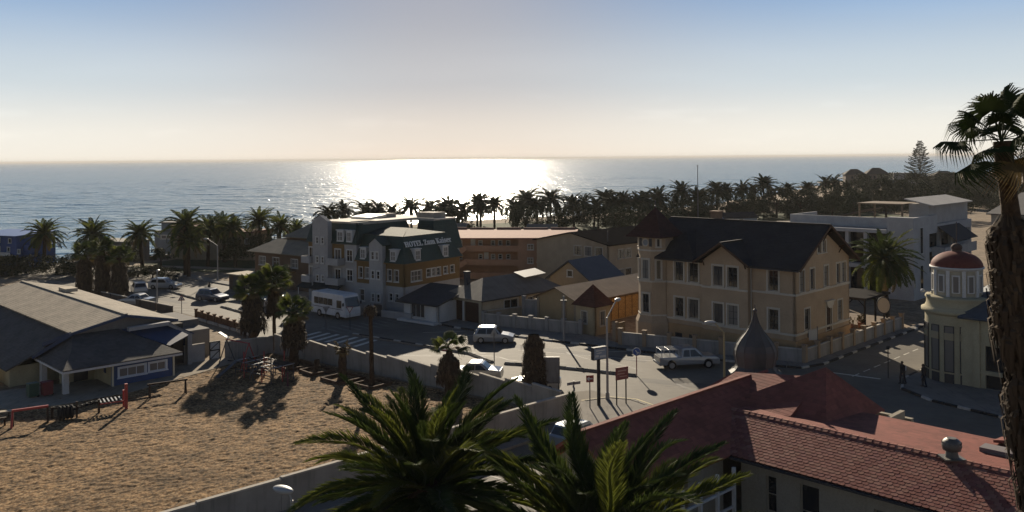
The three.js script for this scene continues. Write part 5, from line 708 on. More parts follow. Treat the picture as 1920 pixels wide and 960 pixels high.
// ---- playground walls of tilted concrete panels
panelWall('playground_wall', 'long concrete panel wall between playground and parking bays', [[-22.3, -82.2], [3.3, -61.9]], { h: 1.6, pil: 0, step: 2.55, mp: MAT.concrete, tilt: 0.22, mc: MAT.coping, group: 'playground walls' });
panelWall('playground_wall', 'concrete panel wall along the near side street in front of the palms', [[3.9, -60.6], [-24.6, -32.2]], { h: 1.75, pil: 0, step: 4.6, mp: MAT.concrete, tilt: -0.06, mc: MAT.coping, group: 'playground walls' });
panelWall('roadside_fence', 'low brown fence with square posts and pale base along the parking bays', [[-36.2, -100.4], [-26.3, -89.8]], { h: 0.85, pil: 1.05, step: 1.6, pw: 0.25, mp: mat(0.17, 0.10, 0.06, 0.9, { map: TEX.bark }), mq: mat(0.2, 0.12, 0.075, 0.9, { map: TEX.bark }), mc: mat(0.21, 0.13, 0.08, 0.9), t: 0.06, group: 'roadside walls' });
panelWall('roadside_wall', 'pale low footing wall under the brown roadside fence', [[-36.0, -99.9], [-26.2, -89.4]], { h: 0.28, pil: 0, step: 3, mp: kerbW, cap: false, group: 'roadside walls' });
panelWall('roadside_wall', 'dark low wall beyond the school roof beside the silver car', [[-58, -119], [-40, -103.5]], { h: 0.9, pil: 0, step: 4, mp: mat(0.11, 0.085, 0.07, 0.9, { map: TEX.concrete }), group: 'roadside walls' });
// ---------------------------------------------------------------- palms, trees, shrubs
const ORD = ['first', 'second', 'third', 'fourth', 'fifth', 'sixth', 'seventh', 'eighth', 'ninth', 'tenth', 'eleventh', 'twelfth', 'thirteenth', 'fourteenth', 'fifteenth', 'sixteenth', 'seventeenth', 'eighteenth', 'nineteenth', 'twentieth'];
for (const [i, w] of ['twenty', 'thirty', 'forty'].entries()) { if (i) ORD.push(['thirtieth', 'fortieth'][i - 1]); for (let k = 0; k < 9; k++) ORD.push(w + '-' + ORD[k]); }
const leafMat = (r, g, b, tr = 0.25) => { const m = new THREE.MeshPhysicalMaterial({ roughness: 0.85, side: THREE.DoubleSide, transmission: tr, thickness: 0, specularIntensity: 0.25 }); m.color.setRGB(r, g, b); return m; };
const palmGreen = [leafMat(0.05, 0.072, 0.015, 0.4), leafMat(0.11, 0.125, 0.02, 0.5), leafMat(0.04, 0.058, 0.016, 0.35)], palmDry = leafMat(0.15, 0.105, 0.045, 0.2), palmFar = mat(0.036, 0.048, 0.017, 0.9, { side: THREE.DoubleSide }), palmFar2 = mat(0.05, 0.055, 0.022, 0.9, { side: THREE.DoubleSide });
const barkM = mat(0.085, 0.058, 0.038, 0.95, { map: TEX.bark, bumpMap: TEX.bRough, bumpScale: 0.05 }), skirtM = mat(0.06, 0.042, 0.027, 0.95, { side: THREE.DoubleSide }), skirtM2 = mat(0.095, 0.066, 0.04, 0.95, { side: THREE.DoubleSide });
class Tris { constructor() { this.p = []; } tri(a, b, c) { for (const q of [a, b, c]) this.p.push(q.x, q.y, q.z); } quad(a, b, c, d) { this.tri(a, b, c); this.tri(a, c, d); } geo() { const g = new THREE.BufferGeometry(); g.setAttribute('position', new THREE.Float32BufferAttribute(this.p, 3)); g.computeVertexNormals(); boxUV(g); g.userData.ready = true; g.userData.uvDone = true; return g; } }
// a feather frond of length 1 along +x, bending down by bend radians; pairs leaflets a side
function featherFrond(seed, bend, pairs, wid, len, sweep = 0) {
  const r = rng(seed), T = new Tris(), pts = [], N = 14; let x = 0, y = 0; pts.push(V(0, 0, 0));
  for (let i = 0; i < N; i++) { const a = -bend * Math.pow((i + 0.5) / N, 1.5); x += Math.cos(a) / N; y += Math.sin(a) / N; pts.push(V(x, y, 0.02 * Math.sin(i * 0.7 + seed))); }
  const at = (t) => { const k = Math.min(N - 1e-6, t * N), i = Math.floor(k); return pts[i].clone().lerp(pts[i + 1], k - i); }, dir = (t) => at(Math.min(1, t + 0.02)).sub(at(Math.max(0, t - 0.02))).normalize();
  for (let i = 0; i < N; i++) { const w0 = 0.014 * (1 - i / N) + 0.003, w1 = 0.014 * (1 - (i + 1) / N) + 0.003, a = pts[i], b = pts[i + 1]; for (const [sy, sz, ty, tz] of [[1, 0, 0, 1], [0, 1, -0.6, 0], [-0.6, 0, 0, -1], [0, -1, 1, 0]]) T.quad(V(a.x, a.y + sy * w0, a.z + sz * w0), V(a.x, a.y + ty * w0, a.z + tz * w0), V(b.x, b.y + ty * w1, b.z + tz * w1), V(b.x, b.y + sy * w1, b.z + sz * w1)); }
  for (let i = 0; i < pairs; i++) for (const s of [-1, 1]) {
    const t = 0.1 + 0.9 * (i + 0.5 * r()) / pairs, L = len * Math.pow(Math.sin(Math.PI * (0.12 + 0.84 * t)), 0.7) * (sweep ? 0.65 + 0.5 * r() : 0.85 + 0.3 * r()), d = dir(t), p = at(t), up = V(-d.y, d.x, 0), side = V(0, 0, s);
    const fwd = 0.75 + sweep + 0.35 * t + 0.2 * (r() - 0.5), lift = 0.42 + sweep * 0.5 + 0.3 * (r() - 0.5) - 0.25 * t, v = d.clone().multiplyScalar(fwd).add(side.clone().multiplyScalar(0.85)).addScaledVector(up, lift).normalize();
    const w = d.clone().addScaledVector(v, -d.dot(v)).normalize().multiplyScalar(wid * (0.8 + 0.4 * r())), m = p.clone().addScaledVector(v, L * 0.45), tip = p.clone().addScaledVector(v, L).add(V(0, -L * (sweep ? 0.2 : 0.22) * r(), 0));
    T.tri(p, m.clone().add(w), tip); T.tri(p, tip, m.clone().sub(w));
  }
  return T.geo();
}
const FROND = { near: [0.35, 0.55, 0.85, 0.45, 0.7, 1.1].map((b, i) => featherFrond(11 + i, b, 150, 0.0046, 0.17, 0.3)), mid: [0.6, 1.0, 1.4].map((b, i) => featherFrond(31 + i, b, 34, 0.018, 0.19)), far: [0.6, 0.95, 1.35].map((b, i) => featherFrond(51 + i, b, 16, 0.05, 0.2)) };
function trunkGeo(h, r0, r1, seed, lumps = 0.12, n = 12) {
  const g = new THREE.CylinderGeometry(1, 1, h, n, Math.max(6, Math.ceil(h * 3)), true).translate(0, h / 2, 0), p = g.attributes.position;
  for (let i = 0; i < p.count; i++) { const y = p.getY(i), a = Math.atan2(p.getZ(i), p.getX(i)), t = Math.max(0, y / h), rr = lerp(r0, r1, Math.pow(t, 0.7)) * (1 + lumps * (vn(a * 2.5 + 40, y * 2.6, 0, seed) - 0.5) + lumps * 0.6 * Math.sin(y * 14)) * (t < 0.06 ? 1.2 - t * 3 : 1); p.setX(i, Math.cos(a) * rr + 0.04 * Math.sin(y * 0.6 + seed)); p.setZ(i, Math.sin(a) * rr); }
  g.computeVertexNormals(); return g;
}
function datePalm(label, [x, z, y, R], lod, n, seed, group, opts = {}) {
  const t = thing('date_palm', label, 'palm', x, 0, z, 0, group), r = rng(seed), set = FROND[lod]; if (lod !== 'near') t.rotation.set((r() - 0.5) * 0.09, 0, (r() - 0.5) * 0.12); const k = lod === 'near' ? 1 : 0.62;
  part('trunk', [trunkGeo(y, 0.42 * k + 0.06, 0.34 * k + 0.06, seed, 0.16)], barkM, t);
  part('crown_boss', [new THREE.SphereGeometry(0.55 * k + 0.1, 14, 10).scale(1, 1.15, 1).translate(0, y - 0.15, 0)], barkM, t);
  for (let i = 0; i < n; i++) {
    const u = (i + r() * 0.8) / n, el = (opts.hi ?? 84) - ((opts.hi ?? 84) - (opts.lo ?? -42)) * Math.pow(u, opts.pow ?? 0.95), az = i * 2.39996 + (r() - 0.5) * 0.5, f = new THREE.Mesh(set[Math.floor(r() * set.length)], lod === 'far' ? (r() < 0.7 ? palmFar : palmFar2) : u > (lod === 'near' ? 0.86 : 0.93) ? palmDry : palmGreen[Math.floor(r() * 3)]);
    f.name = 'frond'; f.rotation.set((r() - 0.5) * 0.5, -az, el * DEG, 'YZX'); const s = R * (0.84 + 0.3 * r()) * (u < 0.1 ? 0.8 : 1); f.scale.set(s, s, s * 0.95); f.position.set(Math.cos(az) * 0.18 * k, y + 0.12 * k, Math.sin(az) * 0.18 * k); t.add(f);
  }
  return t;
}
// fan leaf: petiole of length 1, folded segments spread round its end
function fanLeaf(seed, droop, segs, R, wind = 0, sw = 0.075) {
  const r = rng(seed), T = new Tris(), P = V(1, 0, 0);
  for (const [ay, az, by, bz] of [[0.012, 0, 0, 0.02], [0, 0.02, -0.01, 0], [-0.01, 0, 0, -0.02], [0, -0.02, 0.012, 0]]) T.quad(V(0, ay * 1.6, az * 1.6), V(0, by * 1.6, bz * 1.6), V(1, by, bz), V(1, ay, az));
  for (let i = 0; i < segs; i++) {
    const a = lerp(-118, 118, (i + 0.5) / segs) * DEG, L = R * (0.72 + 0.28 * Math.cos(a * 0.7)) * (0.9 + 0.2 * r()), d = V(Math.cos(a), 0.12 * Math.cos(a * 2), Math.sin(a)), w = V(-Math.sin(a), 0, Math.cos(a)).multiplyScalar(R * sw), m = P.clone().addScaledVector(d, L * 0.5).add(V(0, -droop * 0.06 * L, 0)), e = P.clone().addScaledVector(d, L * 0.8).add(V(wind * 0.1, -droop * 0.28 * L, wind * 0.14)), tip = P.clone().addScaledVector(d, L * (0.98 - 0.12 * droop)).add(V(wind * 0.2, -droop * (0.55 + 0.3 * r()) * L, wind * 0.3)), f = V(0, R * 0.03, 0);
    T.tri(P, m.clone().add(w), m.clone().add(f)); T.tri(P, m.clone().add(f), m.clone().sub(w));
    T.quad(m.clone().add(w), e.clone().addScaledVector(w, 0.55), e.clone().add(f), m.clone().add(f)); T.quad(m.clone().add(f), e.clone().add(f), e.clone().addScaledVector(w, -0.55), m.clone().sub(w));
    T.tri(e.clone().addScaledVector(w, 0.5), tip, e.clone().addScaledVector(w, -0.5));
  }
  return T.geo();
}
const FAN = [fanLeaf(1, 0.5, 26, 0.8), fanLeaf(2, 0.8, 26, 0.85), fanLeaf(3, 1.1, 24, 0.8)], FANW = [fanLeaf(4, 0.9, 34, 0.85, -0.6, 0.04), fanLeaf(5, 1.25, 34, 0.9, -0.8, 0.036), fanLeaf(6, 0.7, 34, 0.8, -0.5, 0.042), fanLeaf(7, 1.4, 34, 0.85, 0.6, 0.036)];
function skirtGeo(y0, y1, r0, r1, n, seed, len, wid) {               // dead leaves hanging round the trunk
  const r = rng(seed), T = new Tris();
  for (let i = 0; i < n; i++) {
    const t = r(), y = lerp(y0, y1, t), R = lerp(r0, r1, t) * (0.72 + 0.4 * r()) * (t > 0.85 ? 1.3 - (t - 0.85) * 4.5 : 1), a = r() * 6.283, L = len * (0.6 + 0.8 * r()), c = Math.cos(a), s = Math.sin(a), j = (r() - 0.5) * 0.5, out = R + 0.08 + 0.12 * r(), w = wid * (0.5 + r());
    const top = V(c * R * 0.62, y + L * 0.2, s * R * 0.62), mid = V(Math.cos(a + j * 0.4) * out, y - L * 0.3, Math.sin(a + j * 0.4) * out), end = V(Math.cos(a + j) * (out - 0.03), y - L, Math.sin(a + j) * (out - 0.03)), wv = V(-s * w, 0, c * w);
    T.tri(top, mid.clone().add(wv), mid.clone().sub(wv)); T.quad(mid.clone().add(wv), end.clone().addScaledVector(wv, 0.3), end.clone().addScaledVector(wv, -0.3), mid.clone().sub(wv));
  }
  return T.geo();
}
function fanPalm(label, x, z, H, o, group) {
  const { tr = 0.22, leaf = 1.0, n = 22, sk, seed = 1, hi = 80, lo = -25, set = FAN, mats = palmGreen, base = 0, name = 'fan_palm', dens = 420, lw = 0.09, ll = 0.6 } = o, t = thing(name, label, 'palm', x, base, z, 0, group), r = rng(seed);
  part('trunk', [trunkGeo(H, tr * 1.25, tr * 0.85, seed, 0.1)], barkM, t);
  if (sk) { const [y1, y0, R] = sk; part('skirt_core', [trunkGeo(y0 - y1, R * 0.62, R * 0.45, seed + 3, 0.2).translate(0, y1, 0)], skirtM, t); const q = part('dead_leaf_skirt', skirtGeo(y1 + 0.2, y0, R, R * 0.62, dens, seed + 9, ll, lw), skirtM, t); q.userData.kind = 'stuff'; const q2 = part('pale_dead_leaves', skirtGeo(y1 + 0.3, y0, R * 1.02, R * 0.66, dens / 3, seed + 19, ll * 0.9, lw * 0.8), skirtM2, t); q2.userData.kind = 'stuff'; }
  for (let i = 0; i < n; i++) { const u = (i + 0.5 * r()) / n, el = lerp(hi, lo, Math.pow(u, 0.9)), az = i * 2.39996 + (r() - 0.5) * 0.6, f = new THREE.Mesh(set[i % set.length], u > 0.9 ? palmDry : mats[i % mats.length]); f.name = 'fan_leaf'; f.rotation.set((r() - 0.5) * 0.6, -az, el * DEG, 'YZX'); f.scale.setScalar(leaf * (0.85 + 0.3 * r())); f.position.set(0, H - 0.05 + 0.1 * r(), 0); t.add(f); }
  return t;
}
// ---- nearest palms
datePalm('large green date palm in the foreground left of centre, trunk below the frame', [-2.65, -27, 7.75, 3.9], 'near', 104, 101, undefined, { hi: 87, lo: -62, pow: 1.0 });
datePalm('large bright green date palm in the foreground beside the red roof', [2.3, -24.5, 6.7, 4.35], 'near', 98, 203, undefined, { hi: 87, lo: -60, pow: 1.0 });
{
  const t = fanPalm('tall windswept fan palm with thick brown leaf skirt at the right edge', 11.95, -18.2, 18.35, { tr: 0.2, leaf: 0.72, n: 20, sk: [14.2, 16.8, 0.42], seed: 61, hi: 80, lo: -40, set: FANW, mats: [leafMat(0.022, 0.034, 0.01, 0.15), leafMat(0.03, 0.042, 0.012, 0.18)], dens: 1500, lw: 0.04, ll: 0.6 });
  t.rotation.z = 0.1;
  part('lower_skirt_core', [trunkGeo(14.4, 0.17, 0.22, 64, 0.2)], skirtM, t); const q = part('lower_dead_leaf_skirt', skirtGeo(1, 14.6, 0.24, 0.34, 3400, 65, 0.7, 0.035), skirtM, t); q.userData.kind = 'stuff';
}
// ---- fan palms in and beside the playground
fanPalm('stout fan palm with wide dead leaf skirt, left of the pair by the school gate', -24.4, -82.4, 5.9, { tr: 0.3, leaf: 1.05, n: 26, sk: [2.1, 5.3, 1.25], seed: 71 }, 'playground palms');
fanPalm('taller slim fan palm, right of the pair by the school gate', -22.7, -83.6, 6.4, { tr: 0.16, leaf: 1.1, n: 26, sk: [3.3, 6.0, 0.75], seed: 72 }, 'playground palms');
fanPalm('fan palm with shaggy skirt and one yellow leaf beside the zebra crossing wall', -19.0, -76.2, 4.9, { tr: 0.36, leaf: 0.95, n: 22, sk: [1.9, 4.4, 1.05], seed: 73 }, 'playground palms');
fanPalm('small dying palm with dry tuft standing in a timber square', -13.9, -71.5, 2.7, { tr: 0.34, leaf: 0.5, n: 12, seed: 74, hi: 60, lo: -60, mats: [palmDry] }, 'playground palms');
fanPalm('small fan palm with broad green fans in front of the silver saloon car', -4.9, -66.4, 3.5, { tr: 0.3, leaf: 1.0, n: 11, sk: [1.3, 3.2, 0.85], seed: 75, hi: 70, lo: 0 }, 'playground palms');
fanPalm('headless palm trunk wrapped in brown dead leaves near the street wall', 1.5, -65.2, 4.9, { tr: 0.5, leaf: 0.5, n: 4, sk: [0.9, 4.8, 0.86], seed: 76, hi: -30, lo: -80, mats: [palmDry], name: 'headless_palm', dens: 1100, lw: 0.06, ll: 0.45 });
{
  const t = thing('dead_palm_trunk', 'tall bare leaning palm trunk with dry tuft in the playground', 'palm', -11.2, 0, -69.7, 0); t.rotation.z = 0.03;
  part('trunk', [trunkGeo(6.3, 0.22, 0.14, 5, 0.1)], barkM, t); const q = part('dry_tuft', skirtGeo(5.9, 6.5, 0.42, 0.36, 120, 5, 0.4, 0.05), skirtM, t); q.userData.kind = 'stuff';
  const s = thing('palm_stump', 'short palm stump in a timber square in the playground', 'palm', -16.6, 0, -74.2, 0); part('trunk', [trunkGeo(1.15, 0.3, 0.22, 6, 0.2)], barkM, s);
}
const plankM = mat(0.14, 0.085, 0.055, 0.9, { map: TEX.bark });
for (const [i, [x, z, w]] of [[-19.0, -76.2, 1.3], [-16.6, -74.2, 1.1], [-13.9, -71.5, 1.3], [-11.2, -69.7, 1.1]].entries()) {
  const t = thing('tree_planter', 'timber square round the ' + ['shaggy fan palm', 'palm stump', 'small dying palm', 'tall bare palm trunk'][i] + ' in the playground', 'planter', x, 0, z, 38 + i * 4, 'tree planters');
  for (let k = 0; k < 4; k++) { const m = part('plank', [bx(-w, w, 0.05, 0.36, w - 0.12, w)], plankM, t); m.rotation.y = k * Math.PI / 2; }
}
for (const [i, [x, z, H]] of [[-57.2, -117.5, 5.6], [-54.3, -116.5, 6.3], [-51.7, -115.6, 5.4]].entries()) fanPalm(['dark shaggy fan palm, left of the clump behind the school roof', 'dark shaggy fan palm, middle of the clump behind the school roof', 'dark shaggy fan palm, right of the clump behind the school roof'][i], x, z, H, { tr: 0.4, leaf: 1.15, n: 24, sk: [0.8, H - 0.4, 1.05], seed: 81 + i, dens: 600, lw: 0.12, ll: 0.8 }, 'fan palms behind the school');
// ---- date palms: by the beach, along the promenade, at the white building
const beachPalms = [[-92.5, -150, 4.6, 3.0], [-78.9, -148, 5.8, 3.3], [-69.7, -147, 5.8, 3.4], [-63.2, -150, 5.5, 2.9], [-51.4, -138, 7.8, 3.3], [-50.1, -136, 5.4, 2.8], [-52.0, -150, 6.5, 2.9], [-51.1, -156, 6.3, 3.0], [-47.3, -150, 6.5, 2.6], [-45.8, -160, 6.9, 3.1], [-43.8, -165, 5.5, 2.9], [-42.1, -172, 4.2, 2.6]];
beachPalms.forEach(([x, z, y, R], i) => datePalm('date palm, ' + ORD[i] + ' from the left of those between the car park and the beach', [x, z, y, R * 1.16], 'mid', 54, 300 + i, 'date palms by the beach', { hi: 82, lo: -35 }));
const prom = [[-44.0, -215, 3.9, 2.4], [-43.1, -222, 4.1, 2.8], [-38.2, -230, 3.6, 2.4], [-35.2, -232, 4.0, 2.7], [-31.5, -228, 3.1, 2.1], [-25.9, -225, 5.1, 2.9], [-21.7, -228, 4.7, 2.9], [-16.4, -222, 5.0, 3.0], [-12.8, -215, 4.1, 2.6], [-10.4, -232, 4.5, 2.5], [-7.5, -224, 5.8, 2.6], [-3.8, -226, 5.4, 2.7], [-0.3, -220, 4.7, 2.8], [0.6, -205, 3.9, 2.3], [4.0, -235, 6.2, 2.8], [6.2, -228, 4.5, 2.4], [10.5, -238, 5.7, 2.9], [15.6, -230, 5.1, 3.0], [19.9, -235, 5.4, 2.6], [20.7, -225, 4.2, 2.6], [25.2, -245, 5.4, 2.7], [27.2, -236, 4.4, 2.3], [30.3, -240, 5.6, 2.6], [33.2, -238, 4.8, 2.5], [37.4, -245, 5.3, 2.7], [42.0, -250, 5.6, 2.8], [44.8, -245, 4.6, 2.3], [48.8, -255, 6.7, 2.9], [51.5, -250, 5.2, 2.5], [55.3, -255, 5.8, 2.6], [61.6, -262, 6.7, 2.7], [65.9, -262, 6.4, 2.6], [70.0, -270, 7.0, 2.4], [72.8, -268, 6.6, 2.6], [79.2, -275, 7.4, 2.9], [89.5, -285, 6.2, 2.6], [96.7, -290, 6.3, 2.6], [105.5, -300, 7.7, 2.6], [110.4, -305, 8.4, 2.9], [112.7, -300, 6.9, 2.4]];
prom.forEach(([x, z, y, R], i) => { const v = rng(900 + i), q = 0.82 + 0.4 * v(); datePalm('date palm, ' + ORD[i] + ' from the left in the row along the sea promenade', [x + (v() - 0.5) * 2, z + (v() - 0.5) * 8, y + 0.2 + 1.1 * v(), R * 1.55 * q], 'far', 26 + Math.floor(24 * v()), 500 + i, 'date palms along the promenade', { hi: 70 + 16 * v(), lo: -25 - 30 * v() }); });
datePalm('dark date palm with drooping fronds in front of the white modern building', [41.6, -98, 6.4, 4.3], 'mid', 62, 801, undefined, { hi: 84, lo: -60 });
// ---- leafy trees: crowns of many leaf clumps
function crownGeo(seed, clumps, per, size) {
  const r = rng(seed), T = new Tris();
  for (let c = 0; c < clumps; c++) {
    const a = r() * 6.283, e = r() * 2 - 0.75, q = 0.45 + 0.4 * r(), cx = Math.cos(a) * q * Math.sqrt(Math.max(0.1, 1 - e * e * 0.6)), cz = Math.sin(a) * q * Math.sqrt(Math.max(0.1, 1 - e * e * 0.6)), cy = e * 0.55, R = 0.24 + 0.16 * r();
    for (let i = 0; i < per; i++) { const d = V(r() - 0.5, (r() - 0.4) * 0.8, r() - 0.5).normalize().multiplyScalar(R * (0.55 + 0.55 * r())), p = V(cx + d.x, cy + d.y, cz + d.z), u = V(r() - 0.5, r() - 0.5, r() - 0.5).normalize().multiplyScalar(size * (0.6 + 0.8 * r())), v = V(r() - 0.5, r() - 0.5, r() - 0.5).normalize().multiplyScalar(size * 0.55); T.quad(p.clone().add(u), p.clone().add(v), p.clone().sub(u), p.clone().sub(v)); }
  }
  return T.geo();
}
const CROWNS = [crownGeo(1, 22, 130, 0.06), crownGeo(2, 26, 120, 0.055), crownGeo(3, 20, 140, 0.065), crownGeo(4, 30, 110, 0.05)];
const treeM = [mat(0.026, 0.036, 0.013, 0.9, { side: THREE.DoubleSide }), mat(0.036, 0.044, 0.016, 0.9, { side: THREE.DoubleSide }), mat(0.045, 0.048, 0.02, 0.9, { side: THREE.DoubleSide })];
function leafyTree(name, label, [x, z, y, R], seed, group, flat = 0.8) {
  const t = thing(name, label, name === 'shrub' ? 'shrub' : 'tree', x, 0, z, seed * 47, group), h = Math.max(0.6, y), c = new THREE.Mesh(CROWNS[seed % 4], treeM[seed % 3]); c.name = 'crown'; c.scale.set(R, R * flat, R); c.position.y = Math.max(h, R * flat * 0.6); t.add(c);
  part('trunk', [bar(V(0, 0, 0), V(0.1, c.position.y, 0), 0.06 * R + 0.05, 7, 0.03 * R), bar(V(0.04, c.position.y * 0.5, 0), V(R * 0.4, c.position.y + R * 0.2, R * 0.2), 0.03 * R, 5, 0.015 * R), bar(V(0.04, c.position.y * 0.55, 0), V(-R * 0.35, c.position.y + R * 0.25, -R * 0.15), 0.03 * R, 5, 0.015 * R)], barkM, t);
  return t;
}
const shrubs = [[-79.8, -140, 0.6, 3.5], [-79.6, -146, 0.8, 3], [-73.6, -142, 0.9, 3.2], [-72.6, -146, 1.1, 3], [-66.4, -150, 1.9, 3.2], [-60.0, -150, 2.0, 2.2], [-68, -138, 0.7, 2.6], [-55.5, -135.5, 0.6, 2.2], [-52.5, -134, 0.6, 2.0], [-58.4, -137, 0.6, 2.0], [-92, -141, 0.5, 2.6]].sort((a, b) => a[0] / a[1] < b[0] / b[1] ? 1 : -1);
shrubs.forEach((p, i) => leafyTree('shrub', 'dark rounded shrub, ' + ORD[i] + ' from the left of those behind the school roof', p, i + 1, 'shrubs by the beach car park', 0.62));
const near = [[-46.6, -148, 2.9, 3.2], [-44.5, -156, 3.0, 2.8], [-40.5, -150, 2.6, 2.8]].sort((a, b) => a[0] / a[1] < b[0] / b[1] ? 1 : -1);
near.forEach((p, i) => leafyTree('leafy_tree', 'dark leafy tree, ' + ORD[i] + ' from the left beneath the date palms past the car park', p, i + 2, 'leafy trees beyond the car park'));
const far = [[-14.0, -210, 3.0, 4.5], [-16.9, -215, 2.1, 3.5], [3.0, -200, 4.0, 4], [9.9, -205, 3.6, 4.2], [15.0, -215, 3.3, 4.2], [20.4, -210, 3.4, 4], [24.2, -200, 3.8, 4], [30.0, -215, 3.6, 4], [38.7, -220, 3.2, 4], [47.0, -235, 3.6, 4], [53.8, -240, 3.9, 4.5], [62.1, -250, 4.0, 4.5], [66.8, -245, 3.8, 4.5], [76.5, -255, 4.4, 6], [86.7, -265, 4.1, 5], [94.9, -270, 4.3, 5], [105.2, -280, 4.3, 5], [118.2, -300, 4.5, 6], [129.6, -310, 4.9, 6.5], [132.7, -300, 4.9, 6], [135.3, -290, 4.8, 6.5], [147.3, -300, 5.2, 6], [149.4, -290, 5.2, 6.5], [161.8, -300, 5.0, 6], [165.2, -290, 5.0, 6.5], [152.0, -380, 4.3, 7], [172.1, -400, 4.5, 7], [179.6, -390, 4.9, 7], [197.6, -400, 4.7, 7], [205.6, -390, 5.0, 7], [217.5, -390, 4.6, 7], [83.6, -230, 4.9, 4.5], [93.1, -240, 5.0, 5], [106.1, -250, 4.7, 5], [113.5, -240, 4.8, 5], [122.2, -240, 4.5, 5], [128.2, -230, 4.5, 5]].sort((a, b) => a[0] / a[1] < b[0] / b[1] ? 1 : -1);
far.forEach((p, i) => leafyTree('leafy_tree', 'dark leafy tree, ' + ORD[i] + ' from the left in the wooded belt before the sea', p, i + 1, 'trees of the wooded belt', 0.85));
{ // undergrowth of the belt, one mass
  const r = rng(9), n = 340, im = new THREE.InstancedMesh(CROWNS[1], treeM[0], n), M = new THREE.Matrix4(), q = new THREE.Quaternion();
  for (let i = 0; i < n; i++) { const t = Math.pow(r(), 0.6), x = lerp(2, 240, t) + (r() - 0.5) * 20, z = -lerp(204, 330, Math.pow(t, 0.9)) - r() * lerp(14, 110, t), s = lerp(1.4, 2.4, t) + lerp(1.2, 2.6, t) * r(); q.setFromAxisAngle(V(0, 1, 0), r() * 6.28); M.compose(V(x, s * 0.4, z), q, V(s, s * 0.7, s)); im.setMatrixAt(i, M); }
  im.name = 'undergrowth'; im.userData.kind = 'stuff'; scene.add(im);
}
{ // conifer with tiers of flat branches
  const t = thing('norfolk_pine', 'tall tiered conifer rising above the far trees against the sea', 'tree', 208.6, 0, -450, 0), r = rng(3), T = new Tris(), H = 25;
  part('trunk', [bar(V(0, 0, 0), V(0, H, 0), 0.45, 8, 0.08)], barkM, t);
  for (let k = 0; k < 26; k++) { const y = lerp(4, H - 0.4, k / 25), n = 7; for (let i = 0; i < n; i++) { const L = lerp(9.6, 0.8, Math.pow(k / 25, 1.1)) * (0.55 + 0.65 * r()), a = i / n * 6.283 + k * 0.7 + r() * 0.6, c = Math.cos(a), s = Math.sin(a), up = 0.18 + 0.15 * r(); for (let j = 0; j < 26; j++) { const u = (j + 1) / 26, p = V(c * L * u, y + L * up * u * u - 0.1, s * L * u), w = 0.85 * (1.15 - u * 0.7), d = V(-s, 0, c); for (const g of [-1, 1]) T.tri(p, p.clone().addScaledVector(d, g * w).add(V(c * 0.3, 0.25 + 0.3 * r(), s * 0.3)), p.clone().add(V(c * 0.35, -0.1, s * 0.35))); } } }
  part('foliage', T.geo(), mat(0.03, 0.04, 0.02, 0.9, { side: THREE.DoubleSide }), t);
}
{ // tufts and low plants on the terraces behind the street wall
  const r = rng(6), n = 260, T = new Tris(); for (let i = 0; i < 14; i++) { const a = i * 2.4, p = V(0, 0, 0), e = V(Math.cos(a) * 0.5, 0.25 + 0.3 * r(), Math.sin(a) * 0.5), w = V(-Math.sin(a) * 0.05, 0, Math.cos(a) * 0.05); T.tri(p.clone().add(w), e, p.clone().sub(w)); }
  const im = new THREE.InstancedMesh(T.geo(), treeM[2], n), M = new THREE.Matrix4(), q = new THREE.Quaternion();
  for (let i = 0; i < n; i++) { const t = r(), x = lerp(-2, 6.4, t) + r() * 1.6, z = lerp(-95.8, -90.6, t) - 0.6 - r() * 2.2, s = 0.5 + 0.8 * r(); q.setFromAxisAngle(V(0, 1, 0), r() * 6.28); M.compose(V(x, 0.02, z), q, V(s, s, s)); im.setMatrixAt(i, M); }
  im.name = 'terrace_plants'; im.userData.kind = 'stuff'; scene.add(im);
}
// ---------------------------------------------------------------- vehicles
const tyreM = mat(0.015, 0.015, 0.016, 0.9), rimM = mat(0.35, 0.35, 0.36, 0.35, { metalness: 0.8 }), redLamp = mat(0.3, 0.015, 0.012, 0.25), clearLamp = mat(0.6, 0.6, 0.58, 0.12), carGlass = mat(0.014, 0.017, 0.02, 0.04);
function carPaint(r, g, b) { const m = new THREE.MeshPhysicalMaterial({ roughness: 0.32, metalness: 0.35, clearcoat: 1, clearcoatRoughness: 0.05 }); m.color.setRGB(r, g, b); return m; }
function sideShape(pts, arches, r) {                               // outline of a car's side with wheel arches cut from the lower edge
  const s = new THREE.Shape(); s.moveTo(pts[0][0], pts[0][1]); for (const [x, y] of pts.slice(1)) s.lineTo(x, y);
  const y0 = pts[0][1]; for (const x of arches.slice().sort((a, b) => b - a)) { s.lineTo(x + r, y0); s.absarc(x, y0 + 0.02, r, 0, Math.PI, false); } s.closePath(); return s;
}
function bodyGeo(shape, w, bevel = 0.07) { return new THREE.ExtrudeGeometry(shape, { depth: w - bevel * 2, bevelEnabled: true, bevelSize: bevel * 0.8, bevelThickness: bevel, bevelSegments: 3, curveSegments: 10 }).translate(0, 0, -(w - bevel * 2) / 2); }
function taper(g, y0, y1, k) { const p = g.attributes.position; for (let i = 0; i < p.count; i++) { const t = sst(y0, y1, p.getY(i)); p.setZ(i, p.getZ(i) * (1 - k * t)); } g.computeVertexNormals(); return g; }
function wheel(t, x, z, r, w = 0.2) { const a = part('wheel', [new THREE.CylinderGeometry(r, r, w, 20).rotateX(Math.PI / 2).translate(x, r, z)], tyreM, t), s = Math.sign(z); part('rim', [new THREE.CylinderGeometry(r * 0.62, r * 0.62, 0.02, 16).rotateX(Math.PI / 2).translate(x, r, z + s * (w / 2 + 0.005)), ...[0, 1, 2, 3, 4].map((k) => bx(-0.025, 0.025, 0, r * 0.58, -0.01, 0.03).rotateZ(k * 1.2566).translate(x, r, z + s * (w / 2 + 0.004)))], rimM, a); }
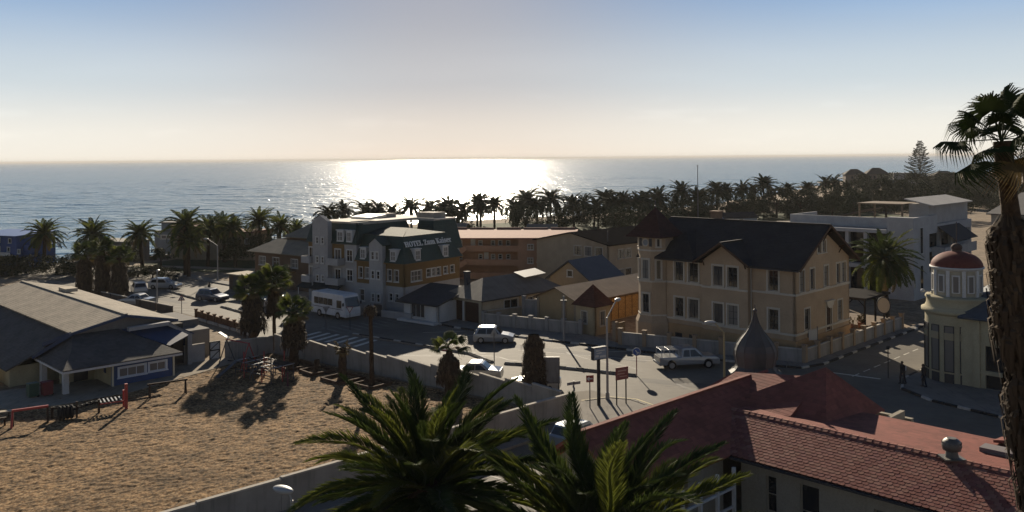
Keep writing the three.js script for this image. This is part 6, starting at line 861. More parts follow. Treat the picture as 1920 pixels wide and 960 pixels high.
// length runs along x, nose at +x
function car(name, label, category, x, z, turn, paintM, o = {}, group = 'parked cars') {
  const { L = 4.2, W = 1.72, H = 1.46, hood = 0.3, boot = 0.035, belt = 0.88, kind = 'hatch' } = o, t = thing(name, label, category, x, ROAD_Y, z, turn, group), h = L / 2, fw = h - 0.78, rw = -h + 0.74, r = 0.31, g0 = 0.22;
  const wsB = h - L * hood, wsT = wsB - 0.62, rrT = -h + L * boot + (kind === 'sedan' ? 0.6 : 0.32), rrB = -h + L * boot;
  const low = sideShape([[-h + 0.05, g0], [-h, 0.45], [-h + 0.04, belt - 0.04], [rrB, belt + 0.04], [wsB, belt], [h - 0.5, belt - 0.12], [h - 0.06, belt - 0.24], [h, 0.5], [h - 0.05, g0]], [fw, rw], r + 0.06);
  part('body', [taper(bodyGeo(low, W), belt - 0.3, belt + 0.15, 0.06)], paintM, t);
  const cab = new THREE.Shape(); cab.moveTo(rrB, belt - 0.02); cab.lineTo(rrT, H - 0.05); cab.lineTo(rrT + 0.2, H); cab.lineTo(wsT - 0.15, H - 0.01); cab.lineTo(wsT, H - 0.05); cab.lineTo(wsB, belt - 0.02); cab.closePath();
  part('cabin', [taper(bodyGeo(cab, W - 0.08, 0.05), belt, H, 0.2)], paintM, t);
  const yz = (y) => ((W - 0.08) / 2) * (1 - 0.2 * sst(belt, H, y)) + 0.012;
  const glassSide = (x0, x1, x2, x3, s) => { const y0 = belt + 0.05, y1 = H - 0.13, T = new Tris(), z0 = s * yz(y0), z1 = s * yz(y1); T.quad(V(x0, y0, z0), V(x1, y0, z0), V(x2, y1, z1), V(x3, y1, z1)); return T.geo(); };
  const mid = (wsT + rrT) / 2;
  for (const s of [-1, 1]) { part('side_window', glassSide(mid + 0.04, wsB - 0.2, wsT - 0.06, mid + 0.04, s), carGlass, t); part('side_window', glassSide(rrB + 0.22, mid - 0.04, mid - 0.04, rrT + 0.12, s), carGlass, t); }
  const endGlass = (xb, xt, s) => { const T = new Tris(), y0 = belt + 0.04, y1 = H - 0.1, f0 = (y0 - belt) / (H - 0.05 - belt), f1 = (y1 - belt) / (H - 0.05 - belt), a = lerp(xb, xt, f0) + s * 0.065, b = lerp(xb, xt, f1) + s * 0.065, z0 = yz(y0) - 0.1, z1 = yz(y1) - 0.1; T.quad(V(a, y0, -z0), V(a, y0, z0), V(b, y1, z1), V(b, y1, -z1)); return T.geo(); };
  part('windscreen', endGlass(wsB, wsT, 1), carGlass, t); part('rear_window', endGlass(rrB, rrT, -1), carGlass, t);
  for (const s of [-1, 1]) { wheel(t, fw, s * (W / 2 - 0.1), r); wheel(t, rw, s * (W / 2 - 0.1), r); part('headlight', [new RoundedBoxGeometry(0.2, 0.14, 0.34, 2, 0.05).translate(h - 0.08, 0.62, s * (W / 2 - 0.26))], clearLamp, t); part('tail_light', [new RoundedBoxGeometry(0.12, 0.24, 0.22, 2, 0.04).translate(-h + 0.04, 0.72, s * (W / 2 - 0.16))], redLamp, t); part('mirror', [new RoundedBoxGeometry(0.12, 0.12, 0.16, 2, 0.04).translate(wsB - 0.18, belt + 0.08, s * (W / 2 + 0.06))], paintM, t); }
  part('bumper', [bx(h - 0.06, h + 0.03, 0.28, 0.46, -W / 2 + 0.16, W / 2 - 0.16)], MAT.dark, t); part('bumper', [bx(-h - 0.03, -h + 0.06, 0.28, 0.46, -W / 2 + 0.16, W / 2 - 0.16)], MAT.dark, t);
  part('number_plate', [bx(-h - 0.035, -h - 0.02, 0.5, 0.61, -0.25, 0.25)], mat(0.5, 0.48, 0.3, 0.6), t);
  return t;
}
const silver = carPaint(0.2, 0.21, 0.225), white = carPaint(0.42, 0.42, 0.41), navy = carPaint(0.02, 0.03, 0.06), dkgrey = carPaint(0.09, 0.09, 0.095);
car('hatchback', 'silver grey hatchback parked at the kerb by the grey panelled wall', 'car', -1.9, -86.2, -6, silver, { L: 3.9, H: 1.52 });
car('saloon_car', 'silver saloon car parked against the playground wall behind the small palm', 'car', -3.2, -71.7, 172, silver, { L: 4.45, kind: 'sedan', boot: 0.2, hood: 0.27, H: 1.44 });
car('parked_car', 'white car half hidden behind the headless palm trunk', 'car', 1.6, -68.2, 170, white, { L: 3.9 });
car('parked_car', 'dark glass topped car on the near side street behind the palm fronds', 'car', 4.1, -55.3, 48, carPaint(0.2, 0.23, 0.25), { L: 4.2, H: 1.5 });
car('saloon_car', 'silver saloon car parked by the dark low wall in the far bays', 'car', -47.2, -110.3, 168, silver, { L: 4.3, kind: 'sedan', boot: 0.18, H: 1.42 });
car('parked_car', 'white car seen from behind in tree shade at the far bays', 'car', -51.3, -120.6, 120, white, { L: 4.0, H: 1.55 });
car('parked_car', 'white car with red stripe in the tree shade near the far lamp post', 'car', -49.2, -124.4, -8, white, { L: 4.2 });
car('hatchback', 'dark navy car driving past the low median kerb', 'car', -38.7, -113.2, -25, navy, { L: 4.1, H: 1.52 });
car('parked_car', 'white car mostly hidden behind the pair of fan palms', 'car', -28.2, -107.6, -12, white, { L: 4.2 });
car('parked_car', 'green grey car behind the tall slim fan palm', 'car', -31.3, -109.0, -12, carPaint(0.08, 0.12, 0.1), { L: 4.2 });
{ // pickup
  const t = thing('pickup_truck', 'silver double cab pickup with roll bars over its load bed', 'pickup', 14.8, ROAD_Y, -75.3, 8, 'parked cars'), P = silver, L = 5.2, W = 1.82, h = L / 2;
  part('body', [taper(bodyGeo(sideShape([[-h, 0.42], [-h, 0.98], [-0.75, 0.98], [1.25, 1.02], [h - 0.3, 0.95], [h - 0.04, 0.8], [h, 0.5], [h - 0.05, 0.4]], [1.6, -1.6], 0.42), W), 0.7, 1.1, 0.05)], P, t);
  const cab = new THREE.Shape(); cab.moveTo(-0.75, 0.97); cab.lineTo(-0.62, 1.68); cab.lineTo(-0.4, 1.75); cab.lineTo(0.35, 1.74); cab.lineTo(0.55, 1.68); cab.lineTo(1.3, 0.99); cab.closePath(); part('cab', [taper(bodyGeo(cab, W - 0.06, 0.05), 1.0, 1.75, 0.17)], P, t);
  const zz = (y) => ((W - 0.06) / 2) * (1 - 0.17 * sst(1.0, 1.75, y)) + 0.012; for (const s of [-1, 1]) for (const q of [[-0.6, -0.02, -0.02, -0.5], [0.06, 1.02, 0.46, 0.06]]) { const T = new Tris(); T.quad(V(q[0], 1.06, s * zz(1.06)), V(q[1], 1.06, s * zz(1.06)), V(q[2], 1.6, s * zz(1.6)), V(q[3], 1.6, s * zz(1.6))); part('side_window', T.geo(), carGlass, t); }
  { const T = new Tris(); T.quad(V(1.33, 1.05, -0.7), V(1.33, 1.05, 0.7), V(0.68, 1.62, 0.6), V(0.68, 1.62, -0.6)); part('windscreen', T.geo(), carGlass, t); }
  part('load_bed', [bx(-h + 0.12, -0.85, 0.985, 0.995, -0.7, 0.7)], MAT.dark, t);
  for (const x of [-2.45, -1.75, -0.95]) part('roll_bar', [bar(V(x, 0.98, -0.82), V(x, 1.62, -0.72), 0.035), bar(V(x, 0.98, 0.82), V(x, 1.62, 0.72), 0.035), bar(V(x, 1.62, -0.74), V(x, 1.62, 0.74), 0.035)], MAT.steel, t);
  for (const z of [-0.73, -0.36, 0, 0.36, 0.73]) part('rack_bar', [bar(V(-2.5, 1.65, z), V(-0.6, 1.65, z), 0.028)], MAT.steel, t);
  for (const s of [-1, 1]) { wheel(t, 1.6, s * 0.8, 0.37, 0.24); wheel(t, -1.6, s * 0.8, 0.37, 0.24); part('headlight', [new RoundedBoxGeometry(0.2, 0.18, 0.32, 2, 0.05).translate(h - 0.1, 0.76, s * 0.66)], clearLamp, t); part('tail_light', [new RoundedBoxGeometry(0.1, 0.34, 0.14, 2, 0.03).translate(-h, 0.78, s * 0.8)], redLamp, t); part('mirror', [new RoundedBoxGeometry(0.12, 0.2, 0.16, 2, 0.04).translate(1.0, 1.12, s * 0.98)], P, t); }
  part('bumper', bx(-h - 0.12, -h, 0.42, 0.58, -0.82, 0.82), MAT.steel, t);
}
{ // minibus
  const t = thing('minibus', 'white minibus with dark windows parked in the hotel shade', 'bus', -20.4, ROAD_Y, -101.0, -42, undefined), P = mat(0.66, 0.66, 0.66, 0.4, { map: TEX.plaster }), L = 6.3, W = 2.15, H = 2.75, h = L / 2;
  part('body', [bodyGeo(sideShape([[-h, 0.4], [-h, 0.9], [-h + 0.1, H - 0.12], [-h + 0.3, H], [h - 0.6, H], [h - 0.35, H - 0.15], [h - 0.06, 1.35], [h, 1.1], [h, 0.4]], [h - 1.35, -h + 1.5], 0.46), W, 0.09)], P, t);
  for (const s of [-1, 1]) { for (let i = 0; i < 4; i++) part('side_window', bx(-h + 0.55 + i * 0.88, -h + 1.36 + i * 0.88, 1.45, 2.2, s * W / 2 + (s > 0 ? 0.0 : -0.02), s * W / 2 + (s > 0 ? 0.02 : 0)), carGlass, t); part('cab_window', bx(h - 1.5, h - 0.62, 1.3, 2.15, s * W / 2 + (s > 0 ? 0 : -0.02), s * W / 2 + (s > 0 ? 0.02 : 0)), carGlass, t); wheel(t, h - 1.35, s * (W / 2 - 0.12), 0.4, 0.24); wheel(t, -h + 1.5, s * (W / 2 - 0.12), 0.4, 0.24); part('headlight', [new RoundedBoxGeometry(0.1, 0.2, 0.34, 2, 0.05).translate(h, 0.8, s * 0.78)], clearLamp, t); part('mirror', [new RoundedBoxGeometry(0.12, 0.36, 0.2, 2, 0.04).translate(h - 0.1, 1.8, s * 1.25)], MAT.dark, t); }
  { const T = new Tris(); T.quad(V(h - 0.04, 1.36, -0.95), V(h - 0.04, 1.36, 0.95), V(h - 0.33, H - 0.28, 0.9), V(h - 0.33, H - 0.28, -0.9)); part('windscreen', T.geo().translate(0.13, 0.02, 0), carGlass, t); }
  part('bumper', bx(h - 0.02, h + 0.1, 0.36, 0.62, -0.98, 0.98), MAT.white, t); part('grille', bx(h, h + 0.015, 0.7, 0.95, -0.5, 0.5), MAT.dark, t); part('roof_hatch', [bx(-1.8, -1.0, H, H + 0.1, -0.4, 0.4)], MAT.white, t); part('roof_hatch', [bx(0.5, 1.3, H, H + 0.1, -0.4, 0.4)], MAT.white, t); part('stripe', [bx(-h + 0.2, h - 0.4, 1.12, 1.18, W / 2, W / 2 + 0.012)], MAT.dark, t);
}
// ---------------------------------------------------------------- street furniture
function lampPost(label, x, z, H, armAz, armL, o = {}) {
  const t = thing('street_lamp', label, 'street lamp', x, o.y ?? 0, z, 0, 'street lamps'), c = Math.cos(armAz * DEG), s = -Math.sin(armAz * DEG), m = o.m ?? mat(0.28, 0.275, 0.26, 0.6, { metalness: 0.3 });
  part('pole', [bar(V(0, 0, 0), V(0, H * 0.86, 0), 0.1, 10, 0.07), cyl(0.16, 0.14, 0.5, 0, 0, 0, 10)], m, t);
  if (armL) part('arm', [bar(V(0, H * 0.85, 0), V(c * armL, H, s * armL), 0.045, 8)], m, t);
  const hs = o.head ?? 1, hd = part('lamp_head', [new THREE.SphereGeometry(0.5 * hs, 16, 10).scale(0.9, 0.26, 0.42).rotateY(armAz * DEG).translate(c * (armL + 0.35), H + 0.05, s * (armL + 0.35))], mat(0.33, 0.33, 0.32, 0.5), t);
  part('lens', [new THREE.SphereGeometry(0.32, 14, 8, 0, 6.3, Math.PI / 2, Math.PI / 2).scale(0.95, 0.4, 0.45).rotateY(armAz * DEG).translate(c * (armL + 0.4), H + 0.0, s * (armL + 0.4))], mat(0.35, 0.35, 0.33, 0.15), hd);
  return t;
}
lampPost('tall grey street lamp beside the signboards at the road corner', 6.9, -65.0, 7.0, 60, 1.7, { y: KERB });
lampPost('street lamp with hooded head beside the onion dome', 16.4, -68.6, 5.0, 175, 0.7, { m: mat(0.34, 0.25, 0.12, 0.7) });
lampPost('street lamp beside the minibus with its arm over the road', -24.9, -109.2, 5.2, 15, 3.0);
lampPost('street lamp post beside the silver saloon car in the far bays', -43.3, -107.0, 4.6, 100, 0.3);
lampPost('street lamp rising behind the date palms at the far car park', -44.3, -132, 6.2, 165, 1.6);
lampPost('street lamp whose pale head rises above the near playground wall', -10.4, -41.0, 2.5, 150, 0.2, { head: 1.35 });
{ const t = thing('telegraph_pole', 'plain grey pole standing at the kerb left of the gatehouse', 'pole', 4.9, KERB, -85.6, 0); part('shaft', bar(V(0, 0, 0), V(0, 4.4, 0), 0.11, 10, 0.09), mat(0.22, 0.21, 0.2, 0.9), t); part('bracket', bx(-0.3, 0.3, 3.9, 4.0, -0.05, 0.05), MAT.darksteel, t);
  const f = thing('flagpole', 'tall thin flagpole rising behind the court house against the sea', 'flagpole', 35.2, 0, -167, 0); part('shaft', bar(V(0, 0, 0), V(0, 16.2, 0), 0.12, 8, 0.06), MAT.darksteel, f); part('knob', [new THREE.SphereGeometry(0.13, 10, 8).translate(0, 16.25, 0)], MAT.darksteel, f); }
const signBack = mat(0.2, 0.2, 0.2, 0.6), redP = mat(0.22, 0.03, 0.025, 0.6), blueP = mat(0.02, 0.07, 0.25, 0.6);
function roadSign(label, x, z, h, kind, turn, y = 0.05, group = 'road signs') {
  const t = thing('road_sign', label, 'road sign', x, y, z, turn, group); part('post', bar(V(0, 0, 0), V(0, h, 0), 0.04, 8), kind === 'round' ? mat(0.3, 0.06, 0.05, 0.7) : MAT.darksteel, t);
  const tri = (r, dn) => { const s = new THREE.Shape(); for (let i = 0; i < 3; i++) { const a = (90 + (dn ? 180 : 0) + i * 120) * DEG; i ? s.lineTo(Math.cos(a) * r, Math.sin(a) * r) : s.moveTo(Math.cos(a) * r, Math.sin(a) * r); } s.closePath(); return s; };
  if (kind === 'round') { part('plate', [new THREE.CylinderGeometry(0.33, 0.33, 0.03, 22).rotateX(Math.PI / 2).translate(0, h, 0.06)], blueP, t); part('rim', [new THREE.TorusGeometry(0.32, 0.025, 6, 24).translate(0, h, 0.08)], MAT.white, t); part('arrow', [bx(-0.04, 0.04, -0.18, 0.16, 0.078, 0.088).rotateZ(0.7).translate(0, h, 0), bx(-0.14, 0.0, -0.2, -0.13, 0.078, 0.088).rotateZ(0.7).translate(0.0, h, 0), bx(0.0, 0.14, -0.2, -0.13, 0.0785, 0.0885).rotateZ(0.7).translate(0, h, 0)], MAT.white, t); }
  else { const dn = kind === 'yield', g = (r, d, z) => new THREE.ExtrudeGeometry(tri(r, dn), { depth: d, bevelEnabled: false }).translate(0, h - 0.05, z); part('plate', [g(0.47, 0.018, 0.05)], signBack, t); part('border', [g(0.45, 0.006, 0.069)], redP, t); part('face', [g(0.32, 0.006, 0.076)], MAT.white, t); if (!dn) part('symbol', [bx(-0.05, 0.05, h - 0.18, h + 0.08, 0.083, 0.088)], MAT.dark, t); }
  return t;
}
roadSign('blue round keep left sign at the end of the median kerb', 10.1, -72.4, 1.95, 'round', 0);
roadSign('triangular warning sign on the median below the silver hatchback', -1.7, -76.5, 2.75, 'warn', 180);
roadSign('red triangular warning sign beside the playground wall and small palm', -5.7, -74.5, 2.0, 'warn', 10);
roadSign('give way triangle on a post near the minibus, left of two', -19.9, -93.4, 2.2, 'yield', 185);
roadSign('give way triangle on a post in front of the minibus, right of two', -17.2, -92.6, 2.3, 'yield', -5);
roadSign('red framed give way triangle at the wall corner by the shaggy fan palm', -21.6, -84.8, 2.0, 'yield', 20);
roadSign('red warning triangle at the far parking bays beside the school roof', -38.6, -102.4, 2.0, 'warn', 20);
{ // signboards at the corner
  let t = thing('advertising_board', 'blue grey boxed signboard on a black pole at the road corner', 'sign', 6.1, KERB, -63.4, 32); part('pole', bar(V(0, 0, 0), V(0, 3.5, 0), 0.13, 8), MAT.black, t); part('box', [bx(-0.55, 0.65, 3.3, 4.2, -0.16, 0.16)], MAT.dark, t); part('face', [bx(-0.5, 0.6, 3.36, 4.14, 0.16, 0.18)], mat(0.22, 0.27, 0.34, 0.5, { map: TEX.plaster }), t); for (const [x0, x1, y0, y1] of [[-0.35, 0.45, 3.92, 4.0], [-0.3, 0.15, 3.75, 3.82], [0.0, 0.52, 3.45, 3.6], [-0.42, -0.12, 3.5, 3.66]]) part('print', bx(x0, x1, y0, y1, 0.18, 0.186), mat(0.45, 0.45, 0.42, 0.7), t);
  t = thing('advertising_board', 'maroon signboard on two posts beside the corner street lamp', 'sign', 7.75, KERB, -63.6, 30); for (const x of [-0.42, 0.42]) part('post', bar(V(x, 0, 0), V(x, 2.5, 0), 0.05, 8), MAT.black, t); part('board', [bx(-0.55, 0.55, 1.8, 2.7, 0.06, 0.12)], mat(0.20, 0.055, 0.045, 0.7), t); for (const [x0, x1, y0, y1] of [[-0.38, 0.38, 2.4, 2.5], [-0.42, 0.22, 2.2, 2.27], [-0.22, 0.42, 2.0, 2.06]]) part('print', bx(x0, x1, y0, y1, 0.12, 0.125), mat(0.42, 0.25, 0.2, 0.7), t);
  t = thing('arrow_sign', 'small red square sign with white arrow beside the corner pole', 'sign', 5.4, KERB, -62.7, 8); part('post', bar(V(0, 0, 0), V(0, 2.3, 0), 0.04, 8), MAT.darksteel, t); part('plate', [bx(-0.27, 0.27, 1.85, 2.35, 0.04, 0.07)], redP, t); part('arrow', [bx(-0.18, 0.2, 2.06, 2.14, 0.07, 0.078), bx(-0.04, 0.04, -0.2, 0, 0.07, 0.0775).rotateZ(0.75).translate(-0.19, 2.12, 0), bx(-0.04, 0.04, -0.2, 0, 0.07, 0.0785).rotateZ(2.35).translate(-0.19, 2.08, 0)], MAT.white, t);
  t = thing('street_name_sign', 'grey street name plates on a post behind the playground wall', 'sign', 4.0, 0.05, -58.9, 25); part('post', bar(V(0, 0, 0), V(0, 3.0, 0), 0.045, 8), MAT.darksteel, t); part('plate', [bx(-0.5, 0.5, 2.75, 2.95, -0.02, 0.02)], mat(0.2, 0.19, 0.18, 0.7), t); part('plate', [bx(-0.5, 0.5, 2.45, 2.65, -0.02, 0.02).rotateY(1.2)], mat(0.2, 0.19, 0.18, 0.7), t);
  t = thing('billboard', 'blank pale grey billboard back standing between wall and parked white car', 'billboard', 2.6, 0, -65.2, -2); part('board', [bx(-0.9, 0.75, 1.35, 3.2, -0.04, 0.04)], mat(0.24, 0.235, 0.23, 0.8, { map: TEX.concrete }), t); part('frame', [bx(-0.95, -0.9, 1.3, 3.25, -0.05, 0.05), bx(0.75, 0.8, 1.3, 3.25, -0.05, 0.05), bx(-0.9, 0.75, 1.3, 1.35, -0.05, 0.05), bx(-0.9, 0.75, 3.2, 3.25, -0.05, 0.05)], MAT.darksteel, t); for (const x of [-0.85, 0.72]) part('post', bar(V(x, 0, 0), V(x, 1.3, 0), 0.05, 8), MAT.darksteel, t);
  t = thing('notice_board', 'pale notice board between two posts at the court house corner', 'sign', 27.0, KERB, -79.4, 20); for (const x of [-0.5, 0.5]) part('post', bar(V(x, 0, 0), V(x, 2.4, 0), 0.04, 8), MAT.darksteel, t); part('board', bx(-0.46, 0.46, 1.2, 2.1, -0.02, 0.03), mat(0.4, 0.39, 0.36, 0.8), t);
}
for (const [i, [x, z, c, n]] of [[-36.6, -66.9, [0.02, 0.06, 0.035], 'dark green'], [-35.75, -67.35, [0.15, 0.02, 0.02], 'dark red']].entries()) { const t = thing('wheelie_bin', n + ' wheeled bin standing beside the school porch', 'bin', x, 0.16, z, -40, 'bins by the porch'), m = mat(...c, 0.6); part('tub', [taper(new RoundedBoxGeometry(0.6, 0.95, 0.7, 2, 0.05).translate(0, 0.55, 0), 0, 1, -0.08)], m, t); part('lid', [new RoundedBoxGeometry(0.64, 0.08, 0.78, 2, 0.03).translate(0, 1.05, 0)], m, t); for (const s of [-1, 1]) part('wheel', [new THREE.CylinderGeometry(0.1, 0.1, 0.06, 12).rotateZ(Math.PI / 2).translate(s * 0.26, 0.1, -0.3)], tyreM, t); }
// ---------------------------------------------------------------- playground
const redPaint = mat(0.30, 0.03, 0.025, 0.55), woodDark = mat(0.07, 0.048, 0.035, 0.85, { map: TEX.bark });
{
  let t = thing('swing_frame', 'red and dark steel swing frame near the school gate', 'swing', -23.9, 0.05, -76.2, -35);
  for (const x of [-1.5, 1.5]) for (const s of [-1, 1]) part('leg', bar(V(x, 2.3, 0), V(x, 0, s * 0.95), 0.05), x > 0 ? redPaint : MAT.darksteel, t);
  part('crossbar', bar(V(-1.6, 2.3, 0), V(1.6, 2.3, 0), 0.055), redPaint, t); part('slide_chute', [slab([V(-1.2, 2.45, -0.15), V(-1.2, 2.45, 0.15), V(-2.5, 2.85, 0.15), V(-2.5, 2.85, -0.15)], 0.05)], MAT.steel, t);
  for (const x of [-0.9, 0, 0.9]) { part('chain', bar(V(x - 0.18, 2.28, 0), V(x - 0.18, 0.55, 0.08), 0.012, 4), MAT.darksteel, t); part('chain', bar(V(x + 0.18, 2.28, 0), V(x + 0.18, 0.55, 0.08), 0.012, 4), MAT.darksteel, t); part('swing_seat', bx(x - 0.24, x + 0.24, 0.5, 0.55, -0.04, 0.2), tyreM, t); }
  t = thing('climbing_frame', 'tangle of steel climbing bars with rings and a slide in the palm shade', 'climbing frame', -20.6, 0.05, -72.6, -38); const r = rng(8);
  for (let i = 0; i < 5; i++) for (let j = 0; j < 3; j++) part('upright', bar(V(-2.4 + i * 1.2, 0, -1.1 + j * 1.1), V(-2.4 + i * 1.2, 1.3 + 0.9 * ((i + j) % 3 === 0), -1.1 + j * 1.1), 0.05), (i + j) % 2 ? redPaint : MAT.darksteel, t);
  for (let j = 0; j < 3; j++) for (const y of [0.65, 1.3]) part('rail', bar(V(-2.5, y, -1.1 + j * 1.1), V(2.5, y, -1.1 + j * 1.1), 0.04), MAT.darksteel, t);
  for (let i = 0; i < 5; i++) part('cross_rail', bar(V(-2.4 + i * 1.2, 1.3, -1.2), V(-2.4 + i * 1.2, 1.3, 1.2), 0.04), MAT.steel, t);
  part('slide', [slab([V(-2.4, 1.3, 1.2), V(-2.0, 1.3, 1.2), V(-2.6, 0.15, 2.6), V(-3.0, 0.15, 2.6)], 0.05)], MAT.darksteel, t);
  part('arch', [new THREE.TorusGeometry(1.25, 0.06, 6, 20, Math.PI).translate(-2.4, 0.05, -0.3)], tyreM, t); part('arch', [new THREE.TorusGeometry(0.9, 0.05, 6, 20, Math.PI).rotateY(0.8).translate(1.4, 0.4, 1.3)], MAT.darksteel, t);
  part('platform', bx(0.0, 2.4, 1.28, 1.36, -1.1, 0), woodDark, t); part('platform', bx(-1.2, 0.0, 0.62, 0.7, 0, 1.1), woodDark, t); part('see_saw', [beam(V(-3.8, 0.35, 0.6), V(-1.6, 0.95, 1.6), 0.2, 0.08)], woodDark, t);
  t = thing('marker_post', 'short dark red post standing alone in the sand by the climbing frame', 'post', -17.9, 0.05, -69.6, 0); part('shaft', cyl(0.07, 0.07, 1.1, 0, 0, 0, 10), mat(0.09, 0.02, 0.03, 0.7), t); part('cap', [new THREE.SphereGeometry(0.08, 10, 8).translate(0, 1.12, 0)], mat(0.09, 0.02, 0.03, 0.7), t);
  t = thing('balance_rail', 'dark timber rail on two trestle posts in the open sand', 'rail', -26.4, 0.1, -67.1, 33); part('rail', bx(-1.45, 1.45, 1.0, 1.12, -0.06, 0.06), woodDark, t); for (const x of [-1.3, 1.3]) { part('post', [bar(V(x, 0, -0.22), V(x, 1.05, -0.03), 0.06), bar(V(x, 0, 0.22), V(x, 1.05, 0.03), 0.06)], woodDark, t); }
  t = thing('rope_bridge', 'low plank bridge with silver rungs hung from a red post', 'climbing frame', -29.6, 0.1, -62.6, 32); part('post', bx(1.75, 1.95, 0, 1.85, -0.1, 0.1), redPaint, t); part('post', bx(1.75, 1.95, 0, 1.2, -1.05, -0.85), redPaint, t); for (let i = 0; i < 6; i++) part('rung', bx(0.15 + i * 0.26, 0.24 + i * 0.26, 0.72, 0.78, -1.0, 0.1), MAT.steel, t); part('side_rail', bx(0.1, 1.75, 0.62, 0.7, 0.06, 0.12), redPaint, t); for (let i = 0; i < 9; i++) part('tyre_step', [new THREE.TorusGeometry(0.2, 0.07, 6, 14).rotateX(1.57).translate(-2.6 + i * 0.3, 0.5 + 0.06 * Math.abs(i - 4), -0.45)], tyreM, t); part('post', bx(0.0, 0.14, 0, 0.95, -0.2, -0.06), woodDark, t); part('post', bx(-2.95, -2.8, 0, 0.8, -0.5, -0.36), woodDark, t);
  t = thing('hurdle_frame', 'red hurdle bar on two legs at the left of the playground', 'climbing frame', -33.0, 0.1, -60.0, 32); part('bar', bx(-1.1, 1.1, 1.05, 1.2, -0.08, 0.08), redPaint, t); part('leg', [bar(V(-1.05, 1.1, 0), V(-1.15, 0, 0.3), 0.07)], redPaint, t); part('leg', [bar(V(-1.05, 1.1, 0), V(-1.0, 0, -0.3), 0.06)], woodDark, t); part('leg', [bar(V(1.05, 1.1, 0), V(1.05, 0, 0.1), 0.07)], woodDark, t);
  t = thing('tyre_tunnel', 'upright stack of black tyres forming a tunnel beside the red hurdle', 'tyres', -31.5, 0.1, -61.0, 32); for (let i = 0; i < 4; i++) part('tyre', [new THREE.TorusGeometry(0.36, 0.13, 8, 18).rotateY(1.57).translate(i * 0.24, 0.5, 0)], tyreM, t); part('post', bx(1.0, 1.12, 0, 1.15, -0.06, 0.06), woodDark, t);
  t = thing('low_bench', 'small low beam bench at the far left of the sand', 'bench', -35.2, 0.1, -59.6, 30); part('seat', bx(-0.7, 0.7, 0.5, 0.58, -0.14, 0.14), woodDark, t); for (const x of [-0.6, 0.6]) part('leg', bx(x - 0.06, x + 0.06, 0, 0.5, -0.1, 0.1), woodDark, t);
  t = thing('sand_table', 'small pale table plank resting at the edge of the school path', 'bench', -36.2, 0.16, -61.6, 30); part('top', bx(-0.9, 0.9, 0.34, 0.4, -0.25, 0.25), mat(0.4, 0.34, 0.25, 0.9), t); for (const x of [-0.7, 0.7]) part('leg', bx(x - 0.05, x + 0.05, 0, 0.34, -0.2, 0.2), woodDark, t);
}
// ---------------------------------------------------------------- far houses, shore things
{
  const wl = mat(0.14, 0.11, 0.09, 0.9), rf = mat(0.055, 0.045, 0.04, 0.9, { map: TEX.roofrow });
  for (const [i, [x, z, w, e, r, lab]] of [[202, -520, 11, 6.6, 9.8, 'left of the two dark hipped roof houses on the far shore'], [215, -520, 12, 6.8, 10.4, 'right of the two dark hipped roof houses on the far shore'], [245, -500, 13, 5.4, 8.6, 'dark hipped roof house right of the tall conifer'], [266, -500, 14, 5.6, 8.8, 'dark hipped roof house at the far right behind the palm']].entries()) {
    const t = thing('far_house', lab, 'house', x, 0, z, -12, 'houses on the far shore'), h = w / 2, c = [[-h - 0.8, h + 0.8], [h + 0.8, h + 0.8], [h + 0.8, -h - 0.8], [-h - 0.8, -h - 0.8]].map(([a, b]) => V(a, e, b)), k = w * 0.17, a0 = V(-k, r, 0), a1 = V(k, r, 0);
    part('wall', [bx(-h, h, 0, e, -h, h)], wl, t); part('roof', [slab([c[0], c[1], a1, a0]), slab([c[1], c[2], a1]), slab([c[2], c[3], a0, a1]), slab([c[3], c[0], a0])], rf, t); for (const s of [-2.4, 1.6]) part('window', bx(s, s + 1, e - 2.4, e - 1.1, h, h + 0.05), MAT.glass, t);
  }
  let t = thing('far_block', 'pale flat roofed block between the hipped roof houses and the conifer', 'building', 224, 0, -505, -10, 'houses on the far shore'); part('wall', bx(-6, 6, 0, 7.6, -5, 5), mat(0.2, 0.19, 0.18, 0.9), t); part('side_wing', bx(6, 14, 0, 5.6, -4, 4), mat(0.15, 0.13, 0.11, 0.9), t);
  for (const [i, [x, z, w, lab]] of [[-14, -199, 8, 'low grey roofed hut under the promenade palms left of the bare sand'], [6.5, -193, 6, 'low dark hut before the promenade trees right of the bare sand'], [58, -228, 9, 'pale blue hut among the promenade trunks behind the court turret']].entries()) { t = thing('beach_hut', lab, 'hut', x, 0, z, -20 + i * 17, 'huts by the promenade'); part('wall', bx(-w / 2, w / 2, 0, 2.3, -2.5, 2.5), mat(...(i === 2 ? [0.3, 0.34, 0.4] : [0.2, 0.17, 0.14]), 0.9, { map: TEX.plaster }), t); part('roof', [slab([V(-w / 2 - 0.4, 2.2, 2.9), V(w / 2 + 0.4, 2.2, 2.9), V(w / 2 + 0.4, 3.5, 0), V(-w / 2 - 0.4, 3.5, 0)]), slab([V(-w / 2 - 0.4, 2.2, -2.9), V(w / 2 + 0.4, 2.2, -2.9), V(w / 2 + 0.4, 3.5, 0), V(-w / 2 - 0.4, 3.5, 0)])], i === 2 ? rf : greySheet, t); part('door', bx(-0.5, 0.5, 0, 1.9, 2.5, 2.55), MAT.dark, t); }
  t = thing('shade_sail', 'pale curved canopy roof behind the court house ridge', 'canopy', 57, 0, -165, -40); part('canopy', [slab([V(-9, 4.6, 3), V(9, 5.4, 3), V(9, 6.0, -3), V(-9, 5.2, -3)], 0.12)], mat(0.3, 0.25, 0.19, 0.85, { map: TEX.sheet }), t); for (const [x, z] of [[-8.5, 2.6], [8.5, 2.6], [-8.5, -2.6], [8.5, -2.6]]) part('post', bar(V(x, 0, z), V(x, 5.2, z), 0.1), MAT.darksteel, t);
}
